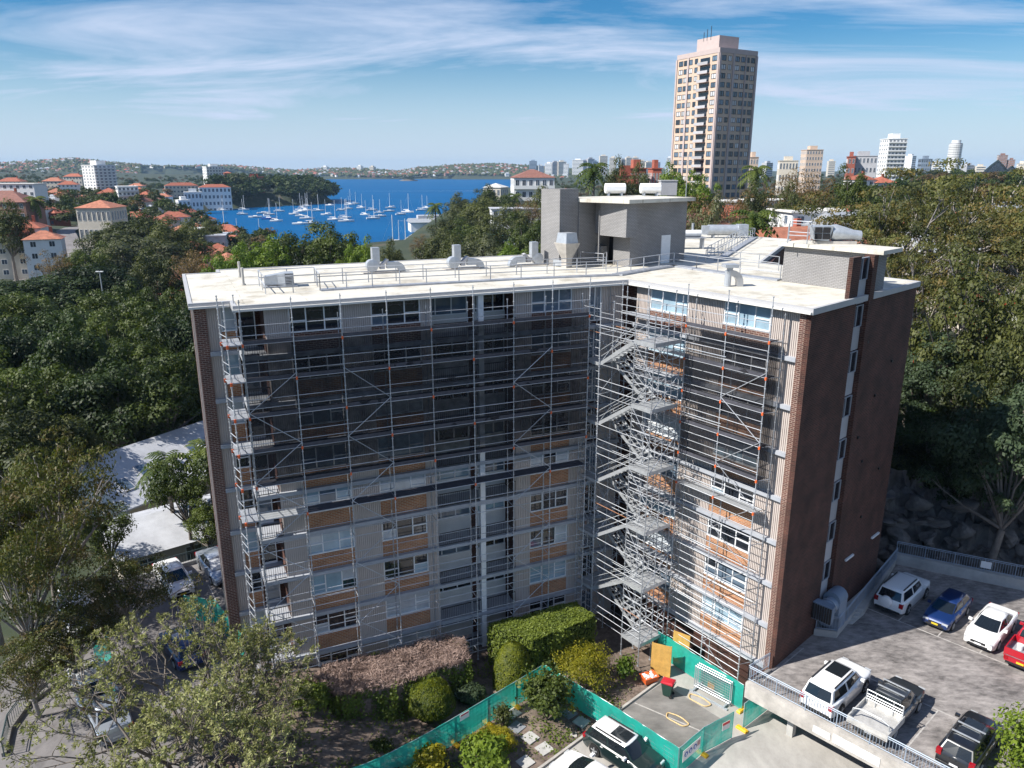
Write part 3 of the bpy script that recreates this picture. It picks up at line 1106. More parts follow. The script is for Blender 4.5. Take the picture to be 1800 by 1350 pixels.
for x in (-1.2, 1.2):
    MB().box(x - 0.05, x + 0.05, -0.5, 0.5, 0, 1.0).build('leg', MT['galv'], t, mw)
# big air handler on top of the stair head
p = G(1455, 428, 37.26)
t = thing('stair_head_air_handler', 'dark louvred air handler with round duct on top of the stair head', 'air handler', T(p.x, p.y, 37.25) @ RZ(-0.12) @ S(0.78))
mw = WM[t.name]
b = MB()
b.loft([[(-1.3, -0.6, 0.35), (-0.1, -0.6, 0.25), (-0.1, 0.6, 0.25), (-1.3, 0.6, 0.35)], [(-1.5, -0.7, 1.45), (0.15, -0.7, 1.5), (0.15, 0.7, 1.5), (-1.5, 0.7, 1.45)]])
b.build('casing', MT['galv_light'], t, mw)
for i in range(2):
    for j in range(2):
        x0, z0 = -1.3 + i * 0.66 - j * 0.03, 0.42 + j * 0.52
        yy = -0.64 - j * 0.045
        MB().box(x0, x0 + 0.58, yy - 0.05, yy, z0, z0 + 0.46).build('louvre', MT['dark'], t, mw)
b = MB()
ring = lambda x, r, z: [(x, r * math.cos(2 * math.pi * k / 16), z + r * math.sin(2 * math.pi * k / 16)) for k in range(16)]
b.loft([ring(0.15, 0.62, 0.95), ring(0.5, 0.68, 0.95), ring(2.0, 0.42, 0.75), ring(2.6, 0.4, 0.7)])
b.build('round_duct', MT['galv_light'], t, mw, True, 40)
MB().box(-1.2, 2.2, -0.5, 0.5, 0.0, 0.24).build('plinth', MT['conc_light'], t, mw)
p = G(1400, 425, 37.26)
rail_run('roof_guard_rail', 'galvanised guard rail at the corner of the stair head roof', [G(1384, 428, 37.25), G(1418, 430, 37.25), G(1424, 424, 37.25), G(1386, 421, 37.25)], 37.25, h=1.3)
# ------------------------------------------------------------------ scaffolding
STD = {}


def standard(parent, fr, s, y, z0, z1, r=0.03, name='standard'):
    """an upright with its ring couplers every half metre"""
    h = round(z1 - z0, 2)
    if (h, r) not in STD:
        b = MB()
        b.tube((0, 0, 0), (0, 0, h), r, 6)
        k = 0.25
        while k < h:
            b.tube((0, 0, k), (0, 0, k + 0.06), r * 1.9, 6)
            k += 0.535
        b.tube((0, 0, 0), (0, 0, 0.03), r * 3, 6)
        STD[(h, r)] = b.mesh('standard', MT['galv'])
    return put(name, STD[(h, r)], parent, fr @ T(s, y, z0))


def bar(parent, name, fr, a, b, r=0.023, m='galv'):
    return tube_part(parent, name, fr @ Vector(a), fr @ Vector(b), r, m)


PLK = {}


def deckbay(parent, fr, s0, s1, y0, y1, z, m='plank', n=3, name='deck_plank', alongs=True):
    w = s1 - s0 if alongs else y1 - y0
    pw = ((y1 - y0) if alongs else (s1 - s0)) / n
    key = (round(w, 2), round(pw, 3), m)
    if key not in PLK:
        b = MB()
        b.box(0.01, w - 0.01, 0.012, pw - 0.012, -0.05, 0)
        PLK[key] = b.mesh('deck_plank', MT[m])
    for i in range(n):
        if alongs:
            put(name, PLK[key], parent, fr @ T(s0, y0 + i * pw, z))
        else:
            put(name, PLK[key], parent, fr @ T(s0 + (i + 1) * pw, y0, z) @ RZ(math.pi / 2))


def board(parent, name, fr, s0, s1, y, z, h, m, t=0.035):
    key = (round(s1 - s0, 2), h, m, t)
    if key not in PLK:
        PLK[key] = MB().box(0.01, s1 - s0 - 0.01, 0, t, 0, h).mesh(name, MT[m])
    return put(name, PLK[key], parent, fr @ T(s0, y, z))


def net_panel(parent, fr, s0, s1, y, z0, z1, seed):
    """sagging debris netting tied between the standards"""
    r = random.Random(seed)
    nx, nz = 8, 12
    vs, fs = [], []
    ph = r.random() * 6
    for j in range(nz + 1):
        for i in range(nx + 1):
            u, v = i / nx, j / nz
            d = 0.10 * math.sin(math.pi * u) * math.sin(math.pi * v * 3 + ph) + 0.03 * math.sin(u * 17 + v * 5 + ph) + r.uniform(-0.02, 0.02)
            vs.append((s0 + (s1 - s0) * u, y + d, z0 + (z1 - z0) * v))
    for j in range(nz):
        for i in range(nx):
            a = j * (nx + 1) + i
            fs.append((a, a + 1, a + nx + 2, a + nx + 1))
    b = MB()
    b.add(vs, fs)
    return b.build('debris_net', MT['net'], parent, fr, True)


LIFT = 2.13
LZ = [32.6 - LIFT * k for k in range(12)]                 # 32.6 ... 9.2
sc = thing('facade_scaffold', 'long galvanised tube scaffold with dark debris netting across the shaded main facade', 'scaffold', FM @ T(-2, -0.8, 8.4))
SS = [-12.5, -9.75, -7.0, -4.3, -1.58, 1.16, 3.92, 6.68, 9.45]
YO, YI = -1.3, -0.28
for i, s in enumerate(SS):
    zb_ = 9.6 + (1.6 if i < 2 else 0.0) - (1.1 if i > 4 else 0)
    standard(sc, FM, s, YO, zb_, 35.15)
    standard(sc, FM, s, YI, zb_, 33.9, name='inner_standard')
    for k, z in enumerate(LZ):
        if z > zb_:
            bar(sc, 'transom', FM, (s, YO, z), (s, YI, z))
            if k < 6 and (i + k) % 2 == 0:
                MB().box(-0.05, 0.05, -0.06, 0.05, -0.1, 0.08).build('coupler_tag', MT['orange'], sc, FM @ T(s, YO, z - 0.02))
for i in range(len(SS) - 1):
    s0, s1 = SS[i], SS[i + 1]
    for k, z in enumerate(LZ):
        bar(sc, 'ledger', FM, (s0, YO, z), (s1, YO, z))
        bar(sc, 'guard_rail', FM, (s0, YO, z + 0.53), (s1, YO, z + 0.53))
        bar(sc, 'guard_rail', FM, (s0, YO, z + 1.07), (s1, YO, z + 1.07))
        if k in (0, 3, 5, 8):
            bar(sc, 'inner_ledger', FM, (s0, YI, z), (s1, YI, z))
        if k <= 4:
            deckbay(sc, FM, s0, s1, YO + 0.04, YI - 0.05, z + 0.02, 'plank_dark')
            board(sc, 'toe_board', FM, s0, s1, YO + 0.02, z + 0.03, 0.2, 'plank_dark')
        if k == 5:
            deckbay(sc, FM, s0, s1, YO + 0.04, YI - 0.05, z + 0.02, 'plank_dark' if i else 'alu')
    net_panel(sc, FM, s0, s1, YO + 0.09, LZ[4] - 0.02, LZ[2], 10 + i)
    net_panel(sc, FM, s0, s1, YO + 0.09, LZ[2], LZ[0] + 0.02, 40 + i)
    # braces zig-zag up the first, third and last bays
    if i in (0, 2, 6):
        for k in range(1, 11):
            a, c = (s0, s1) if (k + (i == 2)) % 2 else (s1, s0)
            bar(sc, 'brace', FM, (a, YO - 0.04, LZ[k + 1] + 0.3 if k < 11 else 9.4), (c, YO - 0.04, LZ[k] + 0.3))
# return round the recessed end bay
rt = thing('scaffold_return', 'narrow scaffold return climbing the sunlit balcony corner of the long wing', 'scaffold', FM @ T(-13.3, 0, 10))
for s, y in ((-13.55, -0.2), (-13.3, -1.3), (-12.62, 0.9), (-13.5, 0.95)):
    standard(rt, FM, s, y, 10.2, 35.1, 0.032)
for k, z in enumerate(LZ[:11]):
    for dz in (0, 0.53, 1.07):
        bar(rt, 'guard_rail', FM, (-13.55, -0.2, z + dz), (-13.3, -1.3, z + dz))
        bar(rt, 'guard_rail', FM, (-13.3, -1.3, z + dz), (-12.5, -1.3, z + dz))
        bar(rt, 'guard_rail', FM, (-13.55, -0.2, z + dz), (-13.5, 0.95, z + dz))
    if k in (0, 1, 2, 3, 5):
        deckbay(rt, FM, -13.5, -12.55, -1.2, 0.8, z + 0.02, 'plank', 3, alongs=False)
    for s, y in ((-13.3, -1.3), (-13.55, -0.2)):
        if k < 6:
            MB().box(-0.06, 0.06, -0.07, 0.06, -0.12, 0.08).build('coupler_tag', MT['orange'], rt, FM @ T(s, y, z - 0.02))

# short wing
sr = thing('wing_scaffold', 'galvanised tube scaffold with dark netting on the sunlit short wing', 'scaffold', FR @ T(-4, -0.6, 8.5))
RS = [-7.31, -4.24, -1.2]
RO, RI = -1.05, -0.2
for i, s in enumerate(RS):
    standard(sr, FR, s, RO, 8.6, 35.1)
    standard(sr, FR, s + (0.3 if i == 2 else 0), RI, 8.6, 34.2, name='inner_standard')
    for k, z in enumerate(LZ):
        bar(sr, 'transom', FR, (s, RO, z - 0.1), (s + (0.3 if i == 2 else 0), RI, z - 0.1))
        if k < 6:
            MB().box(-0.05, 0.05, -0.06, 0.05, -0.1, 0.08).build('coupler_tag', MT['orange'], sr, FR @ T(s, RO, z - 0.12))
for i in range(2):
    s0, s1 = RS[i], RS[i + 1]
    for k, z in enumerate(LZ):
        z -= 0.1
        for dz, nm_ in ((0, 'ledger'), (0.53, 'guard_rail'), (1.07, 'guard_rail'), (1.6, 'guard_rail')):
            if dz < 1.5 or k > 0:
                bar(sr, nm_, FR, (s0, RO, z + dz), (s1, RO, z + dz))
        bar(sr, 'inner_ledger', FR, (s0, RI, z), (s1, RI, z))
        if k <= 4:
            deckbay(sr, FR, s0, s1, RO + 0.04, RI - 0.05, z + 0.02, 'plank_dark', 3)
            board(sr, 'toe_board', FR, s0, s1, RO + 0.02, z + 0.03, 0.2, 'plank_dark')
        if k == 5:
            deckbay(sr, FR, s0, s1, RO + 0.04, RI - 0.05, z + 0.02, 'alu', 3)
    net_panel(sr, FR, s0, s1, RO + 0.09, LZ[4] - 0.1, LZ[2], 80 + i)
    net_panel(sr, FR, s0, s1, RO + 0.09, LZ[2], LZ[0] - 0.1, 90 + i)
    if i == 1:
        for k in range(1, 11):
            a, c = (s0, s1) if k % 2 else (s1, s0)
            bar(sr, 'brace', FR, (a, RO - 0.04, LZ[k + 1] + 0.2), (c, RO - 0.04, LZ[k] + 0.2))
net_panel(sr, FR @ T(RS[2] + 0.05, RO, 0) @ RZ(math.pi / 2), 0.0, 0.85, 0, LZ[4] - 0.1, LZ[0], 120)
for k in (1, 3, 5, 7, 9, 11):
    bar(sr, 'tie_tube', FR, (RS[0] - 1.6, RO - 0.1, LZ[k] + 0.62), (RS[1] + 0.2, RO - 0.08, LZ[k] + 0.62), 0.03, 'galv_light')

# stair tower in the inner corner
st = thing('scaffold_stair_tower', 'open scaffold stair tower with zigzag aluminium flights in the inner corner', 'scaffold', FR @ T(-10.6, -2.5, 8.5))
TS = [-13.95, -12.3, -9.1, -7.42]
TY = [-3.75, -2.55, -1.35]
TZ = [31.5 - LIFT * k for k in range(11)]           # landings
for s in TS:
    for y in TY:
        standard(st, FR, s, y, 8.6, 33.5 if y < -2 else 34.4)
for k, z in enumerate(TZ):
    for y in (TY[0], TY[2]):
        for i in range(3):
            for dz in (0, 0.53, 1.07):
                nm_ = 'ledger' if dz == 0 else 'guard_rail'
                mm_ = 'brown_steel' if (k * 7 + i * 3 + int(dz * 2)) % 23 == 0 else 'galv'
                if i == 1 and dz > 0 and y == TY[0] and k % 2:
                    continue
                bar(st, nm_, FR, (TS[i], y, z + dz), (TS[i + 1], y, z + dz), m=mm_)
    for s in (TS[0], TS[1], TS[2], TS[3]):
        for j in range(2):
            bar(st, 'transom', FR, (s, TY[j], z), (s, TY[j + 1], z))
            if s in (TS[0], TS[3]):
                for dz in (0.53, 1.07):
                    bar(st, 'guard_rail', FR, (s, TY[j], z + dz), (s, TY[j + 1], z + dz))
    # landings: low ones at the far end, high ones at the near end
    if k % 2:
        deckbay(st, FR, TS[0] + 0.05, TS[1], TY[0] + 0.05, TY[2] - 0.05, z + 0.04, 'alu', 4, 'landing_plank', False)
        MB().box(0, TS[1] - TS[0], -0.03, 0.0, 0, 0.22).build('landing_edge', MT['alu'], st, FR @ T(TS[0], TY[0] - 0.03, z - 0.1))
    else:
        deckbay(st, FR, TS[2], TS[3] - 0.05, TY[0] + 0.05, TY[2] - 0.05, z + 0.04, 'alu', 4, 'landing_plank', False)
        MB().box(0, TS[3] - TS[2], -0.03, 0.0, 0, 0.26).build('landing_edge', MT['alu'], st, FR @ T(TS[2], TY[0] - 0.03, z - 0.12))
        MB().box(0, 0.03, 0, TY[2] - TY[0], 0, 0.26).build('landing_edge', MT['alu'], st, FR @ T(TS[3] + 0.03, TY[0], z - 0.12))


def flight(y0, y1, z0, z1, sa, sb):
    """stringers, treads and handrails from (sa, z0) up to (sb, z1)"""
    mw = FR @ T(sa, y0, z0)
    L_, H_, Wd = sb - sa, z1 - z0, y1 - y0
    fl = MB()
    for y in (0.0, Wd - 0.05):
        fl.add([(0, y, -0.14), (L_, y, H_ - 0.14), (L_, y, H_ + 0.14), (0, y, 0.14), (0, y + 0.05, -0.14), (L_, y + 0.05, H_ - 0.14), (L_, y + 0.05, H_ + 0.14), (0, y + 0.05, 0.14)],
               [(0, 1, 2, 3), (7, 6, 5, 4), (0, 4, 5, 1), (3, 2, 6, 7), (0, 3, 7, 4), (1, 5, 6, 2)])
    o = fl.build('stair_flight', MT['alu'], st, mw)
    n = 9
    key = ('tread', round(Wd, 2))
    if key not in PLK:
        PLK[key] = MB().box(-0.13, 0.13, 0.06, Wd - 0.06, -0.02, 0.02).mesh('tread', MT['alu'])
    for i in range(n):
        u = (i + 0.5) / n
        put('tread', PLK[key], o, mw @ T(L_ * u, 0, H_ * u + 0.02))
    for y in (0.03, Wd - 0.03):
        for dz in (0.5, 0.95):
            tube_part(o, 'handrail', mw @ Vector((0, y, dz)), mw @ Vector((L_, y, H_ + dz)), 0.024, 'alu')


for k in range(0, 10):
    z0, z1 = TZ[k + 1], TZ[k]
    if k % 2 == 0:                                  # rises towards the near end, on the open side
        flight(TY[0] + 0.08, TY[1] - 0.05, z0, z1, TS[1], TS[2])
    else:                                           # rises back towards the far end, behind
        b0 = st
        flight(TY[1] + 0.05, TY[2] - 0.08, z0, z1, TS[2], TS[1])
    a, c = (TS[2], TS[3]) if k % 2 else (TS[3], TS[2])
    bar(st, 'brace', FR, (a, TY[0] - 0.05, z0), (c, TY[0] - 0.05, z1))
    bar(st, 'brace', FR, (TS[3] + 0.05, TY[0] if k % 2 else TY[2], z0), (TS[3] + 0.05, TY[2] if k % 2 else TY[0], z1))
    bar(st, 'brace', FR, (TS[0], TY[0] if k % 2 else TY[1], z0), (TS[0], TY[1] if k % 2 else TY[0], z1))
    bar(st, 'brace', FR, (TS[1], TY[2] + 0.05, z0), (TS[2], TY[2] + 0.05, z1))
for k, z in enumerate(TZ):
    for i in range(3):
        bar(st, 'middle_ledger', FR, (TS[i], TY[1], z), (TS[i + 1], TY[1], z))
        if i != 1:
            bar(st, 'middle_ledger', FR, (TS[i], TY[1], z + 1.07), (TS[i + 1], TY[1], z + 1.07))
    bar(st, 'middle_ledger', FR, (TS[0], TY[0], z + 1.6), (TS[1], TY[0], z + 1.6))
    bar(st, 'middle_ledger', FR, (TS[2], TY[0], z + 1.6), (TS[3], TY[0], z + 1.6))
    if k < 10:
        bar(st, 'brace', FR, (TS[2], TY[1], TZ[k + 1]), (TS[3], TY[1], z))
        bar(st, 'brace', FR, (TS[1], TY[1], TZ[k + 1]), (TS[0], TY[1], z))
        bar(st, 'brace', FR, (TS[0], TY[2], TZ[k + 1]), (TS[1], TY[2], z))
        bar(st, 'brace', FR, (TS[1] + 0.03, TY[0], TZ[k + 1]), (TS[1] + 0.03, TY[2], z))
for s_ in (-13.1, -10.7, -8.3):
    standard(st, FR, s_, TY[2] + 0.35, 8.6, 34.6)
    for k, z in enumerate(LZ):
        bar(st, 'middle_ledger', FR, (s_, TY[2] + 0.35, z), (s_ + 2.4 if s_ < -9 else -7.31, TY[2] + 0.35, z))
        bar(st, 'middle_ledger', FR, (s_, TY[2] + 0.35, z + 1.0), (s_ + 2.4 if s_ < -9 else -7.31, TY[2] + 0.35, z + 1.0))
for k in (1, 2, 3, 4, 6, 8):
    deckbay(st, FR, -13.0, -7.4, TY[2] + 0.4, -0.25, LZ[k], 'plank', 3)
# decks linking the tower to the top lift of both scaffolds
deckbay(st, FR, -12.9, -9.0, -1.2, -0.3, LZ[0] - 0.1, 'plank', 3)
for dz in (0.5, 1.0):
    bar(st, 'guard_rail', FR, (-13.9, -1.35, LZ[0] + dz), (-7.4, -1.35, LZ[0] + dz))
# ------------------------------------------------------------------ ground around the building
def asphalt(name, c0, c1, scale, streak=(1, 1), bump=0.25):
    m, nt, b = newmat(name)
    L = nt.links
    t = nt.nodes.new("ShaderNodeTexCoord")
    mp = nt.nodes.new("ShaderNodeMapping")
    mp.inputs["Rotation"].default_value = (0, 0, 0.72)
    mp.inputs["Scale"].default_value = (streak[0], streak[1], 1)
    L.new(t.outputs["Object"], mp.inputs[0])
    a = nt.nodes.new("ShaderNodeTexNoise")
    a.inputs["Scale"].default_value = scale
    a.inputs["Detail"].default_value = 9
    a.inputs["Roughness"].default_value = 0.72
    L.new(mp.outputs[0], a.inputs["Vector"])
    c = nt.nodes.new("ShaderNodeTexNoise")
    c.inputs["Scale"].default_value = scale * 0.13
    c.inputs["Detail"].default_value = 3
    L.new(t.outputs["Object"], c.inputs["Vector"])
    ad = nt.nodes.new("ShaderNodeMath")
    ad.operation = 'MULTIPLY_ADD'
    L.new(c.outputs["Fac"], ad.inputs[0])
    ad.inputs[1].default_value = 0.6
    L.new(a.outputs["Fac"], ad.inputs[2])
    r = nt.nodes.new("ShaderNodeMapRange")
    r.inputs[1].default_value = 0.6
    r.inputs[2].default_value = 1.02
    L.new(ad.outputs[0], r.inputs[0])
    mx = nt.nodes.new("ShaderNodeMix")
    mx.data_type = 'RGBA'
    L.new(r.outputs[0], mx.inputs[0])
    mx.inputs[6].default_value = (*c0, 1)
    mx.inputs[7].default_value = (*c1, 1)
    L.new(mx.outputs[2], b.inputs["Base Color"])
    b.inputs["Roughness"].default_value = 0.9
    bu = nt.nodes.new("ShaderNodeBump")
    bu.inputs["Strength"].default_value = bump
    bu.inputs["Distance"].default_value = 0.02
    L.new(a.outputs["Fac"], bu.inputs["Height"])
    L.new(bu.outputs[0], b.inputs["Normal"])
    return m


MT['deck'] = asphalt('weathered_deck_concrete', (0.09, 0.082, 0.08), (0.36, 0.33, 0.315), 3.2, (0.45, 1.0))
MT['line'] = mat('worn_line_paint', (0.40, 0.38, 0.36), 0.8, 0, 0.3, 3.0)
MT['drive'] = asphalt('driveway_concrete', (0.30, 0.285, 0.265), (0.46, 0.44, 0.41), 0.9, (1, 0.6), 0.15)
MT['bay'] = asphalt('stained_bay_concrete', (0.11, 0.105, 0.10), (0.27, 0.255, 0.24), 0.8, (0.5, 1), 0.15)
MT['lot'] = asphalt('left_car_park_asphalt', (0.12, 0.112, 0.112), (0.24, 0.225, 0.222), 1.2, (1, 0.5))
MT['soil'] = asphalt('garden_mulch', (0.055, 0.04, 0.032), (0.27, 0.205, 0.165), 2.2, (1, 1), 0.8)


def sheet(name, poly, z, m, t=0.25, kind=True, parent=None):
    o = MB().prism([(p[0], p[1]) for p in poly], z - t, z).build(name, MT[m], parent)
    if kind and parent is None:
        o["kind"] = "structure"
    return o


def smooth01(a, b, x):
    u = min(1, max(0, (x - a) / (b - a)))
    return u * u * (3 - 2 * u)


def garden_z(x, y):
    return 8.42 + 2.3 * smooth01(-5.0, -16.0, x) + 0.05 * math.sin(x * 1.3) * math.cos(y * 1.1)


DZ, PZ = 11.5, 8.5
K0, K1 = Vector((-6.0, 29.0, 0)), Vector((10.3, 44.2, 0))
drive_poly = [(-4.6, 30.3), (10.3, 44.2), W2(FR, -9.0, 0.45), W2(FR, 0.4, 0.45), W2(FE, 15, 0.4), (55, 60), (55, 12), (-20, 12), (-20, 16)]
sheet('driveway', drive_poly, PZ, 'drive', 0.3)
sheet('parking_bay_paving', [(5.6, 39.95), (10.2, 43.9), (13.6, 40.0), (9.3, 35.9)], PZ + 0.006, 'bay', 0.05)
vs, fs = [], []
nx, ny = 60, 44
X0, X1, Y0_, Y1_ = -30.0, 11.0, 24.0, 54.0
for j in range(ny + 1):
    for i in range(nx + 1):
        x, y = X0 + (X1 - X0) * i / nx, Y0_ + (Y1_ - Y0_) * j / ny
        side = (x - K0.x) * (K1.y - K0.y) - (y - K0.y) * (K1.x - K0.x)
        z = garden_z(x, y) + rnd.uniform(-0.03, 0.03)
        if side > -0.3:
            z = 8.1
        vs.append((x, y, z))
for j in range(ny):
    for i in range(nx):
        a = j * (nx + 1) + i
        fs.append((a, a + 1, a + nx + 2, a + nx + 1))
gobj = MB().add(vs, fs).build('garden_bed', MT['soil'], smooth=True)
gobj["kind"] = "structure"
# kerb between garden and drive
kd = (K1 - K0).normalized()
kn = Vector((-kd.y, kd.x, 0))
kb = MB()
kb.prism([(K0.x, K0.y), (K1.x, K1.y), (K1 + kn * 0.16).xy[:], (K0 + kn * 0.16).xy[:]], 8.2, 8.64)
k = kb.build('kerb', MT['conc_light'])
k["kind"] = "structure"
for i in range(4):
    a = Vector((5.6, 39.95, 0)).lerp(Vector((9.3, 35.9, 0)), 0.02 + i * 0.32)
    if i in (0, 2):
        pass
ln = MB()
for (p, q) in (((6.2, 40.2), (10.4, 36.8)), ((8.0, 41.9), (12.3, 38.9))):
    p, q = Vector((*p, 0)), Vector((*q, 0))
    d = (q - p).normalized()
    w = Vector((-d.y, d.x, 0)) * 0.045
    ln.prism([(p - w).xy[:], (q - w).xy[:], (q + w).xy[:], (p + w).xy[:]], PZ + 0.007, PZ + 0.011)
o = ln.build('painted_line', MT['line'])
o["kind"] = "structure"

# raised car deck
U = Vector((math.cos(math.radians(42)), math.sin(math.radians(42)), 0))       # away from the camera, along the parked cars
V = Vector((math.cos(math.radians(-47)), math.sin(math.radians(-47)), 0))     # along the deck edge
D0 = Vector((14.55, 40.05, 0))
De = D0 + V * 30
deck_poly = [D0.xy[:], De.xy[:], (De + U * 22).xy[:], (41.5, 49.2), (30.6, 54.9), W2(FE, 14.9, 0.1), W2(FE, 0.0, 0.1), W2(FR, 0.55, -0.05)]
dk = sheet('car_deck', deck_poly, DZ, 'deck', 0.35)
b = MB()
e0, e1 = D0, De
wn_ = Vector((-V.y, V.x, 0)) * -1
nrm = Vector((V.y, -V.x, 0))
f0 = nrm * 0.02
b.prism([(e0 + nrm * 0.25).xy[:], (e1 + nrm * 0.25).xy[:], (e1 - U * 0.0 - nrm * 0.2).xy[:], (e0 - nrm * 0.2).xy[:]], DZ - 0.95, DZ + 0.12)
o = b.build('deck_edge_beam', MT['conc_light'], dk)
b = MB()
q0, q1 = Vector((*W2(FR, 0.5, -0.35), 0)), D0
b.prism([q0.xy[:], q1.xy[:], (q1 + V * 0.2).xy[:], (q0 + V * 0.2).xy[:]], DZ - 0.9, DZ + 0.1)
b.build('deck_edge_beam', MT['conc_light'], dk)
for k_ in range(5):
    c = D0 + V * (2.5 + 6.2 * k_) + U * 1.2
    MB().box(-0.2, 0.2, -0.2, 0.2, 0, 2.7).build('deck_column', MT['conc'], dk, T(c.x, c.y, PZ - 0.05) @ RZ(0.7))
back = MB()
back.prism([(D0 + U * 9).xy[:], (De + U * 9).xy[:], (De + U * 9.3).xy[:], (D0 + U * 9.3).xy[:]], PZ - 0.1, DZ - 0.4)
back.build('undercroft_wall', MT['conc'], dk)
# painted bay lines
ln = MB()


def stripe(mb, p, q, z, w=0.045):
    p, q = Vector((p[0], p[1], 0)), Vector((q[0], q[1], 0))
    d = (q - p).normalized()
    n = Vector((-d.y, d.x, 0)) * w
    mb.prism([(p - n).xy[:], (q - n).xy[:], (q + n).xy[:], (p + n).xy[:]], z + 0.001, z + 0.005)


L0 = Vector((25.3, 48.6, 0))
stripe(ln, L0, L0 + V * 16, DZ)
for i in range(7):
    a = L0 + V * (2.55 * i + 0.1)
    stripe(ln, a + U * 0.05, a + U * 5.0, DZ, 0.04)
M0 = D0 + U * 5.9
stripe(ln, M0 + V * 3.0, M0 + V * 22, DZ)
for i in range(8):
    a = M0 + V * (0.6 + 2.75 * i)
    stripe(ln, a - U * 0.05, a - U * 5.2, DZ, 0.04)
o = ln.build('painted_line', MT['line'])
o["kind"] = "structure"


def picket_rail(name, label, pts, z, h=1.05, m='railing', pitch=0.16, postm=None, cat='railing'):
    """top and bottom rail, thin upright bars, thicker posts"""
    pts = [Vector((p[0], p[1], z)) for p in pts]
    t = thing(name, label, cat, T(*pts[0]))
    nbar = 0
    for a, b_ in zip(pts, pts[1:]):
        L_ = (b_ - a).length
        n = max(1, int(round(L_ / 1.9)))
        for k in range(n):
            q0, q1 = a.lerp(b_, k / n), a.lerp(b_, (k + 1) / n)
            tube_part(t, 'post', q0, q0 + Vector((0, 0, h)), 0.032, m)
            for zz_ in (0.12, h - 0.12, h):
                tube_part(t, 'rail', q0 + Vector((0, 0, zz_)), q1 + Vector((0, 0, zz_)), 0.024 if zz_ < h else 0.032, m)
            kk = max(1, int((q1 - q0).length / pitch))
            for j in range(1, kk):
                q = q0.lerp(q1, j / kk)
                nbar += 1
                if nbar <= 290:
                    tube_part(t, 'bar', q + Vector((0, 0, 0.12)), q + Vector((0, 0, h - 0.12)), 0.014, m, 4)
        tube_part(t, 'post', b_, b_ + Vector((0, 0, h)), 0.032, m)
    return t


MT['railing'] = mat('blue_grey_railing', (0.30, 0.36, 0.44), 0.5, 0.1, 0.08)
MT['railing_dark'] = mat('dark_green_railing', (0.05, 0.08, 0.08), 0.5, 0.1, 0.08)
picket_rail('deck_railing', 'blue grey picket railing along the front edge of the car deck', [Vector((*W2(FR, 0.45, -0.3), 0)), D0 + Vector((0.02, 0.02, 0)), D0 + V * 24], DZ + 0.12)
# rear retaining wall with railing
B0, B1 = Vector((30.7, 54.6, 0)), Vector((45.0, 47.2, 0))
o = MB().prism([B0.xy[:], B1.xy[:], (B1 + Vector((0.2, 0.4, 0))).xy[:], (B0 + Vector((0.2, 0.4, 0))).xy[:]], DZ - 0.3, DZ + 0.85).build('retaining_wall', MT['conc'])
tag(o, 'low concrete retaining wall under the railing behind the parked cars', 'wall')
picket_rail('deck_railing', 'blue grey picket railing on the retaining wall behind the parked cars', [B0 + Vector((0.1, 0.2, 0)), B1 + Vector((0.1, 0.2, 0))], DZ + 0.85)
t = put('notice_board', MB().box(-0.35, 0.35, -0.02, 0.0, 0, 0.55).mesh('notice_board', MT['white']), None, T(36.0, 51.65, DZ + 1.3) @ RZ(math.radians(-27)))
tag(t, 'small white notice fixed to the railing behind the white sedan', 'sign')
# raised ramp along the end wall
r0, r1 = Vector((21.9, 44.6, 0)), Vector((30.6, 54.3, 0))
e_in0, e_in1 = Vector((*W2(FE, 5.3, -0.05), 0)), Vector((*W2(FE, 14.8, -0.05), 0))
rw = thing('side_ramp', 'concrete side ramp and steps between the brick end wall and its railing', 'ramp', T(r0.x, r0.y, DZ))
MB().prism([r0.xy[:], r1.xy[:], (r1 + Vector((-0.2, 0.15, 0))).xy[:], (r0 + Vector((-0.2, 0.15, 0))).xy[:]], DZ - 0.1, DZ + 0.5).build('ramp_wall', MT['conc'], rw)
MB().prism([r0.xy[:], e_in0.xy[:], (e_in0 + U * 0.2).xy[:], (r0 + U * 0.2).xy[:]], DZ - 0.1, DZ + 0.498).build('ramp_wall', MT['conc'], rw)
MB().prism([(r0 + U * 4.2).xy[:], (r1).xy[:], e_in1.xy[:], (e_in0 + U * 4.0).xy[:]], DZ - 0.1, DZ + 0.44).build('ramp_floor', MT['conc'], rw)
for i in range(4):
    a = i * 0.45
    MB().prism([(r0 + U * (2.4 + a)).xy[:], (r0 + U * (2.4 + a + 0.45)).xy[:], (e_in0 + U * (2.2 + a + 0.45)).xy[:], (e_in0 + U * (2.2 + a)).xy[:]], DZ - 0.1, DZ + 0.06 + 0.1 * i).build('step', MT['conc'], rw)
picket_rail('ramp_railing', 'blue grey picket railing beside the ramp along the brick end wall', [e_in0 + Vector((0.1, 0, 0)), r0, r1], DZ + 0.5, 1.1)
# wall mounted ventilation unit
vu = thing('ventilation_unit', 'large grey ventilation duct unit standing against the brick end wall', 'ventilation unit', FE @ T(6.6, -0.9, DZ))
mw = FE @ T(5.6, -0.05, DZ)
MB().box(0.5, 1.7, -1.15, -0.02, 0.5, 2.6).build('cabinet', MT['wall_blue'], vu, mw)
b = MB()
ring = []
for k_ in range(9):
    a = math.pi * k_ / 8
    ring.append((0.6 * math.cos(a), 0.6 * math.sin(a)))
b.loft([[(0.5, -0.58 + u, 2.6 + v) for u, v in ring], [(1.7, -0.58 + u, 2.6 + v) for u, v in ring]])
b.build('fan_cowl', MT['wall_blue'], vu, mw, True, 40)
MB().tube((0.5, -0.6, 2.35), (-0.3, -0.6, 2.35), 0.52, 16).build('round_duct', MT['wall_blue'], vu, mw, True, 40)
MB().tube((0.0, -0.6, 2.35), (0.06, -0.6, 2.35), 0.57, 16).build('duct_band', MT['galv_light'], vu, mw, True, 40)
b = MB()
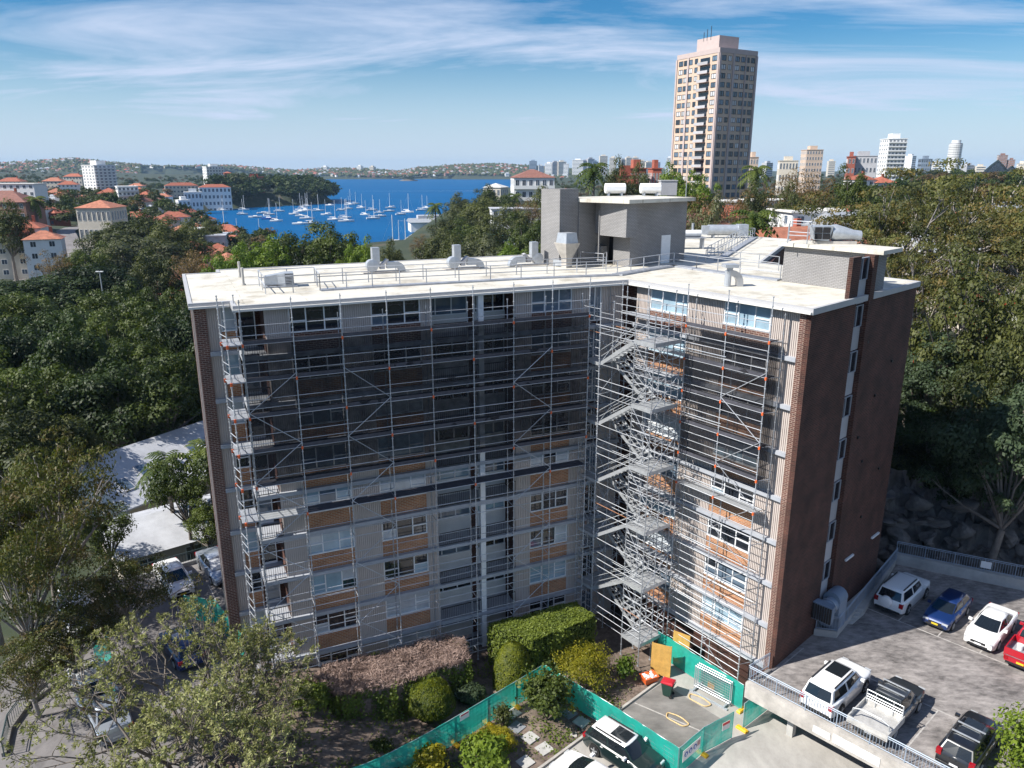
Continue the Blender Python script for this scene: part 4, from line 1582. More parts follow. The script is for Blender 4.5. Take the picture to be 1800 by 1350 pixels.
b.loft([[(-0.3, -1.2, 1.85), (-0.3, 0.0, 1.85), (-0.3, 0.0, 2.85), (-0.3, -1.2, 2.85)], [(-0.9, -1.3, 1.6), (-0.9, 0.05, 1.6), (-0.9, 0.05, 2.85), (-0.9, -1.3, 2.85)]])
b.build('outlet_box', MT['wall_blue'], vu, mw)
b = MB()
for k_ in range(8):
    b.box(-0.97, -0.9, -1.25 + k_ * 0.165, -1.13 + k_ * 0.165, 1.68, 2.78)
b.build('outlet_grille', MT['black'], vu, mw)

# clearance boards on the deck beam
for a, w_, h_, lab in ((7.6, 1.0, 0.42, 'small white board on the concrete deck beam above the driveway'), (8.75, 2.6, 0.55, 'wide white board with faint grey lettering on the concrete deck beam')):
    c = D0 + V * (a - 3.2) + nrm * 0.26
    t = thing('clearance_board', lab, 'sign', T(c.x, c.y, DZ - 0.72) @ RZ(math.radians(-47)))
    mw = WM[t.name]
    MB().box(0, w_, -0.03, 0, 0, h_).build('board', MT['white'], t, mw)
    if w_ > 2:
        r = random.Random(3)
        for row, (z, n0, n1) in enumerate(((0.32, 2, 27), (0.14, 9, 19))):
            b = MB()
            for i in range(n0, n1):
                if r.random() < 0.85:
                    b.box(0.08 + i * 0.088, 0.08 + i * 0.088 + 0.05, -0.034, -0.031, z, z + 0.1)
            b.build('faint_lettering', MT['wall_grey'], t, mw)

# ------------------------------------------------------------------ temporary fencing
def fence_panel(p, q, label, h=1.95, z=None, feet=(True, True), group='green shade cloth fence panels', billow=0.05, net='green_net'):
    p, q = Vector(p), Vector(q)
    if len(p) == 2:
        p, q = Vector((*p, z)), Vector((*q, z))
    t = thing('temporary_fence_panel', label, 'fence panel', T(*p), group)
    d = (q - p)
    L_ = d.length
    for a in (p, q):
        tube_part(t, 'post', a + d.normalized() * (0.03 if a is p else -0.03), a + d.normalized() * (0.03 if a is p else -0.03) + Vector((0, 0, h)), 0.022)
    for zz_ in (0.12, h - 0.02):
        tube_part(t, 'rail', p + Vector((0, 0, zz_)), q + Vector((0, 0, zz_)), 0.02)
    n = Vector((d.y, -d.x, 0)).normalized()
    nx_, nz_ = 14, 8
    vs, fs = [], []
    r = random.Random(int(abs(p.x * 100 + q.y * 31)))
    ph = r.random() * 6
    for j in range(nz_ + 1):
        for i in range(nx_ + 1):
            u, v = i / nx_, j / nz_
            off = 0.03 + billow * math.sin(math.pi * u) * (0.6 + 0.4 * math.sin(u * 9 + v * 3 + ph)) * math.sin(math.pi * min(1, v + 0.1))
            c = p + d * u + n * off + Vector((0, 0, 0.1 + (h - 0.08) * v + (0.03 * math.sin(u * 11 + ph) if j == nz_ else 0)))
            vs.append(c)
    for j in range(nz_):
        for i in range(nx_):
            a = j * (nx_ + 1) + i
            fs.append((a, a + 1, a + nx_ + 2, a + nx_ + 1))
    MB().add(vs, fs).build('shade_cloth', MT[net], t, None, True)
    wires = MB()
    k = int(L_ / 0.3)
    for i in range(1, k):
        c = p + d * (i / k)
        wires.tube(c + Vector((0, 0, 0.12)), c + Vector((0, 0, h)), 0.005, 4, caps=False)
    for j in range(1, 7):
        wires.tube(p + Vector((0, 0, 0.12 + j * 0.27)), q + Vector((0, 0, 0.12 + j * 0.27)), 0.005, 4, caps=False)
    wires.build('wire_mesh', MT['galv'], t)
    for a, on in ((p, feet[0]), (q, feet[1])):
        if on:
            b = MB()
            b.loft([[(-0.14, -0.38, 0.0), (0.14, -0.38, 0.0), (0.14, 0.38, 0.0), (-0.14, 0.38, 0.0)], [(-0.14, -0.38, 0.1), (0.14, -0.38, 0.1), (0.14, 0.38, 0.1), (-0.14, 0.38, 0.1)], [(-0.1, -0.3, 0.17), (0.1, -0.3, 0.17), (0.1, 0.3, 0.17), (-0.1, 0.3, 0.17)]])
            b.build('foot', MT['yellow'], t, T(*a) @ RZ(math.atan2(d.y, d.x)))
    return t


def gz_(x, y):
    return Vector((x, y, max(PZ + 0.0, garden_z(x, y) if (x - K0.x) * (K1.y - K0.y) - (y - K0.y) * (K1.x - K0.x) < 0 else PZ)))


FA = [(-9.3, 33.0), (-7.34, 34.75), (-5.39, 36.5), (-3.45, 38.2), (-1.52, 39.95), (0.25, 41.55), (2.12, 43.28)]
labA = ['green mesh fence panel at the bottom edge of the photo beside the garden', 'green mesh fence panel second along the garden from the bottom edge', 'green mesh fence panel level with the round clipped shrub',
        'green mesh fence panel carrying a small white sign beside the topiary', 'green mesh fence panel behind the row of dark paving slabs', 'green mesh fence panel meeting the corner behind the small leafy tree']
for i in range(6):
    fence_panel(gz_(*FA[i]), gz_(*FA[i + 1]), labA[i], feet=(True, i == 5))
FB = [(2.12, 43.28), (3.95, 41.45), (5.9, 39.55), (7.7, 37.6), (9.47, 35.7)]
labB = ['green mesh fence panel running from the garden corner past the leafy tree', 'green mesh fence panel crossing the kerb near the bollard light', 'green mesh fence panel right behind the black car with a white roof', 'green mesh fence panel beside the bonnet of the black car with a white roof']
for i in range(4):
    fence_panel(gz_(*FB[i]), gz_(*FB[i + 1]), labB[i], feet=(i in (0, 1), False), billow=-0.1)
FC = [(9.47, 35.7), (11.3, 37.4), (13.42, 38.7)]
labC = ['green mesh fence panel hung with a board of three blue discs', 'green mesh fence panel with a red topped notice standing on the driveway']
for i in range(2):
    fence_panel(gz_(*FC[i]), gz_(*FC[i + 1]), labC[i], feet=(False, False) if i else (False, True))
p0, p1 = G(1304, 1283, PZ), Vector((16.9, 41.6, PZ))
fence_panel(p0, p1, 'green mesh fence panel standing on yellow feet under the corner of the car deck')
fence_panel(Vector((*W2(FR, -7.6, -1.6), PZ)), Vector((*W2(FR, -5.2, -1.6), PZ)), 'green mesh fence panel along the foot of the short wing, nearest the plywood doors', feet=(True, False))
fence_panel(Vector((*W2(FR, -5.2, -1.6), PZ)), Vector((*W2(FR, -2.8, -1.6), PZ)), 'green mesh fence panel along the foot of the short wing, middle one', feet=(False, False))
fence_panel(Vector((*W2(FR, -2.8, -1.6), PZ)), Vector((*W2(FR, -0.3, -1.6), PZ)), 'green mesh fence panel along the foot of the short wing, nearest the car deck', feet=(False, True))
# signs tied to the fence
MT['sign_blue'] = mat('sign_blue', (0.02, 0.06, 0.3), 0.5, 0, 0.05)
MT['sign_red'] = mat('sign_red', (0.55, 0.03, 0.04), 0.5, 0, 0.05)
fd = (Vector((11.3, 37.4, 0)) - Vector((9.47, 35.7, 0))).normalized()
ang = math.atan2(fd.y, fd.x)
t = thing('safety_sign', 'white safety board with three blue discs tied to the green fence', 'sign', T(9.62, 35.72, PZ + 1.0) @ RZ(ang))
mw = WM[t.name]
MB().box(0, 1.75, -0.12, -0.105, 0, 0.75).build('board', MT['offwhite'], t, mw)
for i in range(3):
    c = (0.32 + i * 0.44, -0.121, 0.4)
    MB().tube(c, (c[0], -0.127, c[2]), 0.17, 20).build('blue_disc', MT['sign_blue'], t, mw)
    MB().tube((c[0], -0.127, c[2] + 0.02), (c[0], -0.13, c[2] + 0.02), 0.06, 10).box(c[0] - 0.08, c[0] + 0.08, -0.13, -0.127, c[2] - 0.11, c[2] - 0.05).build('white_figure', MT['white'], t, mw)
MB().box(1.42, 1.72, -0.124, -0.121, 0.28, 0.62).build('red_panel', mat('faded_red', (0.4, 0.22, 0.22)), t, mw)
fd2 = (Vector((13.42, 38.7, 0)) - Vector((11.3, 37.4, 0))).normalized()
t = thing('danger_sign', 'small notice with a red top band on the right hand green fence panel', 'sign', T(12.5, 38.05, PZ + 1.15) @ RZ(math.atan2(fd2.y, fd2.x)))
MB().box(0, 0.62, -0.12, -0.105, 0, 0.55).build('board', MT['offwhite'], t, WM[t.name])
MB().box(0.0, 0.62, -0.126, -0.121, 0.36, 0.55).build('red_band', MT['sign_red'], t, WM[t.name])
fa = (Vector(FA[4]) - Vector(FA[3])).normalized()
t = thing('danger_sign', 'small white notice with a red line on the green fence by the topiary', 'sign', T(-3.2, 38.45, 10.0) @ RZ(math.atan2(fa.y, fa.x)))
MB().box(0, 0.7, -0.12, -0.105, 0, 0.45).build('board', MT['white'], t, WM[t.name])
MB().box(0.05, 0.65, -0.126, -0.121, 0.31, 0.4).build('red_band', MT['sign_red'], t, WM[t.name])

# ------------------------------------------------------------------ things on the ground
PAV = MB().box(-0.42, 0.42, -0.42, 0.42, 0, 0.06).mesh('paving_slab', mat('pale_slab', (0.42, 0.41, 0.39), 0.85, 0, 0.15, 3.0))
PAVD = MB().box(-0.42, 0.42, -0.42, 0.42, 0, 0.06).mesh('paving_slab', mat('grey_slab', (0.22, 0.23, 0.25), 0.8))
z8 = lambda x, y: (850 + x / 3.6, 1030 + y / 3.6)
slabs = [((295, 958), PAV, 'pale square slab nearest the yellow grass clump'), ((385, 1025), PAV, 'pale square slab nearest the black car on the garden path'), ((265, 1108), PAV, 'pale square slab lowest on the garden path'),
         ((620, 855), PAV, 'pale square slab with leaf shadow beside the green fence'), ((210, 893), PAVD, 'dark square slab between the small shrub and the pale slabs'), ((540, 800), PAVD, 'dark square slab under the leafy tree near a yellow foot'),
         ((185, 800), PAV, 'pale slab beside the fence foot behind the leafy tree')]
for (x, y), me, lab in slabs:
    p = G(*z8(x, y), 8.5)
    o = put('paving_slab', me, None, T(p.x, p.y, garden_z(p.x, p.y) + 0.02) @ RZ(math.radians(42 + rnd.uniform(-6, 6))))
    tag(o, lab, 'paving slab', 'paving slabs in the garden')
p = G(*z8(570, 935), 8.5)
t = thing('bollard_light', 'short dark bollard light beside the kerb behind the black car', 'bollard light', T(p.x, p.y, garden_z(p.x, p.y)))
MB().box(-0.2, 0.2, -0.2, 0.2, 0, 0.06).build('base', MT['conc_light'], t, WM[t.name])
MB().tube((0, 0, 0.06), (0, 0, 0.6), 0.05, 10).build('post', MT['black'], t, WM[t.name], True, 40)
MB().tube((0, 0, 0.6), (0, 0, 0.78), 0.1, 12, 0.08).build('head', MT['black'], t, WM[t.name], True, 40)
# wheelie bin
t = thing('wheelie_bin', 'dark green wheelie bin with red lid on the concrete bay', 'bin', T(10.3, 42.65, PZ) @ RZ(math.radians(-120)))
mw = WM[t.name]
MT['bin_green'] = mat('bin_green', (0.015, 0.045, 0.035), 0.55)
MT['bin_red'] = mat('bin_red', (0.45, 0.015, 0.03), 0.45)
MB().loft([[(-0.24, -0.26, 0.08), (0.24, -0.26, 0.08), (0.24, 0.22, 0.08), (-0.24, 0.22, 0.08)], [(-0.32, -0.4, 1.02), (0.32, -0.4, 1.02), (0.32, 0.34, 1.02), (-0.32, 0.34, 1.02)]]).build('bin_body', MT['bin_green'], t, mw)
MB().loft([[(-0.35, -0.44, 1.02), (0.35, -0.44, 1.02), (0.35, 0.38, 1.02), (-0.35, 0.38, 1.02)], [(-0.35, -0.44, 1.07), (0.35, -0.44, 1.07), (0.35, 0.38, 1.12), (-0.35, 0.38, 1.12)], [(-0.25, -0.34, 1.12), (0.25, -0.34, 1.12), (0.25, 0.28, 1.17), (-0.25, 0.28, 1.17)]]).build('lid', MT['bin_red'], t, mw)
for x in (-0.26, 0.26):
    MB().tube((x - 0.03, 0.26, 0.11), (x + 0.03, 0.26, 0.11), 0.11, 12).build('wheel', MT['rubber'], t, mw)
MB().tube((-0.28, 0.42, 1.0), (0.28, 0.42, 1.0), 0.025, 8).build('handle', MT['bin_green'], t, mw)
# orange tub
t = thing('builders_tub', 'orange builders tub filled with white rubble beside the kerb', 'tub', T(9.3, 44.0, PZ + 0.05) @ RZ(0.4))
mw = WM[t.name]
MB().loft([[(-0.42, -0.28, 0), (0.42, -0.28, 0), (0.42, 0.28, 0), (-0.42, 0.28, 0)], [(-0.55, -0.4, 0.5), (0.55, -0.4, 0.5), (0.55, 0.4, 0.5), (-0.55, 0.4, 0.5)]]).build('tub_body', MT['orange'], t, mw)
b = MB()
for i in range(14):
    x, y = rnd.uniform(-0.4, 0.4), rnd.uniform(-0.28, 0.28)
    r = rnd.uniform(0.06, 0.16)
    b.add([(x - r, y - r, 0.49), (x + r, y - r * 0.7, 0.49), (x + r * 0.8, y + r, 0.49), (x - r, y + r, 0.49), (x, y, 0.55 + r * 0.6)], [(0, 1, 4), (1, 2, 4), (2, 3, 4), (3, 0, 4)])
b.build('rubble', MT['white'], t, mw)["kind"] = 'stuff'
# plywood hoarding doors under the stair tower
MT['ply'] = mat('plywood', (0.52, 0.30, 0.075), 0.7, 0, 0.2, 2.5)
for (x0, y0), (x1, y1), lab in (((9.55, 45.0), (10.8, 44.45), 'tall plywood sheet leaning at the foot of the stair tower, nearer the red lidded bin'), ((11.3, 46.4), (12.3, 45.7), 'plywood sheet set back beside the green mesh at the foot of the stair tower')):
    d = Vector((x1 - x0, y1 - y0, 0))
    o = MB().box(0, d.length, -0.02, 0.02, 0, 2.35).box(0, 0.07, 0.021, 0.08, 0, 2.35).box(d.length - 0.07, d.length, 0.021, 0.08, 0, 2.35).build('plywood_door', MT['ply'], None, T(x0, y0, PZ) @ RZ(math.atan2(d.y, d.x)) @ Matrix.Rotation(-0.04, 4, 'X'))
    tag(o, lab, 'plywood sheet')
# stack of fence panels in a stillage
t = thing('panel_stillage', 'steel stillage stacked with wire mesh panels beside the green fence', 'stillage', T(12.2, 43.35, PZ) @ RZ(math.radians(-45)))
mw = WM[t.name]
for k_ in range(3):
    b = MB()
    y = k_ * 0.22
    b.tube((0, y, 0.25), (2.6, y, 0.25), 0.03).tube((0, y, 1.75), (2.6, y, 1.75), 0.03).tube((0, y, 0.1), (0, y, 1.8), 0.03).tube((2.6, y, 0.1), (2.6, y, 1.8), 0.03)
    for i in range(1, 16):
        b.tube((i * 0.163, y, 0.25), (i * 0.163, y, 1.75), 0.007, 4, caps=False)
    for i in range(1, 8):
        b.tube((0, y, 0.25 + i * 0.19), (2.6, y, 0.25 + i * 0.19), 0.007, 4, caps=False)
    b.build('mesh_panel', MT['galv_light'], t, mw)
MB().box(-0.1, 2.7, -0.45, -0.33, 0.0, 0.1).box(-0.1, 2.7, 0.75, 0.87, 0.0, 0.1).box(0.1, 0.2, -0.45, 0.87, 0.1, 0.18).box(2.4, 2.5, -0.45, 0.87, 0.1, 0.18).build('frame', MT['galv_light'], t, mw)
MB().box(0.7, 1.2, 0.5, 0.8, 0.18, 0.6).box(1.5, 2.1, 0.52, 0.82, 0.18, 0.5).build('timber_offcuts', MT['ply'], t, mw)
# loops of pale hose on the concrete
MT['hose'] = mat('pale_hose', (0.6, 0.42, 0.2), 0.6, 0, 0.15, 4)
for (px, py), a_, lab in (((1229, 1232), -0.75, 'pale hose loop lying on the concrete nearer the car deck'), ((1190, 1266), -0.75, 'pale hose loop lying on the concrete nearer the green fence')):
    p = G(px, py, PZ)
    pts = []
    for k_ in range(25):
        a = 2 * math.pi * k_ / 24
        rr = 1 + 0.05 * math.sin(5 * a)
        x, y = 0.75 * rr * math.copysign(abs(math.cos(a)) ** 0.8, math.cos(a)), 0.32 * rr * math.copysign(abs(math.sin(a)) ** 0.8, math.sin(a))
        pts.append((x, y, 0.05))
    o = MB().path(pts, 0.04, 6).build('hose_loop', MT['hose'], None, T(p.x, p.y, PZ + 0.006) @ RZ(a_))
    tag(o, lab, 'hose')

# left hand car park behind the trees
LZ_ = 11.0
lot = [(-16.2, 44.2), (-19.6, 57.0), (-23.3, 57.6), (-33.5, 49.6), (-33.0, 34.0), (-26.0, 24.0), (-17.0, 30.0), (-15.6, 40.0)]
sheet('left_car_park', lot, LZ_, 'lot', 0.5)
ln = MB()
for i in range(4):
    a = Vector((-21.4 - i * 2.1, 53.8 - i * 1.55, 0))
    stripe(ln, a, a + Vector((2.5, -3.9, 0)), LZ_, 0.04)
o = ln.build('painted_line', MT['line'])
o["kind"] = "structure"
picket_rail('car_park_railing', 'dark railing along the far edge of the left car park behind two sedans', [(-19.2, 58.6, LZ_), (-23.2, 57.8, LZ_), (-33.6, 50.0, LZ_)], LZ_, 1.1, 'railing_dark', 0.2)
o = MB().prism([(-19.0, 58.2), (-23.3, 57.5), (-33.6, 49.7), (-33.8, 49.95), (-23.3, 57.8), (-19.0, 58.5)], LZ_ - 0.5, LZ_ + 0.3).build('low_kerb_wall', MT['conc'])
tag(o, 'low concrete kerb wall at the far edge of the left car park', 'wall')
arc = [G(8, 1330, LZ_), G(18, 1285, LZ_), G(50, 1240, LZ_), G(85, 1215, LZ_), G(130, 1195, LZ_), G(175, 1180, LZ_)]
picket_rail('curved_railing', 'curved dark railing round the corner of the left driveway under the trees', [(p.x, p.y, LZ_ + 0.2) for p in arc], LZ_, 1.1, 'railing_dark', 0.2)
b = MB()
for p, q in zip(arc, arc[1:]):
    d = (q - p).normalized()
    n = Vector((-d.y, d.x, 0)) * 0.12
    b.prism([(p - n).xy[:], (q - n).xy[:], (q + n).xy[:], (p + n).xy[:]], LZ_ - 0.3, LZ_ + 0.25)
o = b.build('curved_kerb', mat('old_kerb', (0.17, 0.16, 0.15), 0.9, 0, 0.3, 1.5))
tag(o, 'curved concrete kerb under the dark railing of the left driveway', 'kerb')
e = [G(328, 1088, LZ_), G(384, 1098, LZ_), G(400, 1150, LZ_)]
fence_panel(e[0], e[1], 'green mesh fence panel in the left car park nearest the dark brick corner', feet=(False, False))
fence_panel(e[1], Vector((-17.3, 42.6, LZ_)), 'green mesh fence panel folded against the left end of the building', feet=(False, False), billow=0.25)
e = [G(170, 1178, LZ_), G(196, 1158, LZ_)]
fence_panel(e[0], e[1], 'green mesh fence panel far left, glimpsed through the foreground tree', feet=(True, False), billow=0.15)
# ------------------------------------------------------------------ vehicles
def paint(name, col, metal=0.0):
    return mat(name, col, 0.32, metal, 0.03, 0.5, coat=1.0)


PT = {'white': paint('car_white', (0.80, 0.80, 0.80)), 'silver': paint('car_silver', (0.42, 0.46, 0.52), 0.5), 'navy': paint('car_navy', (0.010, 0.032, 0.13), 0.2), 'black': paint('car_black', (0.012, 0.013, 0.016)),
      'red': paint('car_red', (0.42, 0.008, 0.02)), 'charcoal': paint('car_charcoal', (0.035, 0.04, 0.047), 0.2), 'green_black': paint('car_green_black', (0.008, 0.02, 0.02)), 'tray': mat('alloy_tray', (0.55, 0.54, 0.52), 0.55, 0.3, 0.2, 2.0)}
MT['cglass'] = mat('car_glass', (0.012, 0.016, 0.02), 0.05, 0, 0.1, 0.5, coat=0.5)
MT['lamp_red'] = mat('tail_lamp', (0.3, 0.005, 0.01), 0.2)
MT['lamp_white'] = mat('head_lamp', (0.6, 0.62, 0.65), 0.1, 0.3)
MT['plate_y'] = mat('yellow_plate', (0.7, 0.5, 0.03), 0.5)
MT['shade'] = mat('sun_shade', (0.65, 0.67, 0.7), 0.4, 0.2)


def lerp_tab(tab, x):
    for (x0, v0), (x1, v1) in zip(tab, tab[1:]):
        if x <= x1:
            u = (x - x0) / (x1 - x0) if x1 > x0 else 0
            u = min(1, max(0, u))
            return v0 + (v1 - v0) * u
    return tab[-1][1]


def car(name, label, kind, col, x, y, z, heading, roof_col=None, group='parked cars', cat='car', scale=1.08, sunroof=False, rails=False, bars=0, plate='white', spare=False, sunshade=False, red_tail=True):
    """x forward; lofted lower body with wheel arches, glasshouse with separate glass, wheels and fittings"""
    K = {
        'sedan': dict(L=4.8, W=1.82, H=1.46, wb=2.77, wr=0.33, sill=0.24, belt=0.92, hood=[(-2.4, 0.80), (-2.3, 1.00), (-1.45, 1.04), (0.95, 0.98), (1.3, 0.93), (2.2, 0.76), (2.4, 0.58)], gh=(-1.75, 1.30, -0.95, 0.30), ghw=0.60),
        'hatch': dict(L=4.3, W=1.70, H=1.42, wb=2.55, wr=0.31, sill=0.22, belt=0.90, hood=[(-2.15, 0.70), (-2.1, 0.95), (-1.5, 0.98), (0.85, 0.95), (1.2, 0.88), (1.95, 0.74), (2.15, 0.52)], gh=(-2.0, 1.15, -1.5, 0.30), ghw=0.57),
        'mini': dict(L=4.3, W=1.85, H=1.56, wb=2.68, wr=0.35, sill=0.24, belt=0.98, hood=[(-2.15, 0.75), (-2.08, 1.02), (-1.5, 1.04), (0.85, 1.02), (1.15, 0.99), (1.95, 0.86), (2.15, 0.6)], gh=(-2.02, 1.10, -1.75, 0.50), ghw=0.66),
        'suv': dict(L=4.9, W=1.95, H=1.80, wb=2.95, wr=0.39, sill=0.32, belt=1.12, hood=[(-2.45, 0.85), (-2.4, 1.14), (-1.5, 1.15), (1.0, 1.12), (1.3, 1.10), (2.3, 1.00), (2.45, 0.74)], gh=(-2.38, 1.20, -2.1, 0.55), ghw=0.72),
        'wagon': dict(L=4.75, W=1.82, H=1.52, wb=2.72, wr=0.34, sill=0.26, belt=0.97, hood=[(-2.37, 0.80), (-2.32, 1.0), (-1.5, 1.02), (0.95, 0.98), (1.3, 0.94), (2.2, 0.80), (2.37, 0.58)], gh=(-2.28, 1.28, -1.9, 0.40), ghw=0.62),
        'ute': dict(L=5.3, W=1.85, H=1.76, wb=3.08, wr=0.37, sill=0.34, belt=1.08, hood=[(-2.65, 0.78), (-2.6, 0.80), (-0.76, 0.80), (-0.72, 1.08), (1.2, 1.06), (1.5, 1.04), (2.5, 0.94), (2.65, 0.68)], gh=(-0.72, 1.45, -0.52, 0.75), ghw=0.68),
        'van': dict(L=4.9, W=1.9, H=1.95, wb=3.0, wr=0.34, sill=0.26, belt=1.15, hood=[(-2.45, 0.9), (-2.4, 1.15), (1.6, 1.12), (1.9, 1.05), (2.35, 0.9), (2.45, 0.65)], gh=(-2.4, 2.0, -2.3, 1.2), ghw=0.78),
    }[kind]
    pick = kind == 'ute'
    t = thing(name, label, cat, T(x, y, z) @ RZ(heading) @ S(scale), group)
    mw = WM[t.name]
    P = PT[col]
    L_, W_, H_, wb, wr = K['L'], K['W'], K['H'], K['wb'], K['wr']
    hw = W_ / 2
    fx, rx = wb / 2 + 0.05, -wb / 2 + 0.05
    body = MB()
    rings = []
    n = 56
    for i in range(n + 1):
        u = -1 + 2 * i / n
        xx = L_ / 2 * (u if abs(u) < 0.85 else math.copysign(0.85 + 0.15 * math.sin((abs(u) - 0.85) / 0.15 * math.pi / 2), u))
        ta = max(0.0, (abs(xx) - L_ * 0.34) / (L_ * 0.16))
        w = hw * (1 - (0.16 if xx > 0 else 0.10) * ta ** 2.2)
        top = lerp_tab(K['hood'], xx)
        zb = K['sill'] + 0.10 * ta ** 3
        arch = zb
        for wx in (fx, rx):
            dd = (wr + 0.07) ** 2 - (xx - wx) ** 2
            if dd > 0:
                arch = max(arch, wr + math.sqrt(dd) * 0.98)
        arch = min(arch, top - 0.12)
        mid = arch + (top - arch) * 0.55
        side = [(w * 0.97, arch), (w * 1.0, arch + (mid - arch) * 0.5), (w * 1.0, mid), (w * 0.975, top - 0.07), (w * 0.90, top - 0.005), (w * 0.45, top + 0.025)]
        inner = max(zb, K['sill'])
        ring = [(xx, -w * 0.75, inner)] + [(xx, -a, c) for a, c in side] + [(xx, 0, top + 0.03)] + [(xx, a, c) for a, c in side[::-1]] + [(xx, w * 0.75, inner)]
        rings.append(ring)
    body.loft(rings)
    body.build('body', P, t, mw, True, 38)
    MB().box(-L_ / 2 + 0.25, L_ / 2 - 0.25, -hw * 0.74, hw * 0.74, K['sill'] - 0.04, K['sill'] + 0.25).build('underbody', MT['black'], t, mw)
    # glasshouse
    b0, b1, r0, r1 = K['gh']
    zb, zt = lerp_tab(K['hood'], 0.0) - 0.04, H_
    bw, tw = hw * 0.90, K['ghw'] if K['ghw'] < hw else hw * 0.8
    tw = min(tw, hw * 0.80)
    bw2 = hw * 0.9
    cor_b = [(b0, -bw2 * 0.93), (b1, -bw2 * 0.86), (b1, bw2 * 0.86), (b0, bw2 * 0.93)]
    cor_t = [(r0, -tw * 0.94), (r1, -tw * 0.96), (r1, tw * 0.96), (r0, tw * 0.94)]
    gh = MB()
    RC = P if roof_col is None else PT[roof_col]
    mid_b = [(b0 + (b1 - b0) * 0.5, -bw2), (b0 + (b1 - b0) * 0.5, bw2)]

    def ringz(c, zz_, mx, bow):
        (x0, ya), (x1, yb), (_, yc), (_, yd) = c
        xm = (x0 + x1) / 2
        return [(x0, ya, zz_), (xm, -mx, zz_), (x1, yb, zz_), (x1 + bow, yb * 0.5, zz_), (x1 + bow * 1.2, 0, zz_), (x1 + bow, yc * 0.5, zz_), (x1, yc, zz_), (xm, mx, zz_), (x0, yd, zz_), (x0 - bow * 0.5, 0, zz_)]
    rb = ringz(cor_b, zb, bw2, 0.10)
    rm = ringz(cor_t, zt - 0.07, tw, 0.06)
    rt_ = ringz([(r0 + 0.12, -tw * 0.84), (r1 - 0.14, -tw * 0.84), (r1, tw * 0.84), (r0, tw * 0.84)], zt, tw * 0.86, 0.04)
    rt_ = [(a * 1.0, c, d_) for a, c, d_ in rt_]
    gh.loft([rb, rm], caps=False)
    gh.build('pillars', P, t, mw)
    roof = MB()
    roof.loft([rm, [(a + (0.05 if a < 0.0 else -0.05), c * 0.93, zt - 0.02) for a, c, _ in rm], [(a * 0.8 + (r0 + r1) * 0.1, c * 0.6, zt + 0.015) for a, c, _ in rm]])
    roof.build('roof', RC, t, mw, True, 50)

    def pane(nm, q, off=0.012, m='cglass'):
        q = [Vector(p) for p in q]
        nn = (q[1] - q[0]).cross(q[2] - q[0]).normalized() * off
        MB().add([p + nn for p in q] + [p - nn * 0.3 for p in q], [(0, 1, 2, 3), (7, 6, 5, 4), (0, 4, 5, 1), (1, 5, 6, 2), (2, 6, 7, 3), (3, 7, 4, 0)]).build(nm, MT[m], t, mw)

    def quad(A, B, C_, D_, u0, u1, v0, v1):
        A, B, C_, D_ = map(Vector, (A, B, C_, D_))
        f = lambda u, v: A.lerp(B, u).lerp(D_.lerp(C_, u), v)
        return [f(u0, v0), f(u1, v0), f(u1, v1), f(u0, v1)]
    # windscreen in two facets each side of the centre line, joined into one pane
    ws = MB()
    for i in (2, 3, 4, 5):
        q = quad(rb[i], rb[i + 1], rm[i + 1], rm[i], 0.1 if i == 2 else 0, 0.9 if i == 5 else 1, 0.06, 0.95)
        nn = (q[1] - q[0]).cross(q[2] - q[0]).normalized() * 0.012
        ws.add([p + nn for p in q], [(0, 1, 2, 3)])
    ws.build('windscreen', MT['shade'] if sunshade else MT['cglass'], t, mw)
    rw_ = MB()
    for i in (8, 9):
        q = quad(rb[i], rb[(i + 1) % 10], rm[(i + 1) % 10], rm[i], 0.1 if i == 8 else 0, 0.9 if i == 9 else 1, 0.12 if not pick else 0.2, 0.93)
        nn = (q[1] - q[0]).cross(q[2] - q[0]).normalized() * 0.012
        rw_.add([p + nn for p in q], [(0, 1, 2, 3)])
    rw_.build('rear_window', MT['cglass'], t, mw)
    for (i, a, c, d_) in ((0, 1, None, None), (1, 2, None, None), (6, 7, None, None), (7, 8, None, None)):
        if i in (0, 7):
            u0, u1 = (0.14, 0.94) if i == 0 else (0.06, 0.86)
        else:
            u0, u1 = (0.05, 0.9) if i == 1 else (0.1, 0.95)
        pane('side_window', quad(rb[i], rb[i + 1], rm[i + 1], rm[i], u0, u1, 0.12, 0.92))
    if sunroof:
        MB().box(-0.62 if kind != 'suv' else -0.75, 0.42, -tw * 0.66, tw * 0.66, zt + 0.016, zt + 0.028).build('sunroof', MT['cglass'], t, mw)
    if rails:
        for s_ in (-1, 1):
            MB().box(r0 + 0.25, r1 - 0.3, s_ * tw * 0.88 - 0.025, s_ * tw * 0.88 + 0.025, zt - 0.01, zt + 0.06).build('roof_rail', MT['black'], t, mw)
    for i in range(bars):
        xx = (r0 + r1) / 2 + (0.42 if i else -0.42) * (0.8 if pick else 1)
        MB().box(xx - 0.04, xx + 0.04, -tw * 1.0, tw * 1.0, zt + 0.05, zt + 0.09).build('roof_bar', MT['alu'], t, mw)
    # wheels
    ry, rim_ = MB(), MB()
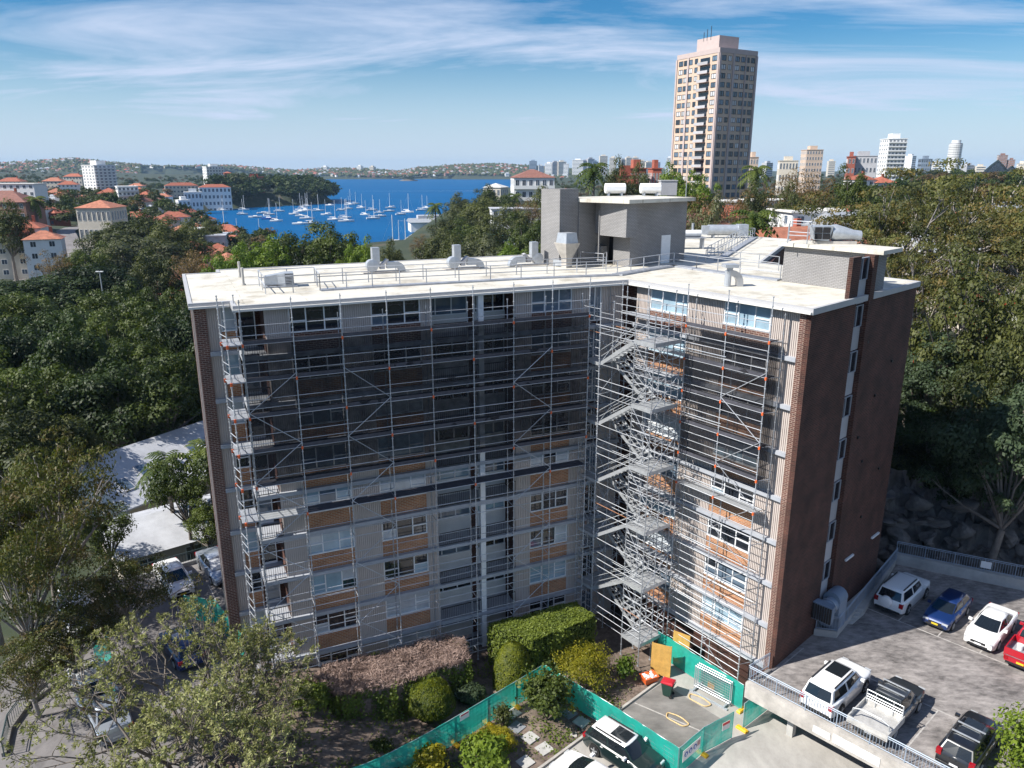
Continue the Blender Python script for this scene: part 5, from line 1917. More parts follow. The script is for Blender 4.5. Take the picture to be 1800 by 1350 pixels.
    for wx in (fx, rx):
        for s_ in (-1, 1):
            wy = s_ * (hw - 0.10)
            w_ = MB()
            w_.tube((0, -0.1, 0), (0, 0.1, 0), wr, 22)
            tyre = w_.build('wheel', MT['rubber'], t, mw @ T(wx, wy, wr), True, 40)
            rr = MB()
            rr.tube((0, s_ * 0.101, 0), (0, s_ * 0.115, 0), wr * 0.66, 16)
            rr.build('rim', MT['rim'] if col != 'green_black' and kind != 'suv' else MT['black'], tyre, mw @ T(wx, wy, wr))
            for k_ in range(5):
                a = 2 * math.pi * k_ / 5
                MB().box(-0.03, 0.03, min(s_ * 0.115, s_ * 0.13), max(s_ * 0.115, s_ * 0.13), 0.03, wr * 0.62).build('spoke', MT['alu'], tyre, mw @ T(wx, wy, wr) @ Matrix.Rotation(a, 4, 'Y'))
    # fittings
    fz, rz = lerp_tab(K['hood'], L_ / 2 - 0.14), lerp_tab(K['hood'], -L_ / 2 + 0.1)
    for s_ in (-1, 1):
        MB().box(L_ / 2 - 0.30, L_ / 2 - 0.03, s_ * hw * 0.66 - 0.17, s_ * hw * 0.66 + 0.17, fz - 0.17, fz - 0.02).build('headlight', MT['lamp_white'], t, mw)
        zz_ = (rz - 0.28, rz - 0.06) if not pick else (0.55, 0.75)
        if kind in ('suv', 'wagon', 'van'):
            zz_ = (0.78, 1.08)
        MB().box(-L_ / 2 - 0.01, -L_ / 2 + 0.2, s_ * hw * 0.80 - 0.12, s_ * hw * 0.80 + 0.12, *zz_).build('tail_light', MT['lamp_red'], t, mw)
        mx_ = b1 - (0.42 if kind != 'mini' else 0.35)
        MB().loft([[(mx_ - 0.08, s_ * hw * 0.95, zb + 0.08), (mx_ + 0.08, s_ * hw * 0.95, zb + 0.08), (mx_ + 0.08, s_ * hw * 0.95, zb + 0.2), (mx_ - 0.08, s_ * hw * 0.95, zb + 0.2)],
                   [(mx_ - 0.1, s_ * (hw + 0.16), zb + 0.06), (mx_ + 0.05, s_ * (hw + 0.16), zb + 0.06), (mx_ + 0.05, s_ * (hw + 0.16), zb + 0.22), (mx_ - 0.1, s_ * (hw + 0.16), zb + 0.22)]]).build('mirror', RC if kind == 'mini' else P, t, mw)
        for dx in (-0.9, 0.15):
            if not (pick and dx < -0.5):
                MB().box(dx, dx + 0.17, s_ * hw * 1.0 - 0.012, s_ * hw * 1.0 + 0.012, zb - 0.12, zb - 0.08).build('door_handle', RC if kind == 'mini' else (MT['galv_light'] if col in ('black', 'charcoal') else P), t, mw)
    MB().box(L_ / 2 - 0.06, L_ / 2 + 0.015, -hw * 0.45, hw * 0.45, fz - 0.22, fz - 0.08).box(L_ / 2 - 0.06, L_ / 2 + 0.01, -hw * 0.6, hw * 0.6, 0.28, 0.42).build('grille', MT['black'], t, mw)
    pm = MT['plate_y'] if plate == 'yellow' else MT['white']
    MB().box(L_ / 2 + 0.012, L_ / 2 + 0.03, -0.19, 0.19, 0.42, 0.53).build('number_plate', pm, t, mw)
    MB().box(-L_ / 2 - 0.035, -L_ / 2 - 0.012, -0.19, 0.19, 0.5 if not pick else 0.52, 0.61 if not pick else 0.63).build('number_plate', pm, t, mw)
    MB().box(-L_ / 2 - 0.03, -L_ / 2 + 0.05, -hw * 0.8, hw * 0.8, 0.34, 0.47).build('rear_bumper', MT['black'] if pick or kind == 'suv' else P, t, mw)
    if spare:
        o = MB().tube((-L_ / 2 - 0.26, 0.0, 0), (-L_ / 2 - 0.02, 0.0, 0), 0.38, 20).tube((-L_ / 2 - 0.3, 0, 0), (-L_ / 2 - 0.26, 0, 0), 0.28, 20, 0.38).build('spare_wheel_cover', P, t, mw @ T(0, 0.12, 0.98), True, 40)
    return t, mw, K


def ute_tray(t, mw, K, m, alloy):
    L_, hw = K['L'], K['W'] / 2
    b = MB()
    x0, x1 = -L_ / 2 - (0.25 if alloy else 0.0), -0.78
    zf = 0.86 if alloy else 0.86
    zt = zf + (0.28 if alloy else 0.42)
    wy = hw + (0.10 if alloy else -0.03)
    MB().box(x0, x1, -wy + 0.05, wy - 0.05, zf - 0.06, zf).build('tray_floor', MT['plank'] if not alloy else m, t, mw)
    for y0, y1 in ((-wy, -wy + 0.06), (wy - 0.06, wy)):
        MB().box(x0, x1, y0, y1, zf - 0.1, zt).build('tray_side', m, t, mw)
    MB().box(x0, x0 + 0.06, -wy + 0.062, wy - 0.062, zf - 0.1, zt).build('tailgate', m, t, mw)
    MB().box(x1 - 0.05, x1, -wy + 0.062, wy - 0.062, zf - 0.06, zt).build('tray_front', m, t, mw)
    return x0, x1, zf, zt, wy


H = math.radians(42)
car('parked_suv', 'white four wheel drive with spare wheel on its tail, in the shade', 'suv', 'white', 28.6, 49.2, DZ, H, spare=True, rails=True)
car('parked_hatchback', 'dark blue car half in shade with a yellow number plate', 'hatch', 'navy', 30.7, 47.1, DZ, H + math.pi, plate='yellow')
car('parked_sedan', 'clean white sedan in full sun facing the camera on the car deck', 'sedan', 'white', 32.5, 45.0, DZ, H + math.pi)
t, mw, K = car('parked_ute', 'bright red utility truck with buckets in its open tray at the right edge', 'ute', 'red', 34.0, 42.9, DZ, H, cat='utility truck', plate='yellow')
x0, x1, zf, zt, wy = ute_tray(t, mw, K, PT['red'], False)
for (bx_, by_, r_, h_) in ((-1.6, 0.35, 0.16, 0.34), (-2.0, -0.2, 0.15, 0.3), (-1.25, -0.45, 0.14, 0.36)):
    o = MB().tube((bx_, by_, 0), (bx_, by_, h_), r_, 14, r_ * 1.15).mesh('paint_bucket', MT['white'], True, 40)
    o = put('paint_bucket', o, None, mw @ T(0, 0, zf + 0.005))
    tag(o, {0.35: 'white bucket in the red truck tray, left of the others', -0.2: 'white bucket in the red truck tray, nearest the tailgate', -0.45: 'white bucket in the red truck tray, nearest the cab'}[by_], 'bucket', 'buckets in the red truck')
car('parked_suv', 'white off road wagon with black sunroof beside the deck railing', 'suv', 'white', 19.45, 38.75, DZ, H, sunroof=True, rails=True)
t, mw, K = car('parked_ute', 'charcoal utility truck with a bare alloy tray and roof bars', 'ute', 'charcoal', 21.75, 36.9, DZ, H, cat='utility truck', bars=2)
x0, x1, zf, zt, wy = ute_tray(t, mw, K, PT['tray'], True)
hb = MB()
for y in (-wy + 0.1, wy - 0.1):
    hb.tube((x1 - 0.1, y, zf), (x1 - 0.1, y, 1.7), 0.035)
for z in (zf + 0.3, zf + 0.45, zf + 0.6, 1.7):
    hb.tube((x1 - 0.1, -wy + 0.1, z), (x1 - 0.1, wy - 0.1, z), 0.025)
for y in (-0.45, 0.45):
    hb.tube((x1 - 0.1, y, zf), (x1 - 0.1, y, 1.7), 0.025)
hb.build('headboard_frame', MT['alu'], t, mw)
hb = MB()
hb.path([(x0 + 0.35, -wy + 0.08, zt), (x0 + 0.35, -wy + 0.12, 1.45), (x0 + 0.35, -0.5, 1.6), (x0 + 0.35, 0.5, 1.6), (x0 + 0.35, wy - 0.12, 1.45), (x0 + 0.35, wy - 0.08, zt)], 0.035)
hb.build('rear_hoop', MT['alu'], t, mw)
car('parked_wagon', 'glossy black wagon with two silver roof bars beside the bright green shrub', 'wagon', 'black', 24.9, 34.3, DZ, H, bars=2, sunroof=True)
car('parked_hatchback', 'black car with white roof and sunroof behind the green fence', 'mini', 'green_black', 6.55, 37.0, PZ, math.radians(-44), 'white', sunroof=True, rails=True)
car('parked_sedan', 'white car cut off by the bottom edge beside the black car', 'sedan', 'white', 4.55, 34.6, PZ, math.radians(136))
car('parked_sedan', 'white sedan with a dark windscreen in the left car park', 'sedan', 'white', -26.1, 52.2, LZ_, math.radians(-52), plate='yellow')
car('parked_sedan', 'silver sedan with a bright windscreen shade in the left car park', 'sedan', 'silver', -23.5, 54.1, LZ_, math.radians(-52), sunshade=True)
car('parked_van', 'white van under the trees at the left, mostly hidden by leaves', 'van', 'white', -30.6, 47.0, LZ_, math.radians(-52), cat='van')
car('parked_hatchback', 'dark blue car behind the foreground tree in the left car park', 'hatch', 'navy', -21.9, 43.6, LZ_, math.radians(130))
car('parked_sedan', 'white car behind the foreground tree nearest the curved railing', 'sedan', 'white', -25.8, 39.6, LZ_, math.radians(128))
car('parked_sedan', 'silver car under the foreground tree, lowest in the left car park', 'sedan', 'silver', -23.6, 37.3, LZ_, math.radians(128))
# ------------------------------------------------------------------ land, harbour and far shore
WPX = [(392, 425), (430, 438), (560, 452), (690, 440), (748, 396), (790, 384), (818, 370), (838, 358), (862, 348), (905, 332), (906, 318), (900, 315.0), (800, 314.9), (700, 314.8), (600, 314.8), (480, 314.6), (360, 313.6), (250, 313.2),
       (250, 320), (370, 321), (455, 324), (500, 334), (560, 346), (588, 354), (570, 358.5), (540, 359), (500, 362), (440, 364), (385, 369), (345, 374), (300, 372), (298, 378), (315, 388), (332, 399)]
WP = np.array([G(px, py, 0).xy[:] for px, py in WPX])
CTRL = np.array([
    (0, 40, 7.2), (15, 40, 7.2), (28, 34, 7.2), (-10, 36, 7.4), (-20, 45, 9.6), (-26, 50, 9.8), (-30, 38, 9.8), (-28, 28, 9.8), (8, 25, 7.2), (0, 60, 7.2), (20, 60, 9), (-15, 60, 7), (25, 47, 8), (40, 40, 10.5), (40, 20, 10), (0, 0, 8), (-40, 10, 9), (50, 10, 10),
    (-38, 66, 6), (-30, 78, 5.5), (-18, 92, 5), (-55, 55, 7), (-60, 85, 4.5), (-60, 120, 4), (-40, 140, 3.2), (-100, 120, 5.5), (-100, 165, 5), (-15, 130, 4), (-70, 220, 4), (-20, 220, 4),
    (32, 55, 10.3), (38, 51.8, 10.3), (44, 49.2, 10.3), (36, 48, 9), (50, 46.5, 10.6), (35, 55.5, 10.6), (41, 53, 10.6), (47, 50, 10.8), (35, 63, 16), (42, 60, 16), (48, 57, 16.2), (48, 72, 18), (62, 82, 20), (42, 92, 18), (30, 112, 16), (20, 140, 13), (70, 60, 18), (90, 100, 22),
    (60, 160, 21), (100, 260, 26), (150, 300, 29), (260, 420, 32), (420, 700, 33), (110, 420, 20), (60, 330, 12), (20, 330, 6), (40, 240, 13), (220, 250, 30), (600, 1200, 30), (1200, 2000, 26), (800, 900, 34), (300, 1400, 14), (500, 2500, 15), (1800, 1200, 26), (2500, 3500, 20), (1200, 3500, 20),
    (120, 560, 12), (110, 700, 8),
    (-140, 200, 9), (-180, 230, 13), (-230, 330, 17), (-330, 330, 22), (-300, 500, 20), (-420, 720, 16), (-600, 900, 18), (-500, 500, 30), (-900, 1400, 22), (-380, 900, 12), (-290, 930, 14), (-240, 950, 10), (-110, 330, 5), (-130, 400, 4), (-700, 1700, 14), (-1400, 1600, 40), (-1500, 2500, 40), (-500, 1300, 8), (-420, 1150, 14),
], dtype=float)


def in_water(x, y):
    inside = np.zeros(x.shape, bool)
    n = len(WP)
    j = n - 1
    for i in range(n):
        xi, yi = WP[i]
        xj, yj = WP[j]
        c = ((yi > y) != (yj > y)) & (x < (xj - xi) * (y - yi) / (yj - yi + 1e-12) + xi)
        inside ^= c
        j = i
    return inside


def shore_dist(x, y):
    d = np.full(x.shape, 1e9)
    n = len(WP)
    for i in range(n):
        a, b_ = WP[i], WP[(i + 1) % n]
        e = b_ - a
        t = np.clip(((x - a[0]) * e[0] + (y - a[1]) * e[1]) / (e @ e), 0, 1)
        d = np.minimum(d, np.hypot(x - a[0] - t * e[0], y - a[1] - t * e[1]))
    return d


SKY = np.array([(-900, 286), (-300, 284), (0, 286), (60, 284), (130, 281), (200, 286), (300, 290), (400, 291), (470, 295), (520, 297), (560, 294.5), (640, 296), (700, 299), (735, 292), (800, 288), (880, 286.5), (950, 290), (1000, 293), (1100, 297), (1200, 297.5), (2600, 297.5)], float)


def land_h(x, y):
    x, y = np.atleast_1d(np.asarray(x, float)), np.atleast_1d(np.asarray(y, float))
    shp = x.shape
    x, y = x.ravel(), y.ravel()
    r = np.hypot(x, y)
    num, den = np.zeros(len(x)), np.zeros(len(x))
    for cx_, cy_, cz in CTRL:
        w = 1.0 / ((x - cx_) ** 2 + (y - cy_) ** 2 + 4.0) ** 1.7
        num += w * cz
        den += w
    h = num / den
    d = shore_dist(x, y)
    far = smooth_np(2500, 3000, r)
    az = np.arctan2(x, np.maximum(y, 1e-3))
    px = 900 + FPX / _cp * np.tan(np.clip(az, -1.4, 1.4))
    top = CAMZ + (292 - np.interp(px, SKY[:, 0], SKY[:, 1])) / FPX * 4000 + 6 * np.sin(x * 0.006) * np.sin(y * 0.004 + x * 0.003)
    ramp_ = smooth_np(3050, 4050, r) * 0.94 + 0.06
    hf = top * ramp_ * (1 - 0.5 * smooth_np(4300, 6500, r))
    h = h * (1 - far) + hf * far
    h = np.where(r < 3000, np.minimum(h, 1.2 + 0.6 * d), h)
    h = np.where(in_water(x, y), -3.0, np.maximum(h, 0.9))
    return h.reshape(shp)


def smooth_np(a, b_, x):
    u = np.clip((x - a) / (b_ - a), 0, 1)
    return u * u * (3 - 2 * u)


def hz(x, y):
    return float(land_h(x, y)[0])


def landmat():
    m, nt, b = newmat('land_cover')
    L = nt.links
    t = nt.nodes.new("ShaderNodeTexCoord")
    n1_ = nt.nodes.new("ShaderNodeTexNoise")
    n1_.inputs["Scale"].default_value = 0.06
    n1_.inputs["Detail"].default_value = 8
    n1_.inputs["Roughness"].default_value = 0.7
    L.new(t.outputs["Object"], n1_.inputs["Vector"])
    r = nt.nodes.new("ShaderNodeValToRGB")
    e = r.color_ramp.elements
    e[0].position, e[0].color = 0.35, (0.016, 0.026, 0.012, 1)
    e[1].position, e[1].color = 0.55, (0.032, 0.045, 0.018, 1)
    x = e.new(0.66)
    x.color = (0.085, 0.07, 0.05, 1)
    L.new(n1_.outputs["Fac"], r.inputs[0])
    L.new(r.outputs[0], b.inputs["Base Color"])
    b.inputs["Roughness"].default_value = 0.95
    bu = nt.nodes.new("ShaderNodeBump")
    bu.inputs["Strength"].default_value = 0.8
    bu.inputs["Distance"].default_value = 0.6
    L.new(n1_.outputs["Fac"], bu.inputs["Height"])
    L.new(bu.outputs[0], b.inputs["Normal"])
    return m


MT['land'] = landmat()
angs = np.concatenate([np.radians(np.linspace(-180, -62, 30, endpoint=False)), np.radians(np.linspace(-62, 62, 420, endpoint=False)), np.radians(np.linspace(62, 180, 30))])
rads = np.concatenate([[1.0], np.geomspace(12, 9000, 190)])
AA, RR = np.meshgrid(angs, rads)
TX, TY_ = np.sin(AA) * RR, np.cos(AA) * RR
TZ_ = land_h(TX, TY_)
na, nr_ = len(angs), len(rads)
idx = np.arange(na * nr_).reshape(nr_, na)
quads = np.stack([idx[:-1, :-1], idx[:-1, 1:], idx[1:, 1:], idx[1:, :-1]], -1).reshape(-1, 4)[:, ::-1]
ter = put('terrain', np_mesh('terrain', np.stack([TX, TY_, TZ_], -1).reshape(-1, 3), quads, MT['land'], smooth=True))
ter["kind"] = "structure"


def watermat():
    m, nt, b = newmat('harbour_water')
    L = nt.links
    t = nt.nodes.new("ShaderNodeTexCoord")
    mp = nt.nodes.new("ShaderNodeMapping")
    mp.inputs["Scale"].default_value = (0.35, 1.0, 1)
    L.new(t.outputs["Object"], mp.inputs[0])
    n1_ = nt.nodes.new("ShaderNodeTexNoise")
    n1_.inputs["Scale"].default_value = 0.35
    n1_.inputs["Detail"].default_value = 6
    L.new(mp.outputs[0], n1_.inputs["Vector"])
    n2 = nt.nodes.new("ShaderNodeTexNoise")
    n2.inputs["Scale"].default_value = 0.012
    n2.inputs["Detail"].default_value = 4
    L.new(mp.outputs[0], n2.inputs["Vector"])
    mx = nt.nodes.new("ShaderNodeMix")
    mx.data_type = 'RGBA'
    L.new(n2.outputs["Fac"], mx.inputs[0])
    mx.inputs[6].default_value = (0.001, 0.066, 0.19, 1)
    mx.inputs[7].default_value = (0.002, 0.10, 0.265, 1)
    df = nt.nodes.new("ShaderNodeBsdfDiffuse")
    L.new(mx.outputs[2], df.inputs["Color"])
    gl_ = nt.nodes.new("ShaderNodeBsdfGlossy")
    gl_.inputs["Roughness"].default_value = 0.22
    gl_.inputs["Color"].default_value = (0.7, 0.85, 1, 1)
    bu = nt.nodes.new("ShaderNodeBump")
    bu.inputs["Strength"].default_value = 1.0
    bu.inputs["Distance"].default_value = 1.2
    L.new(n1_.outputs["Fac"], bu.inputs["Height"])
    L.new(bu.outputs[0], df.inputs["Normal"])
    L.new(bu.outputs[0], gl_.inputs["Normal"])
    ms = nt.nodes.new("ShaderNodeMixShader")
    ms.inputs[0].default_value = 0.09
    L.new(df.outputs[0], ms.inputs[1])
    L.new(gl_.outputs[0], ms.inputs[2])
    L.new(ms.outputs[0], nt.nodes["Material Output"].inputs[0])
    return m


MT['water'] = watermat()
wo = MB().prism([(-4000, 150), (6000, 150), (6000, 5200), (-4000, 5200)], -2.0, 0.0).build('harbour_water', MT['water'])
wo["kind"] = "structure"

# ------------------------------------------------------------------ plants
def cards(P, N, size, aspect=0.55, droop=0.0, rng=None, bend=False):
    """leaf shaped quads at points P facing N"""
    n = len(P)
    rv = rng.normal(size=(n, 3))
    Tn = np.cross(N, rv)
    Tn[:, 2] -= droop
    Tn /= np.linalg.norm(Tn, axis=1, keepdims=True) + 1e-9
    B = np.cross(N, Tn)
    B /= np.linalg.norm(B, axis=1, keepdims=True) + 1e-9
    s = (size * rng.uniform(0.65, 1.35, n))[:, None]
    a = P - Tn * s * 0.5
    c = P + Tn * s * 0.5
    b_ = P + B * s * aspect * 0.5 + Tn * s * 0.05
    d = P - B * s * aspect * 0.5 + Tn * s * 0.05
    V_ = np.stack([a, b_, c, d], 1).reshape(-1, 3)
    return V_, np.arange(4 * n).reshape(-1, 4)


def unit(v):
    return v / (np.linalg.norm(v, axis=1, keepdims=True) + 1e-9)


def crown_pts(rng, nclump, rx, rz, zc, cr, per, shell=0.62, flat=0.75, lobes=None):
    """clump centres spread through an uneven ellipsoid, leaves on each clump"""
    d = unit(rng.normal(size=(nclump, 3)))
    d[:, 2] = np.abs(d[:, 2]) * np.where(rng.random(nclump) < 0.80, 1, -0.55)
    rad = rng.uniform(shell, 1.0, nclump)[:, None]
    wob = 1 + 0.22 * np.sin(3 * np.arctan2(d[:, 1], d[:, 0]) + rng.uniform(0, 6)) + 0.12 * rng.normal(size=nclump)
    C_ = d * rad * np.array([rx, rx, rz]) * wob[:, None] + np.array([0, 0, zc])
    crs = cr * rng.uniform(0.6, 1.35, nclump)
    P, N = [], []
    for c, r_ in zip(C_, crs):
        k = int(per * (r_ / cr) ** 2)
        u = unit(rng.normal(size=(k, 3)))
        low = (u[:, 2] < -0.25) & (rng.random(k) < 0.7)
        u[low, 2] *= -1
        rr = r_ * rng.uniform(0.55, 1.05, k)[:, None]
        P.append(c + u * rr * np.array([1, 1, flat]))
        N.append(unit(u * 1.0 + np.array([0, 0, 0.3]) + rng.normal(size=(k, 3)) * 0.3))
    return C_, np.concatenate(P), np.concatenate(N)


def limbs(mb, C_, rng, h0, r0, n, spread=0.5, lean=(0, 0)):
    base = Vector((0, 0, -0.6))
    fork = Vector((lean[0], lean[1], h0))
    pts = [base, Vector((lean[0] * 0.3 + rng.normal() * 0.1, lean[1] * 0.3, h0 * 0.5)), fork]
    for a, b_, ra, rb in ((pts[0], pts[1], r0 * 1.3, r0), (pts[1], pts[2], r0, r0 * 0.8)):
        mb.tube(a, b_, ra, 8, rb, caps=False)
    order = rng.permutation(len(C_))[:n]
    for i in order:
        c = Vector(C_[i])
        mid = fork.lerp(c, 0.45) + Vector((rng.normal() * 0.3, rng.normal() * 0.3, abs(rng.normal()) * 0.4 - 0.2))
        mb.tube(fork, mid, r0 * 0.42, 6, r0 * 0.26, caps=False)
        mb.tube(mid, c, r0 * 0.26, 5, r0 * 0.08, caps=False)
        for _ in range(2):
            e = c + Vector(rng.normal(size=3) * 0.5)
            mb.tube(mid.lerp(c, 0.6), e, r0 * 0.12, 4, r0 * 0.04, caps=False)


LF = {
    'fig': leafmat('leaf_fig', (0.008, 0.018, 0.005), (0.048, 0.075, 0.016), 0.35, 0.25),
    'lime': leafmat('leaf_lime', (0.07, 0.125, 0.012), (0.20, 0.265, 0.03), 0.6),
    'camphor': leafmat('leaf_camphor', (0.018, 0.034, 0.007), (0.105, 0.135, 0.024), 0.4, 0.28),
    'gum': leafmat('leaf_gum', (0.04, 0.05, 0.016), (0.15, 0.155, 0.045), 0.35, 0.3, tint=(0.18, 0.132, 0.038)),
    'olive': leafmat('leaf_olive', (0.024, 0.036, 0.011), (0.125, 0.135, 0.036), 0.4, 0.28),
    'grey': leafmat('leaf_grey_green', (0.068, 0.079, 0.040), (0.180, 0.184, 0.090), 0.4),
    'brown': leafmat('leaf_brown', (0.090, 0.061, 0.030), (0.210, 0.136, 0.060), 0.5),
    'gumbrown': leafmat('leaf_gum_brown', (0.035, 0.046, 0.013), (0.135, 0.14, 0.042), 0.45, 0.3, tint=(0.15, 0.112, 0.045)),
    'wet': leafmat('leaf_glossy', (0.022, 0.040, 0.020), (0.085, 0.12, 0.06), 0.6),
    'bud': leafmat('leaf_silvery', (0.15, 0.155, 0.055), (0.43, 0.43, 0.20), 0.7, 0.3),
    'box': leafmat('leaf_clipped_box', (0.045, 0.068, 0.006), (0.188, 0.204, 0.012), 1.2),
    'hedge': leafmat('leaf_hedge', (0.053, 0.082, 0.014), (0.180, 0.224, 0.035), 1.0),
    'yellow': leafmat('leaf_yellow_green', (0.165, 0.163, 0.010), (0.405, 0.340, 0.025), 1.0),
    'twig': leafmat('dry_twigs', (0.12, 0.08, 0.066), (0.33, 0.235, 0.2), 1.2, 0.1),
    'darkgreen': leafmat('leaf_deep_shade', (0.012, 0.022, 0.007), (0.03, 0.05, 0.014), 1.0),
    'palm': leafmat('leaf_palm', (0.038, 0.068, 0.012), (0.135, 0.163, 0.030), 0.8),
    'red': leafmat('leaf_red_flower', (0.25, 0.03, 0.015), (0.5, 0.07, 0.03), 0.8),
}
TREE = {}


def tree_kind(key, leaf, seed, nclump, rx, rz, zc, cr, per, size, trunk_h, trunk_r, bark='bark', nlimb=18, aspect=0.6, droop=0.0, shell=0.62, flat=0.75, extra=None):
    rng = np.random.default_rng(seed)
    C_, P, N = crown_pts(rng, nclump, rx, rz, zc, cr, per, shell, flat)
    V_, F_ = cards(P, N, size, aspect, droop, rng)
    mats, mi = [LF[leaf]], None
    if extra:
        mats.append(LF[extra[0]])
        mi = (rng.random(len(F_)) < extra[1]).astype(int)
    crown = np_mesh('crown', V_, F_, mats, mi)
    mb = MB()
    limbs(mb, C_, rng, trunk_h, trunk_r, nlimb, lean=(rng.normal() * 0.3, rng.normal() * 0.3))
    trunk = mb.mesh('trunk', MT[bark], True)
    TREE[key] = (crown, trunk, zc + rz)


#            key       leaf      seed  n   rx   rz   zc   cr  per size  trunk
tree_kind('fig', 'fig', 1, 85, 6.5, 5.0, 9.0, 1.7, 150, 0.42, 4.5, 0.55, nlimb=14)
tree_kind('fig2', 'fig', 2, 80, 6.0, 4.6, 9.4, 1.6, 150, 0.42, 4.8, 0.5, nlimb=14)
tree_kind('camphor', 'camphor', 3, 95, 6.0, 4.8, 9.0, 1.45, 150, 0.36, 4.6, 0.45)
tree_kind('camphor2', 'camphor', 4, 90, 5.6, 5.2, 9.6, 1.4, 150, 0.36, 5.2, 0.42)
tree_kind('lime', 'lime', 5, 95, 5.6, 5.0, 8.4, 1.25, 140, 0.34, 4.0, 0.4)
tree_kind('olive', 'olive', 6, 75, 5.2, 4.4, 8.2, 1.5, 130, 0.38, 4.4, 0.4)
tree_kind('gum', 'gum', 7, 74, 7.8, 5.2, 13.0, 1.35, 170, 0.30, 7.0, 0.5, 'bark_pale', 34, 0.4, 0.8, 0.35, 0.5)
tree_kind('gum2', 'gum', 8, 66, 7.0, 5.0, 12.0, 1.25, 170, 0.30, 6.0, 0.42, 'bark_pale', 34, 0.4, 0.8, 0.35, 0.5)
tree_kind('gumbrown', 'gumbrown', 9, 80, 5.0, 4.6, 9.5, 1.0, 150, 0.26, 5.5, 0.3, 'bark_pale', 30, 0.4, 1.0, 0.45, 0.7, ('camphor', 0.12))
tree_kind('grey', 'grey', 10, 70, 4.6, 4.0, 7.2, 1.3, 120, 0.36, 3.6, 0.35, 'bark', 22)
tree_kind('brown', 'brown', 11, 60, 4.4, 4.0, 7.2, 1.1, 70, 0.34, 3.6, 0.35, 'bark', 40, 0.3, 0.0, 0.4)
tree_kind('glossy', 'wet', 12, 110, 5.2, 5.6, 8.6, 1.1, 170, 0.30, 4.5, 0.35, 'bark', 20)
tree_kind('orchard', 'camphor', 13, 55, 3.6, 2.6, 5.6, 0.9, 130, 0.24, 3.0, 0.2, 'bark', 24, 0.5, 0, 0.5, 0.6)
tree_kind('far', 'olive', 14, 34, 5.2, 4.2, 7.0, 2.0, 46, 0.85, 4.0, 0.4, 'bark', 6)
tree_kind('far2', 'fig', 15, 34, 5.4, 4.0, 6.6, 2.0, 46, 0.85, 4.0, 0.4, 'bark', 6)
tree_kind('far3', 'camphor', 16, 34, 4.6, 4.2, 6.8, 1.9, 46, 0.8, 4.0, 0.4, 'bark', 6)
tree_kind('farbrown', 'brown', 17, 30, 4.4, 3.8, 6.4, 1.7, 40, 0.7, 3.6, 0.35, 'bark', 14)
tree_kind('redtree', 'olive', 18, 60, 4.2, 4.0, 7.0, 1.1, 120, 0.3, 4.0, 0.3, 'bark', 16, extra=('red', 0.008))


def tree(key, x, y, top, label, z=None, sx=1.0, group=None, rot=None, cat='tree', name='tree'):
    """plant a tree whose crown reaches the height TOP"""
    crown, trunk, ht = TREE[key]
    z = hz(x, y) if z is None else z
    k = max(0.25, (top - z) / ht)
    mw = T(x, y, z) @ RZ(rnd.uniform(0, 6.28) if rot is None else rot) @ S(k * sx, k * sx, k)
    t = thing(name, label, cat, mw, group)
    put('crown', crown, t, mw)
    put('trunk', trunk, t, mw)
    return t


def tree_at(key, px, pytop, Y, label, width=None, **kw):
    """px and the photo row of its top at distance Y; WIDTH in photo pixels"""
    p = GY(px, pytop, Y)
    crown, trunk, ht = TREE[key]
    z = kw.pop('z', None)
    z = hz(p.x, Y) if z is None else z
    sx = 1.0
    if width:
        k = max(0.25, (p.z - z) / ht)
        rx = {'fig': 7.5, 'fig2': 7, 'camphor': 7, 'camphor2': 6.6, 'lime': 6.4, 'olive': 6.2, 'gum': 8.4, 'gum2': 7.4, 'gumbrown': 5.7, 'grey': 5.5, 'brown': 5.2, 'glossy': 6.0, 'orchard': 4.3, 'far': 6.5, 'far2': 6.6, 'far3': 5.9, 'farbrown': 5.4, 'redtree': 5.0}[key]
        sx = (width / 2 / FPX * math.hypot(p.x, Y)) / (rx * k)
    return tree(key, p.x, Y, p.z, label, z, sx, **kw)


def palm_meshes(seed=5, nf=34, flen=2.6):
    rng = np.random.default_rng(seed)
    V_, F_ = [], []
    c = 0
    for i in range(nf):
        a = rng.uniform(0, 2 * math.pi)
        el = rng.uniform(-0.5, 1.2)
        d = np.array([math.cos(a), math.sin(a), 0])
        side = np.array([-d[1], d[0], 0])
        for k in range(9):
            u0, u1 = k / 9, (k + 1) / 9
            f = lambda u: d * flen * u * math.cos(el * (1 - u * 0.4)) + np.array([0, 0, flen * (u * math.sin(el) - 0.75 * u * u)])
            w = 0.42 * math.sin(math.pi * (u0 * 0.85 + 0.12))
            p0, p1 = f(u0), f(u1)
            for s_ in (-1, 1):
                V_ += [p0, p0 + (p1 - p0) * 0.7, p1 + side * s_ * w - np.array([0, 0, 0.5 * w]), p0 + (p1 - p0) * 0.35 + side * s_ * w - np.array([0, 0, 0.5 * w])]
                F_.append((c, c + 1, c + 2, c + 3))
                c += 4
    return np_mesh('fronds', np.array(V_), np.array(F_), LF['palm'])


PALM = palm_meshes()


def palm(x, y, z, h, label, k=1.0, group='palms'):
    t = thing('palm_tree', label, 'palm tree', T(x, y, z), group)
    MB().tube((0, 0, -0.5), (0.1, 0, h * 0.5), 0.22 * k, 8, 0.18 * k).tube((0.1, 0, h * 0.5), (0, 0, h), 0.18 * k, 8, 0.16 * k).build('trunk', MT['bark'], t, T(x, y, z), True)
    put('fronds', PALM, t, T(x, y, z + h) @ S(k))
    return t
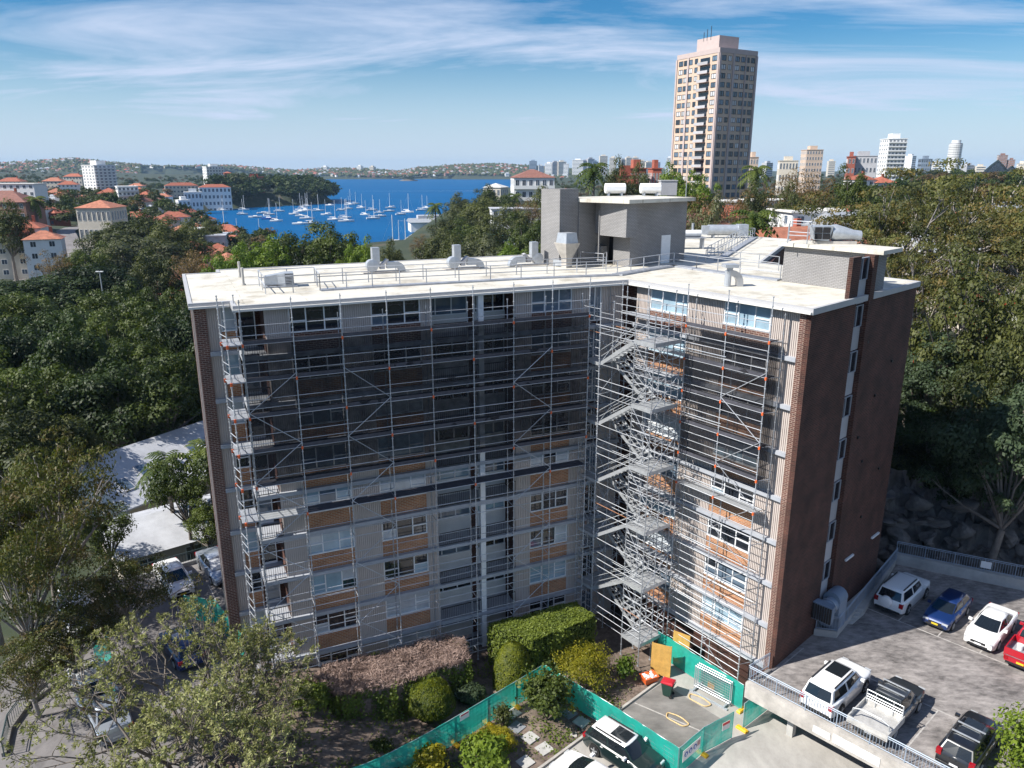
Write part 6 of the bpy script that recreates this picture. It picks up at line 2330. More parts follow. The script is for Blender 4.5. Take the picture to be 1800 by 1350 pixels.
# ------------------------------------------------------------------ garden plants
def pip(poly, x, y):
    c = False
    j = len(poly) - 1
    for i in range(len(poly)):
        if (poly[i][1] > y) != (poly[j][1] > y) and x < (poly[j][0] - poly[i][0]) * (y - poly[i][1]) / (poly[j][1] - poly[i][1]) + poly[i][0]:
            c = not c
        j = i
    return c


def hedge(label, poly, z0, z1, n_top, n_side, top_leaf, side_leaf, size, seed, group=None, twig=None):
    rng = np.random.default_rng(seed)
    xs, ys = [p[0] for p in poly], [p[1] for p in poly]
    cx_, cy_ = sum(xs) / len(xs), sum(ys) / len(ys)
    t = thing('hedge', label, 'hedge', T(cx_, cy_, z0), group)
    P, N = [], []
    while len(P) < n_top:
        x, y = rng.uniform(min(xs), max(xs)), rng.uniform(min(ys), max(ys))
        if pip(poly, x, y):
            P.append((x, y, z1 + (0.2 if twig else 0.09) * math.sin(x * 1.9 + y) * math.sin(y * 2.3) + rng.normal() * (0.11 if twig else 0.05)))
            N.append((rng.normal() * 0.5, rng.normal() * 0.5, 1.0))
    V1, F1 = cards(np.array(P), unit(np.array(N)), size * (1.9 if twig else 1), 0.11 if twig else 0.6, 0, rng)
    put('hedge_top', np_mesh('hedge_top', V1, F1, LF[top_leaf]), t)
    P, N = [], []
    n = len(poly)
    a2 = sum(poly[i][0] * poly[(i + 1) % n][1] - poly[(i + 1) % n][0] * poly[i][1] for i in range(n))
    sg = 1 if a2 > 0 else -1
    per = [math.dist(poly[i], poly[(i + 1) % n]) for i in range(n)]
    for i in range(n):
        p, q = poly[i], poly[(i + 1) % n]
        nx_, ny_ = sg * (q[1] - p[1]) / per[i], -sg * (q[0] - p[0]) / per[i]
        for _ in range(int(n_side * per[i] / sum(per))):
            u, v = rng.random(), rng.random()
            j = rng.normal() * 0.1 + (0.22 if twig else 0.06) * math.sin(u * per[i] * 1.7 + v * 3) + (0.12 * math.sin(u * per[i] * 4.1 - v * 5) if twig else 0) - (0.15 * max(0, v - 0.85) / 0.15)
            P.append((p[0] + (q[0] - p[0]) * u + nx_ * j, p[1] + (q[1] - p[1]) * u + ny_ * j, z0 + (z1 - z0) * v))
            N.append((nx_ + rng.normal() * 0.5, ny_ + rng.normal() * 0.5, 0.4 + rng.normal() * 0.5))
    V1, F1 = cards(np.array(P), unit(np.array(N)), size, 0.6, 0, rng)
    put('hedge_side', np_mesh('hedge_side', V1, F1, LF[side_leaf]), t)
    inn = inset(poly, 0.16)
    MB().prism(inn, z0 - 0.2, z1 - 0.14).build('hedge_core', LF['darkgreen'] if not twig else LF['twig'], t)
    if twig:
        mb = MB()
        for _ in range(700):
            while True:
                x, y = rng.uniform(min(xs), max(xs)), rng.uniform(min(ys), max(ys))
                if pip(poly, x, y):
                    break
            p = Vector((x, y, z1 - 0.18))
            mb.tube(p, p + Vector((rng.normal() * 0.22, rng.normal() * 0.22, rng.uniform(0.15, 0.5))), 0.012, 4, 0.005, caps=False)
        o = mb.build('dry_twigs', LF['twig'], t)
        o["kind"] = "stuff"
    return t


hedge('wide hedge with a cut back top of bare brown twigs', [(-13.0, 41.0), (-11.8, 42.2), (-4.4, 45.4), (-3.2, 44.9), (-2.7, 42.8), (-7.2, 40.3), (-10.4, 39.2)], 8.5, 11.15, 16000, 12000, 'twig', 'hedge', 0.19, 21, 'clipped hedges by the building', True)
hedge('tall flat topped bright green hedge beside the stair tower', [(-1.66, 46.2), (4.7, 49.1), (5.9, 47.1), (1.3, 44.3)], 8.3, 11.5, 11000, 11000, 'hedge', 'hedge', 0.17, 22, 'clipped hedges by the building')


def bush(label, x, y, z, rx, ry, h, leaf, n, size, seed, shape='dome', name='shrub', cat='shrub', group='garden shrubs', loose=0.08, aspect=0.6):
    rng = np.random.default_rng(seed)
    t = thing(name, label, cat, T(x, y, z), group)
    u = unit(rng.normal(size=(n, 3)))
    u[:, 2] = np.where(u[:, 2] < -0.2, -u[:, 2], u[:, 2])
    if shape == 'cone':
        hgt = rng.random(n) ** 0.8
        rr = np.sqrt(np.clip(1 - hgt ** 2.2, 0, 1)) * 0.98 + 0.02
        a = rng.uniform(0, 2 * math.pi, n)
        P = np.stack([np.cos(a) * rr * rx, np.sin(a) * rr * ry, hgt * h], 1)
        N = unit(np.stack([np.cos(a), np.sin(a), 0.35 + hgt], 1) + rng.normal(size=(n, 3)) * 0.35)
    else:
        wob = 1 + loose * 1.6 * (np.sin(u[:, 0] * 5 + seed) * np.sin(u[:, 1] * 6 + seed * 2) + 0.7 * np.sin(u[:, 2] * 7 + u[:, 0] * 3))
        P = u * np.array([rx, ry, h * 0.52]) * (wob * rng.uniform(1 - loose * 2.2, 1 + loose * 0.6, n))[:, None] + np.array([0, 0, h * 0.48])
        N = unit(u + np.array([0, 0, 0.3]) + rng.normal(size=(n, 3)) * (0.3 + loose * 2))
    P[:, 2] = np.maximum(P[:, 2], 0.02)
    P += rng.normal(size=P.shape) * loose * 0.35
    V_, F_ = cards(P, N, size, aspect, 0, rng)
    put('foliage', np_mesh('foliage', V_, F_, LF[leaf]), t, T(x, y, z))
    # woody middle: stems and a shaded inner mass
    mb = MB()
    for k in range(9):
        a = 2 * math.pi * k / 9
        mb.tube((0, 0, -0.1), (math.cos(a) * rx * 0.6, math.sin(a) * ry * 0.6, h * rng.uniform(0.5, 0.8)), 0.04, 5, 0.015, caps=False)
    mb.build('stems', MT['bark_brown'], t, T(x, y, z))
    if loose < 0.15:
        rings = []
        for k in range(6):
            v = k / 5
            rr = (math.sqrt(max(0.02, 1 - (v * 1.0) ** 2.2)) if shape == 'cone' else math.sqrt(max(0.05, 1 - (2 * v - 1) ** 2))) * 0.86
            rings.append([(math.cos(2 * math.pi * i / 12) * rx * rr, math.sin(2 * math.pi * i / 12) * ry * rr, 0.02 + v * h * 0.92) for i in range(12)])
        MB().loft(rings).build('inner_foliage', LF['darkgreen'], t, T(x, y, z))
    return t


def at8(zx, zy, z=8.5):
    return G(850 + zx / 3.6, 1030 + zy / 3.6, z)


p = G(757, 1282, 8.6)
bush('round clipped shrub like an egg beside the green fence', p.x, p.y + 0.9, 8.55, 1.45, 1.45, 2.75, 'box', 9000, 0.12, 31, 'dome', loose=0.03)
p = at8(185, 640)
bush('tall clipped dome shrub standing against the green hedge', p.x, p.y + 0.4, 8.45, 1.35, 1.35, 3.2, 'box', 9000, 0.12, 32, 'cone', loose=0.03)
p = at8(405, 560)
bush('glossy green shrub between the clipped dome and the yellow bush', p.x, p.y + 1.6, 8.45, 1.1, 1.0, 1.9, 'wet', 2200, 0.2, 33)
p = at8(645, 680)
bush('feathery yellow green bush behind the green fence', p.x, p.y + 0.6, 8.45, 1.75, 1.6, 2.9, 'yellow', 6500, 0.17, 34, loose=0.2, aspect=0.35)
p = at8(895, 590)
bush('small upright green shrub near the kerb and silver plastic', p.x, p.y, 8.45, 0.6, 0.6, 1.7, 'lime', 800, 0.2, 35, loose=0.25)
p = at8(400, 850)
TREE['citrus'] = None
rng_ = np.random.default_rng(36)
bush('leafy small tree with pale green leaves in the fenced garden corner', p.x, p.y + 0.1, 8.55, 1.45, 1.4, 3.1, 'camphor', 4200, 0.24, 36, loose=0.22, name='small_tree', cat='tree')
p = at8(120, 880)
bush('little dark shrub beside the dark paving slab', p.x, p.y, 8.5, 0.5, 0.5, 1.3, 'olive', 700, 0.17, 37, loose=0.25)
p = at8(75, 1010)
bush('mound of yellow ornamental grass by the paving slabs', p.x, p.y, 8.5, 1.15, 0.9, 0.95, 'yellow', 3000, 0.3, 38, loose=0.12, aspect=0.12, name='grass_clump', cat='grass clump')
p = at8(30, 1120)
bush('broad leaved bright green bush at the bottom edge beside the slabs', p.x - 0.2, p.y, 8.5, 1.3, 1.1, 1.5, 'lime', 1800, 0.3, 39, loose=0.15)
p = G(755, 1345, 8.6)
bush('yellowish green bush at the bottom edge in front of the fence', p.x, p.y, 8.5, 1.0, 0.9, 1.3, 'yellow', 1500, 0.22, 40, loose=0.15)
p = G(720, 1390, 8.6)
bush('low green bush under the bottom edge of the fence', p.x, p.y, 8.5, 1.0, 0.9, 1.3, 'camphor', 1200, 0.22, 41, loose=0.15)
p = G(815, 1262, 8.5)
bush('dark green ground shrub between the hedge and the round clipped shrub', p.x + 0.3, p.y + 1.6, 8.45, 1.1, 0.9, 1.2, 'wet', 1500, 0.18, 42)
p = G(640, 1270, 8.7)
bush('small tuft of green in the bare soil below the brown hedge', G(577, 1300, 8.8).x, G(577, 1300, 8.8).y, 8.75, 0.5, 0.5, 0.8, 'lime', 600, 0.16, 43, loose=0.2)
bush('small leafy weed clump in the bare soil left of the fence', G(672, 1318, 8.6).x, G(672, 1318, 8.6).y, 8.5, 0.7, 0.5, 0.7, 'camphor', 600, 0.16, 44, loose=0.2)
bush('loose shrub at the left end of the brown hedge', -12.2, 39.4, 10.0, 1.1, 1.0, 1.6, 'hedge', 1800, 0.2, 45, loose=0.2)
p = Vector((27.6, 31.6, 0))
bush('bright green tree rising past the deck edge at the bottom right corner', 28.3, 32.6, 9.0, 2.7, 2.5, 6.1, 'lime', 9000, 0.2, 46, loose=0.16, name='small_tree', cat='tree', group=None)
# scattered weeds on the bare soil
rng = np.random.default_rng(50)
P, N = [], []
while len(P) < 6500:
    cx_, cy_ = rng.uniform(-16, 8), rng.uniform(33, 46)
    side = (cx_ - K0.x) * (K1.y - K0.y) - (cy_ - K0.y) * (K1.x - K0.x)
    if side > -6:
        continue
    for _ in range(rng.integers(8, 60)):
        x, y = cx_ + rng.normal() * 0.35, cy_ + rng.normal() * 0.35
        P.append((x, y, garden_z(x, y) + abs(rng.normal()) * 0.1))
        N.append((rng.normal() * 0.5, rng.normal() * 0.5, 1))
V_, F_ = cards(np.array(P), unit(np.array(N)), 0.17, 0.6, 0, rng)
o = put('ground_weeds', np_mesh('ground_weeds', V_, F_, LF['hedge']))
o["kind"] = "stuff"

# ------------------------------------------------------------------ the large tree close to the camera
def spray_tree(label, base, top_r, seed, levels, leaf, bark, rosette, lsize, spread, up, name='foreground_tree', L0=2.6, r0=0.22, nfork=(3, 4), nros=3):
    rng = np.random.default_rng(seed)
    t = thing(name, label, 'tree', T(*base))
    mb = MB()
    P, N, D = [], [], []

    def grow(p, d, L_, r, lev):
        bend = Vector(rng.normal(size=3) * 0.16)
        mid = p + (d + bend * 0.5).normalized() * L_ * 0.5
        d2 = (d + bend + Vector((0, 0, 0.08))).normalized()
        q = mid + d2 * L_ * 0.5
        mb.tube(p, mid, r, 6 if lev < 2 else 4, r * 0.85, caps=False)
        mb.tube(mid, q, r * 0.85, 6 if lev < 2 else 4, r * 0.66, caps=False)
        if lev >= levels:
            for k in range(nros):
                c = p.lerp(q, 0.45 + 0.55 * (k + 1) / nros) + Vector(rng.normal(size=3) * 0.05)
                for _ in range(rosette):
                    a = rng.normal(size=3)
                    a = a - np.array(d2) * (a @ np.array(d2)) * 0.5
                    a = a / np.linalg.norm(a)
                    P.append(np.array(c) + a * lsize * 0.5)
                    D.append(a + np.array(d2) * 0.5)
            return
        for k in range(int(rng.integers(*nfork)) + (1 if lev == 0 else 0)):
            a = Vector(rng.normal(size=3))
            a -= d2 * a.dot(d2)
            a.normalize()
            nd = (d2 * rng.uniform(0.65, 1.0) + a * spread * rng.uniform(0.7, 1.2) + Vector((0, 0, up))).normalized()
            grow(q if k < 2 else mid.lerp(q, 0.5), nd, L_ * rng.uniform(0.68, 0.86), r * 0.62, lev + 1)
    for k in range(3):
        a = 2 * math.pi * k / 3 + 0.5
        grow(Vector(base) + Vector((0, 0, -0.3)), Vector((math.cos(a) * 0.55, math.sin(a) * 0.55, 0.9)).normalized(), L0, r0, 0)
    mb.build('branches', MT[bark], t, None, True)
    P, D = np.array(P), unit(np.array(D))
    n = len(P)
    Nn = unit(np.cross(D, rng.normal(size=(n, 3))) + np.array([0, 0, 0.6]))
    B = unit(np.cross(Nn, D))
    s = (lsize * rng.uniform(0.7, 1.3, n))[:, None]
    V_ = np.stack([P - D * s * 0.5, P + B * s * 0.17, P + D * s * 0.5, P - B * s * 0.17], 1).reshape(-1, 3)
    put('leaves', np_mesh('leaves', V_, np.arange(4 * n).reshape(-1, 4), leaf), t)
    return t, n


fg, nl = spray_tree('large loose tree of silvery green leaf sprays with grey branches, nearest the camera at the bottom left', (-18.2, 34.2, 9.8), 7, 3, 5, LF['bud'], 'bark', 7, 0.21, 0.68, 0.05, L0=3.3, r0=0.17)
fg2, nl2 = spray_tree('second silvery green tree overlapping the large loose one at the bottom edge', (-14.6, 31.2, 9.6), 6, 8, 5, LF['bud'], 'bark', 7, 0.21, 0.66, 0.05, L0=2.7, r0=0.14)
fg["label"] = 'large loose silvery green tree with grey branches, left of the scaffold foot'
print('spray leaves', nl, nl2)

# ------------------------------------------------------------------ trees round the site
TP = 'park trees left of the building'
tree_at('gumbrown', 70, 795, 47, 'tall brown tinged gum at the left edge in front of the white roof', 270)
tree_at('gumbrown', 205, 975, 44, 'brown leaved gum with pale leaning trunk over the parked van', 200)
tree_at('gumbrown', 20, 930, 40, 'brown leaved gum low at the left edge above the curved railing', 220)
tree_at('gumbrown', -60, 860, 46, 'brown gum cut by the left edge of the photo', 260)
tree_at('gumbrown', 40, 1120, 37.5, 'brown leaved gum beside the curved railing at the left edge', 170)
tree_at('orchard', 318, 800, 63, 'open branched green tree between the white roof and the two sedans', 150)
tree_at('orchard', 180, 900, 57, 'thin leafed tree in front of the white roofed house', 110)
tree_at('lime', 60, 850, 56, 'light green tree with round leaves left of the white roof', 130)
tree_at('camphor', 290, 690, 92, 'fresh green tree just behind the white roof', 150)
tree_at('grey', 215, 745, 88, 'grey green shrubby tree behind the left end of the white roof', 90)
tree_at('olive', 30, 730, 72, 'layered olive green tree at the left edge above the gum', 190)
tree_at('olive', 120, 760, 76, 'second layered olive green tree above the white roof end', 120)
tree_at('olive', 345, 700, 98, 'dark tree squeezed between the fresh green tree and the building', 90)
tree_at('camphor2', 360, 890, 60, 'dense green shrub tree beside the dark brick corner', 90)
tree_at('gumbrown', 110, 1055, 40.5, 'brown leaved gum above the curved railing, lowest of the gums', 210)
r_ = random.Random(77)
rows = [(84, 655, ('fig', 'camphor', 'fig2')), (97, 600, ('fig', 'fig2', 'camphor2')), (112, 556, ('camphor', 'fig', 'fig2', 'camphor2')), (128, 520, ('camphor2', 'camphor', 'fig'))]
ORD = ('first', 'second', 'third', 'fourth', 'fifth', 'sixth', 'seventh', 'eighth', 'ninth', 'tenth', 'eleventh', 'twelfth')
for (Y, row, kinds), rname in zip(rows, ('nearest', 'second', 'third', 'farthest')):
    ti = 0
    step = 92 * 97 / Y
    px = -60 + r_.uniform(0, 30)
    while px < 360:
        k = r_.choice(kinds)
        tree_at(k, px, row + r_.uniform(-14, 16) - (14 if px > 250 else 0), Y + r_.uniform(-4, 4), 'dense green park tree, %s from the left edge in the %s row' % (ORD[ti], rname), step * 1.75, group=TP)
        ti += 1
        px += step * r_.uniform(0.8, 1.15)
for px, row, Y, k, w, lab in ((70, 492, 150, 'fig2', 190, 'broad dark spreading tree at the far edge of the park'), (-20, 505, 150, 'fig', 170, 'dark park tree cut by the left edge below the street'),
                              (160, 470, 158, 'fig2', 130, 'dark spreading park tree beside the lamp post'), (225, 425, 205, 'grey', 150, 'tall grey green tree behind the lamp post'), (245, 388, 250, 'olive', 130, 'tall rounded dark tree left of the harbour water'),
                              (185, 405, 240, 'olive', 90, 'tall dark tree in front of the cream house'), (150, 440, 190, 'camphor', 90, 'olive yellow tree beside the street'), (165, 450, 200, 'brown', 60, 'russet tree beside the street below the cream house'), (95, 440, 185, 'brown', 70, 'russet brown tree beside the parked cars in the street'),
                              (300, 405, 230, 'olive', 110, 'rounded dark tree above the tennis court'), (345, 440, 190, 'brown', 110, 'grey brown bare looking tree beside the roof corner'), (310, 470, 170, 'brown', 70, 'grey brown tree in front of the tennis court'), (270, 460, 168, 'olive', 90, 'dark tree above the park lamp'),
                              (8, 372, 225, 'olive', 70, 'dark pine like tree in front of the red roofed terrace'), (335, 395, 300, 'olive', 60, 'round tree beside the white boatshed'), (372, 398, 310, 'olive', 50, 'round tree at the water edge beside the white boatshed')):
    tree_at(k, px, row, Y, lab, w)
# line of big trees behind the long roof
for px, row, Y, k, w, lab in ((400, 446, 150, 'lime', 120, 'bright lime green tree behind the roof corner, leftmost of its row'), (455, 424, 165, 'lime', 130, 'lime green tree behind the roof, second of its row from the left'), (520, 413, 172, 'camphor', 150, 'dark domed tree behind the roof, tallest of its row'),
                              (585, 412, 168, 'camphor2', 140, 'dark domed tree behind the roof just right of the tallest'), (630, 428, 160, 'lime', 90, 'green tree ending the row behind the roof'), (690, 440, 190, 'olive', 60, 'small dark tree behind the first roof fan')):
    tree_at(k, px, row, Y, lab, w)
SLOPE = ['in front of the wharf shed', 'above the middle roof fan', 'left of the green roofed cottage', 'russet, beside the wharf shed', 'right of the wharf shed roof', 'crowning the slope above the wharf', 'just below the cream block', 'below the low white roof', 'touching the left side of the stack', 'russet, below the gabled apartments', 'lowest beside the stack', 'light green, lowest of all', 'grey green behind the middle fan', 'dark, left of the middle fan', 'highest beside the stack', 'at the water edge above the wharf', 'behind the crown of the slope']
for px, row, Y, k, w in ((770, 418, 230, 'olive', 90), (820, 398, 240, 'camphor', 110), (870, 400, 220, 'olive', 110), (745, 412, 260, 'brown', 60), (790, 385, 300, 'olive', 80), (840, 362, 330, 'olive', 110), (880, 345, 340, 'camphor', 90), (905, 372, 290, 'olive', 90), (935, 390, 200, 'camphor', 110),
                         (925, 350, 300, 'brown', 70), (950, 430, 170, 'camphor', 110), (900, 432, 175, 'lime', 90), (850, 430, 185, 'grey', 110), (800, 432, 190, 'olive', 90), (960, 345, 320, 'olive', 80), (810, 350, 380, 'olive', 60), (855, 335, 420, 'olive', 50)):
    tree_at(k, px, row, Y, 'tree on the wooded slope behind the roof fans, about %d trees deep and %d across' % (1 + (Y - 170) // 60, 1 + (px - 740) // 14) if False else 'slope tree left of the grey stack, ' + SLOPE.pop(0), w, group='trees on the wooded slope')
for px, row, Y, k, w, lab in ((1195, 298, 185, 'lime', 100, 'bright lime green tree at the foot of the tall tower'), (1235, 318, 190, 'lime', 70, 'lime green tree hugging the right side of the tower foot'), (1080, 305, 230, 'olive', 60, 'dark tree left of the red brick flats'), (1130, 312, 235, 'olive', 60, 'dark tree in front of the red brick flats'), (1230, 345, 140, 'brown', 110, 'brown bare looking tree right of the motor room'), (1290, 335, 150, 'brown', 110, 'brown bare looking tree at the foot of the tower'),
                              (1330, 340, 165, 'olive', 70, 'round dark green tree right of the tower foot'), (1410, 298, 170, 'brown', 130, 'large bare greyish purple tree among the terraces'), (1505, 308, 160, 'camphor', 70, 'flat topped bright green tree left of the big gum'), (1395, 345, 150, 'olive', 60, 'dark tree below the bare purple tree'), (1250, 380, 110, 'grey', 90, 'grey twiggy tree beside the rear wing'), (1180, 360, 115, 'brown', 80, 'grey brown tree peeping behind the motor room')):
    tree_at(k, px, row, Y, lab, w)
for i, (px, row, Y, k, w, lab) in enumerate(((1590, 322, 92, 'gum', 300, 'huge orange tinged gum right of the stair head, left of its clump'), (1690, 296, 98, 'gum2', 300, 'huge orange tinged gum right of the stair head, tallest of its clump'), (1775, 318, 90, 'gum', 280, 'huge orange tinged gum reaching the right edge of the photo'),
                              (1545, 400, 84, 'gum2', 200, 'smaller gum touching the stair head roof'), (1640, 445, 78, 'gum', 230, 'gum crown lower down behind the end wall'), (1745, 440, 76, 'gum2', 260, 'gum crown lower down at the right edge'), (1850, 380, 84, 'gum', 260, 'gum outside the right edge with branches in the photo'),
                              (1660, 590, 66, 'glossy', 170, 'grey green leafy tree halfway up the right side'), (1740, 640, 60, 'olive', 150, 'olive tree above the rock wall'), (1800, 690, 53, 'glossy', 210, 'leafy dark green tree overhanging the car deck railing'), (1610, 620, 72, 'fig', 130, 'dark tree in the shade behind the end wall'), (1720, 470, 66, 'redtree', 170, 'tree flecked with orange red flowers near the right edge'), (1650, 730, 62, 'fig2', 150, 'deep shaded tree above the rock face'), (1810, 560, 62, 'olive', 130, 'olive green tree at the right edge under the gums'), (1700, 780, 58, 'fig', 110, 'shaded bush tree above the rock face, right of centre'))):
    tree_at(k, px, row, Y, lab, w)
palm_pts = ((290, 812, 66, 4.5, 1.1, 'feathery palm in front of the white roof dormer'), (362, 790, 68, 4.5, 1.1, 'feathery palm beside the dark brick corner'))
for px, row, Y, h, k, lab in palm_pts:
    p = GY(px, row, Y)
    z = hz(p.x, Y)
    palm(p.x, Y, z, p.z - z, lab, k)
for px, row, Y, k, lab in ((1044, 296, 220, 2.2, 'shaggy palm behind the motor room, left of the brick flats'), (1326, 385, 100, 1.6, 'palm behind the rear wing rail'), (1330, 300, 260, 2.4, 'palm right of the tall tower'), (765, 362, 360, 2.0, 'lone slender palm above the wharf roof'), (905, 345, 380, 2.0, 'palm in front of the white apartments'), (60, 352, 330, 2.4, 'palm on the left hillside')):
    p = GY(px, row, Y)
    z = hz(p.x, Y)
    palm(p.x, Y, z, max(3, p.z - z), lab, k)

# rock face behind the car deck
def boulder(seed):
    rng = np.random.default_rng(seed)
    import bmesh
    bm = bmesh.new()
    bmesh.ops.create_icosphere(bm, subdivisions=3, radius=1)
    off = rng.normal(size=(11, 3))
    for v in bm.verts:
        d = np.array(v.co)
        k = 1.0
        for o in off:
            k -= 0.55 * max(0, d @ (o / np.linalg.norm(o)) - 0.55) * 2
        k += 0.015 * rng.normal()
        v.co = Vector(d * k)
    me = bpy.data.meshes.new('boulder')
    bm.to_mesh(me)
    bm.free()
    me.materials.append(MT['rock'])
    return me


MT['rock'] = mat('sandstone', (0.13, 0.115, 0.105), 0.9, 0, 0.55, 0.9, bump=0.9, bscale=3.0, detail=8)
RK = [boulder(s) for s in (1, 2, 3, 4, 5, 6)]
rr_ = random.Random(9)
nb = np.random.default_rng(12)
vs, fs = [], []
nu, nv_ = 60, 14
for j in range(nv_ + 1):
    for i in range(nu + 1):
        u, v = i / nu, j / nv_
        a = Vector((29.0, 56.6, 0)).lerp(Vector((49.0, 48.2, 0)), u)
        n_ = Vector((0.387, 0.922, 0))
        st_ = math.floor(v * 4 + 0.6 * math.sin(u * 19) + 0.4 * math.sin(u * 43)) / 4
        p = a + n_ * (v * 5.0 + nb.normal() * 0.22) + Vector((0, 0, 11.0 + 6.2 * (0.35 * v + 0.65 * max(0, min(1, st_))) + nb.normal() * 0.18))
        vs.append(p)
for j in range(nv_):
    for i in range(nu):
        a = j * (nu + 1) + i
        fs.append((a, a + 1, a + nu + 2, a + nu + 1))
o = MB().add(vs, fs).build('rock_bank', MT['rock'])
o["kind"] = "structure"
k_ = 0
for row in range(4):
    for i in range(9):
        u = i / 8 + rr_.uniform(-0.05, 0.05)
        x, y = 29.6 + 17 * u + rr_.uniform(-0.4, 0.4), 56.3 - 7.1 * u + row * 1.1 + rr_.uniform(-0.4, 0.4)
        o = put('boulder', RK[rr_.randrange(6)], None, T(x, y, 11.4 + row * 1.3 + rr_.uniform(-0.3, 0.3)) @ RZ(rr_.uniform(-0.5, 0.5) - 0.4) @ Matrix.Rotation(rr_.uniform(-0.3, 0.3), 4, 'Y') @ S(rr_.uniform(1.1, 2.0), rr_.uniform(0.9, 1.3), rr_.uniform(0.7, 1.2)))
        tag(o, 'sandstone boulder, %s from the building in the %s course of the rock face' % (ORD[i], ('lowest', 'second', 'third', 'top')[row]), 'boulder', 'boulders in the rock face')
        k_ += 1
# undergrowth on the shaded bank above the rocks
for i, (x, y, r, h, lf) in enumerate(((31.5, 62.0, 1.8, 2.6, 'wet'), (34.5, 61.5, 2.0, 2.8, 'olive'), (37.5, 60.0, 1.9, 2.4, 'wet'), (40.5, 58.5, 2.2, 3.0, 'olive'), (43.5, 57.5, 1.9, 2.6, 'wet'), (47.0, 55.5, 2.2, 3.0, 'camphor'), (33.0, 66.0, 2.4, 3.5, 'fig'), (37.5, 65.0, 2.4, 3.5, 'olive'), (42.0, 63.0, 2.4, 3.4, 'fig'), (46.5, 61.0, 2.4, 3.4, 'wet'))):
    bush('shaded bush above the rock face, %s from the building in the %s line' % (ORD[i % 6], 'front' if i < 6 else 'rear'), x, y, hz(x, y) - 0.2, r, r, h, lf, 2600, 0.26, 60 + i, loose=0.13, group='bushes above the rock face')
# ------------------------------------------------------------------ houses, towers and boats
HOUSE = {}


def house(label, x, y, z, w, d, h, roof='hip', wall='wall_cream', tile='tile_red', yaw=0.0, group=None, windows=True, rh=None, name='house', chimney=True, cat='house', floors=None):
    mw = T(x, y, z) @ RZ(yaw)
    t = thing(name, label, cat, mw, group)
    MB().box(-w / 2, w / 2, -d / 2, d / 2, -3.0, h).build('wall', MT[wall], t, mw)
    e = 0.5
    rh = rh or min(w, d) * 0.28
    X, Y_ = w / 2 + e, d / 2 + e
    b = MB()
    if roof == 'flat':
        b.box(-X, X, -Y_, Y_, h, h + 0.35)
    elif roof == 'gable':
        b.add([(-X, -Y_, h), (X, -Y_, h), (X, Y_, h), (-X, Y_, h), (-X, 0, h + rh), (X, 0, h + rh)], [(0, 1, 5, 4), (2, 3, 4, 5), (0, 4, 3), (1, 2, 5), (3, 2, 1, 0)])
    else:
        k = max(0.0, X - Y_) if w >= d else 0.0
        k2 = max(0.0, Y_ - X) if d > w else 0.0
        b.add([(-X, -Y_, h), (X, -Y_, h), (X, Y_, h), (-X, Y_, h), (-k, -k2, h + rh), (k, k2, h + rh)], [(0, 1, 5, 4), (1, 2, 5), (2, 3, 4, 5), (3, 0, 4), (3, 2, 1, 0)] if w >= d else [(0, 1, 4), (1, 2, 5, 4), (2, 3, 5), (3, 0, 4, 5), (3, 2, 1, 0)])
    ro = b.build('roof', MT[tile], t, mw)
    if chimney and roof != 'flat':
        MB().box(-0.4, 0.4, -0.4, 0.4, h, h + rh + 1.0).build('chimney', MT['wall_brick'], ro, mw @ T(w * 0.2, d * 0.12, 0))
    if windows:
        n = max(2, int(w / 3.2))
        nf = floors or max(1, int(h / 3.0))
        for f in range(nf):
            for i in range(n):
                xx = -w / 2 + w * (i + 0.5) / n
                zz_ = f * h / nf + h / nf * 0.35
                win_part(t, mw @ T(xx, -d / 2, zz_), 1.5, h / nf * 0.48)
        m = max(1, int(d / 4))
        for f in range(nf):
            for i in range(m):
                yy = -d / 2 + d * (i + 0.5) / m
                zz_ = f * h / nf + h / nf * 0.35
                win_part(t, mw @ T(-w / 2, yy, zz_) @ RZ(-math.pi / 2), 1.3, h / nf * 0.48)
    return t


def win_part(parent, mw, w, h, mats=('white', 'sun_glass'), deep=0.06):
    """a window for a far building: frame and pane shared by size"""
    key = ('fw', round(w, 2), round(h, 2), mats)
    if key not in HOUSE:
        b = MB()
        f = max(0.06, w * 0.05)
        b.box(-w / 2, w / 2, -deep, 0.05, 0, f).box(-w / 2, w / 2, -deep, 0.05, h - f, h).box(-w / 2, -w / 2 + f, -deep, 0.05, f, h - f).box(w / 2 - f, w / 2, -deep, 0.05, f, h - f).box(-f / 2, f / 2, -deep * 0.9, 0.05, f, h - f)
        g_ = MB().box(-w / 2 + f, w / 2 - f, -0.02, 0.03, f, h - f)
        HOUSE[key] = (b.mesh('window', MT[mats[0]]), g_.mesh('pane', MT[mats[1]]))
    o = put('window', HOUSE[key][0], parent, mw)
    put('pane', HOUSE[key][1], o, mw)
    return o


def pxpos(px, dist):
    """point at ground distance DIST along the column px"""
    a = (px - 900) / FPX * _cp
    k = dist / math.hypot(1, a)
    return k * a, k


def top_z(px, py, x, y):
    return GY(px, py, y).z


# ---- the tall tower
P0 = GY(1266, 83, 285.0)
PL = GY(1191.5, 97, 305.0)
PR_ = GY(1332, 90, 294.6)
Ztop = P0.z
tw = thing('apartment_tower', 'tall tan brick apartment tower with rows of windows and a stack of balconies', 'tower', T(P0.x, P0.y, 24))
ZB = 22.0


def face(a, b_):
    d = Vector((b_.x - a.x, b_.y - a.y, 0))
    return math.atan2(d.y, d.x), d.length


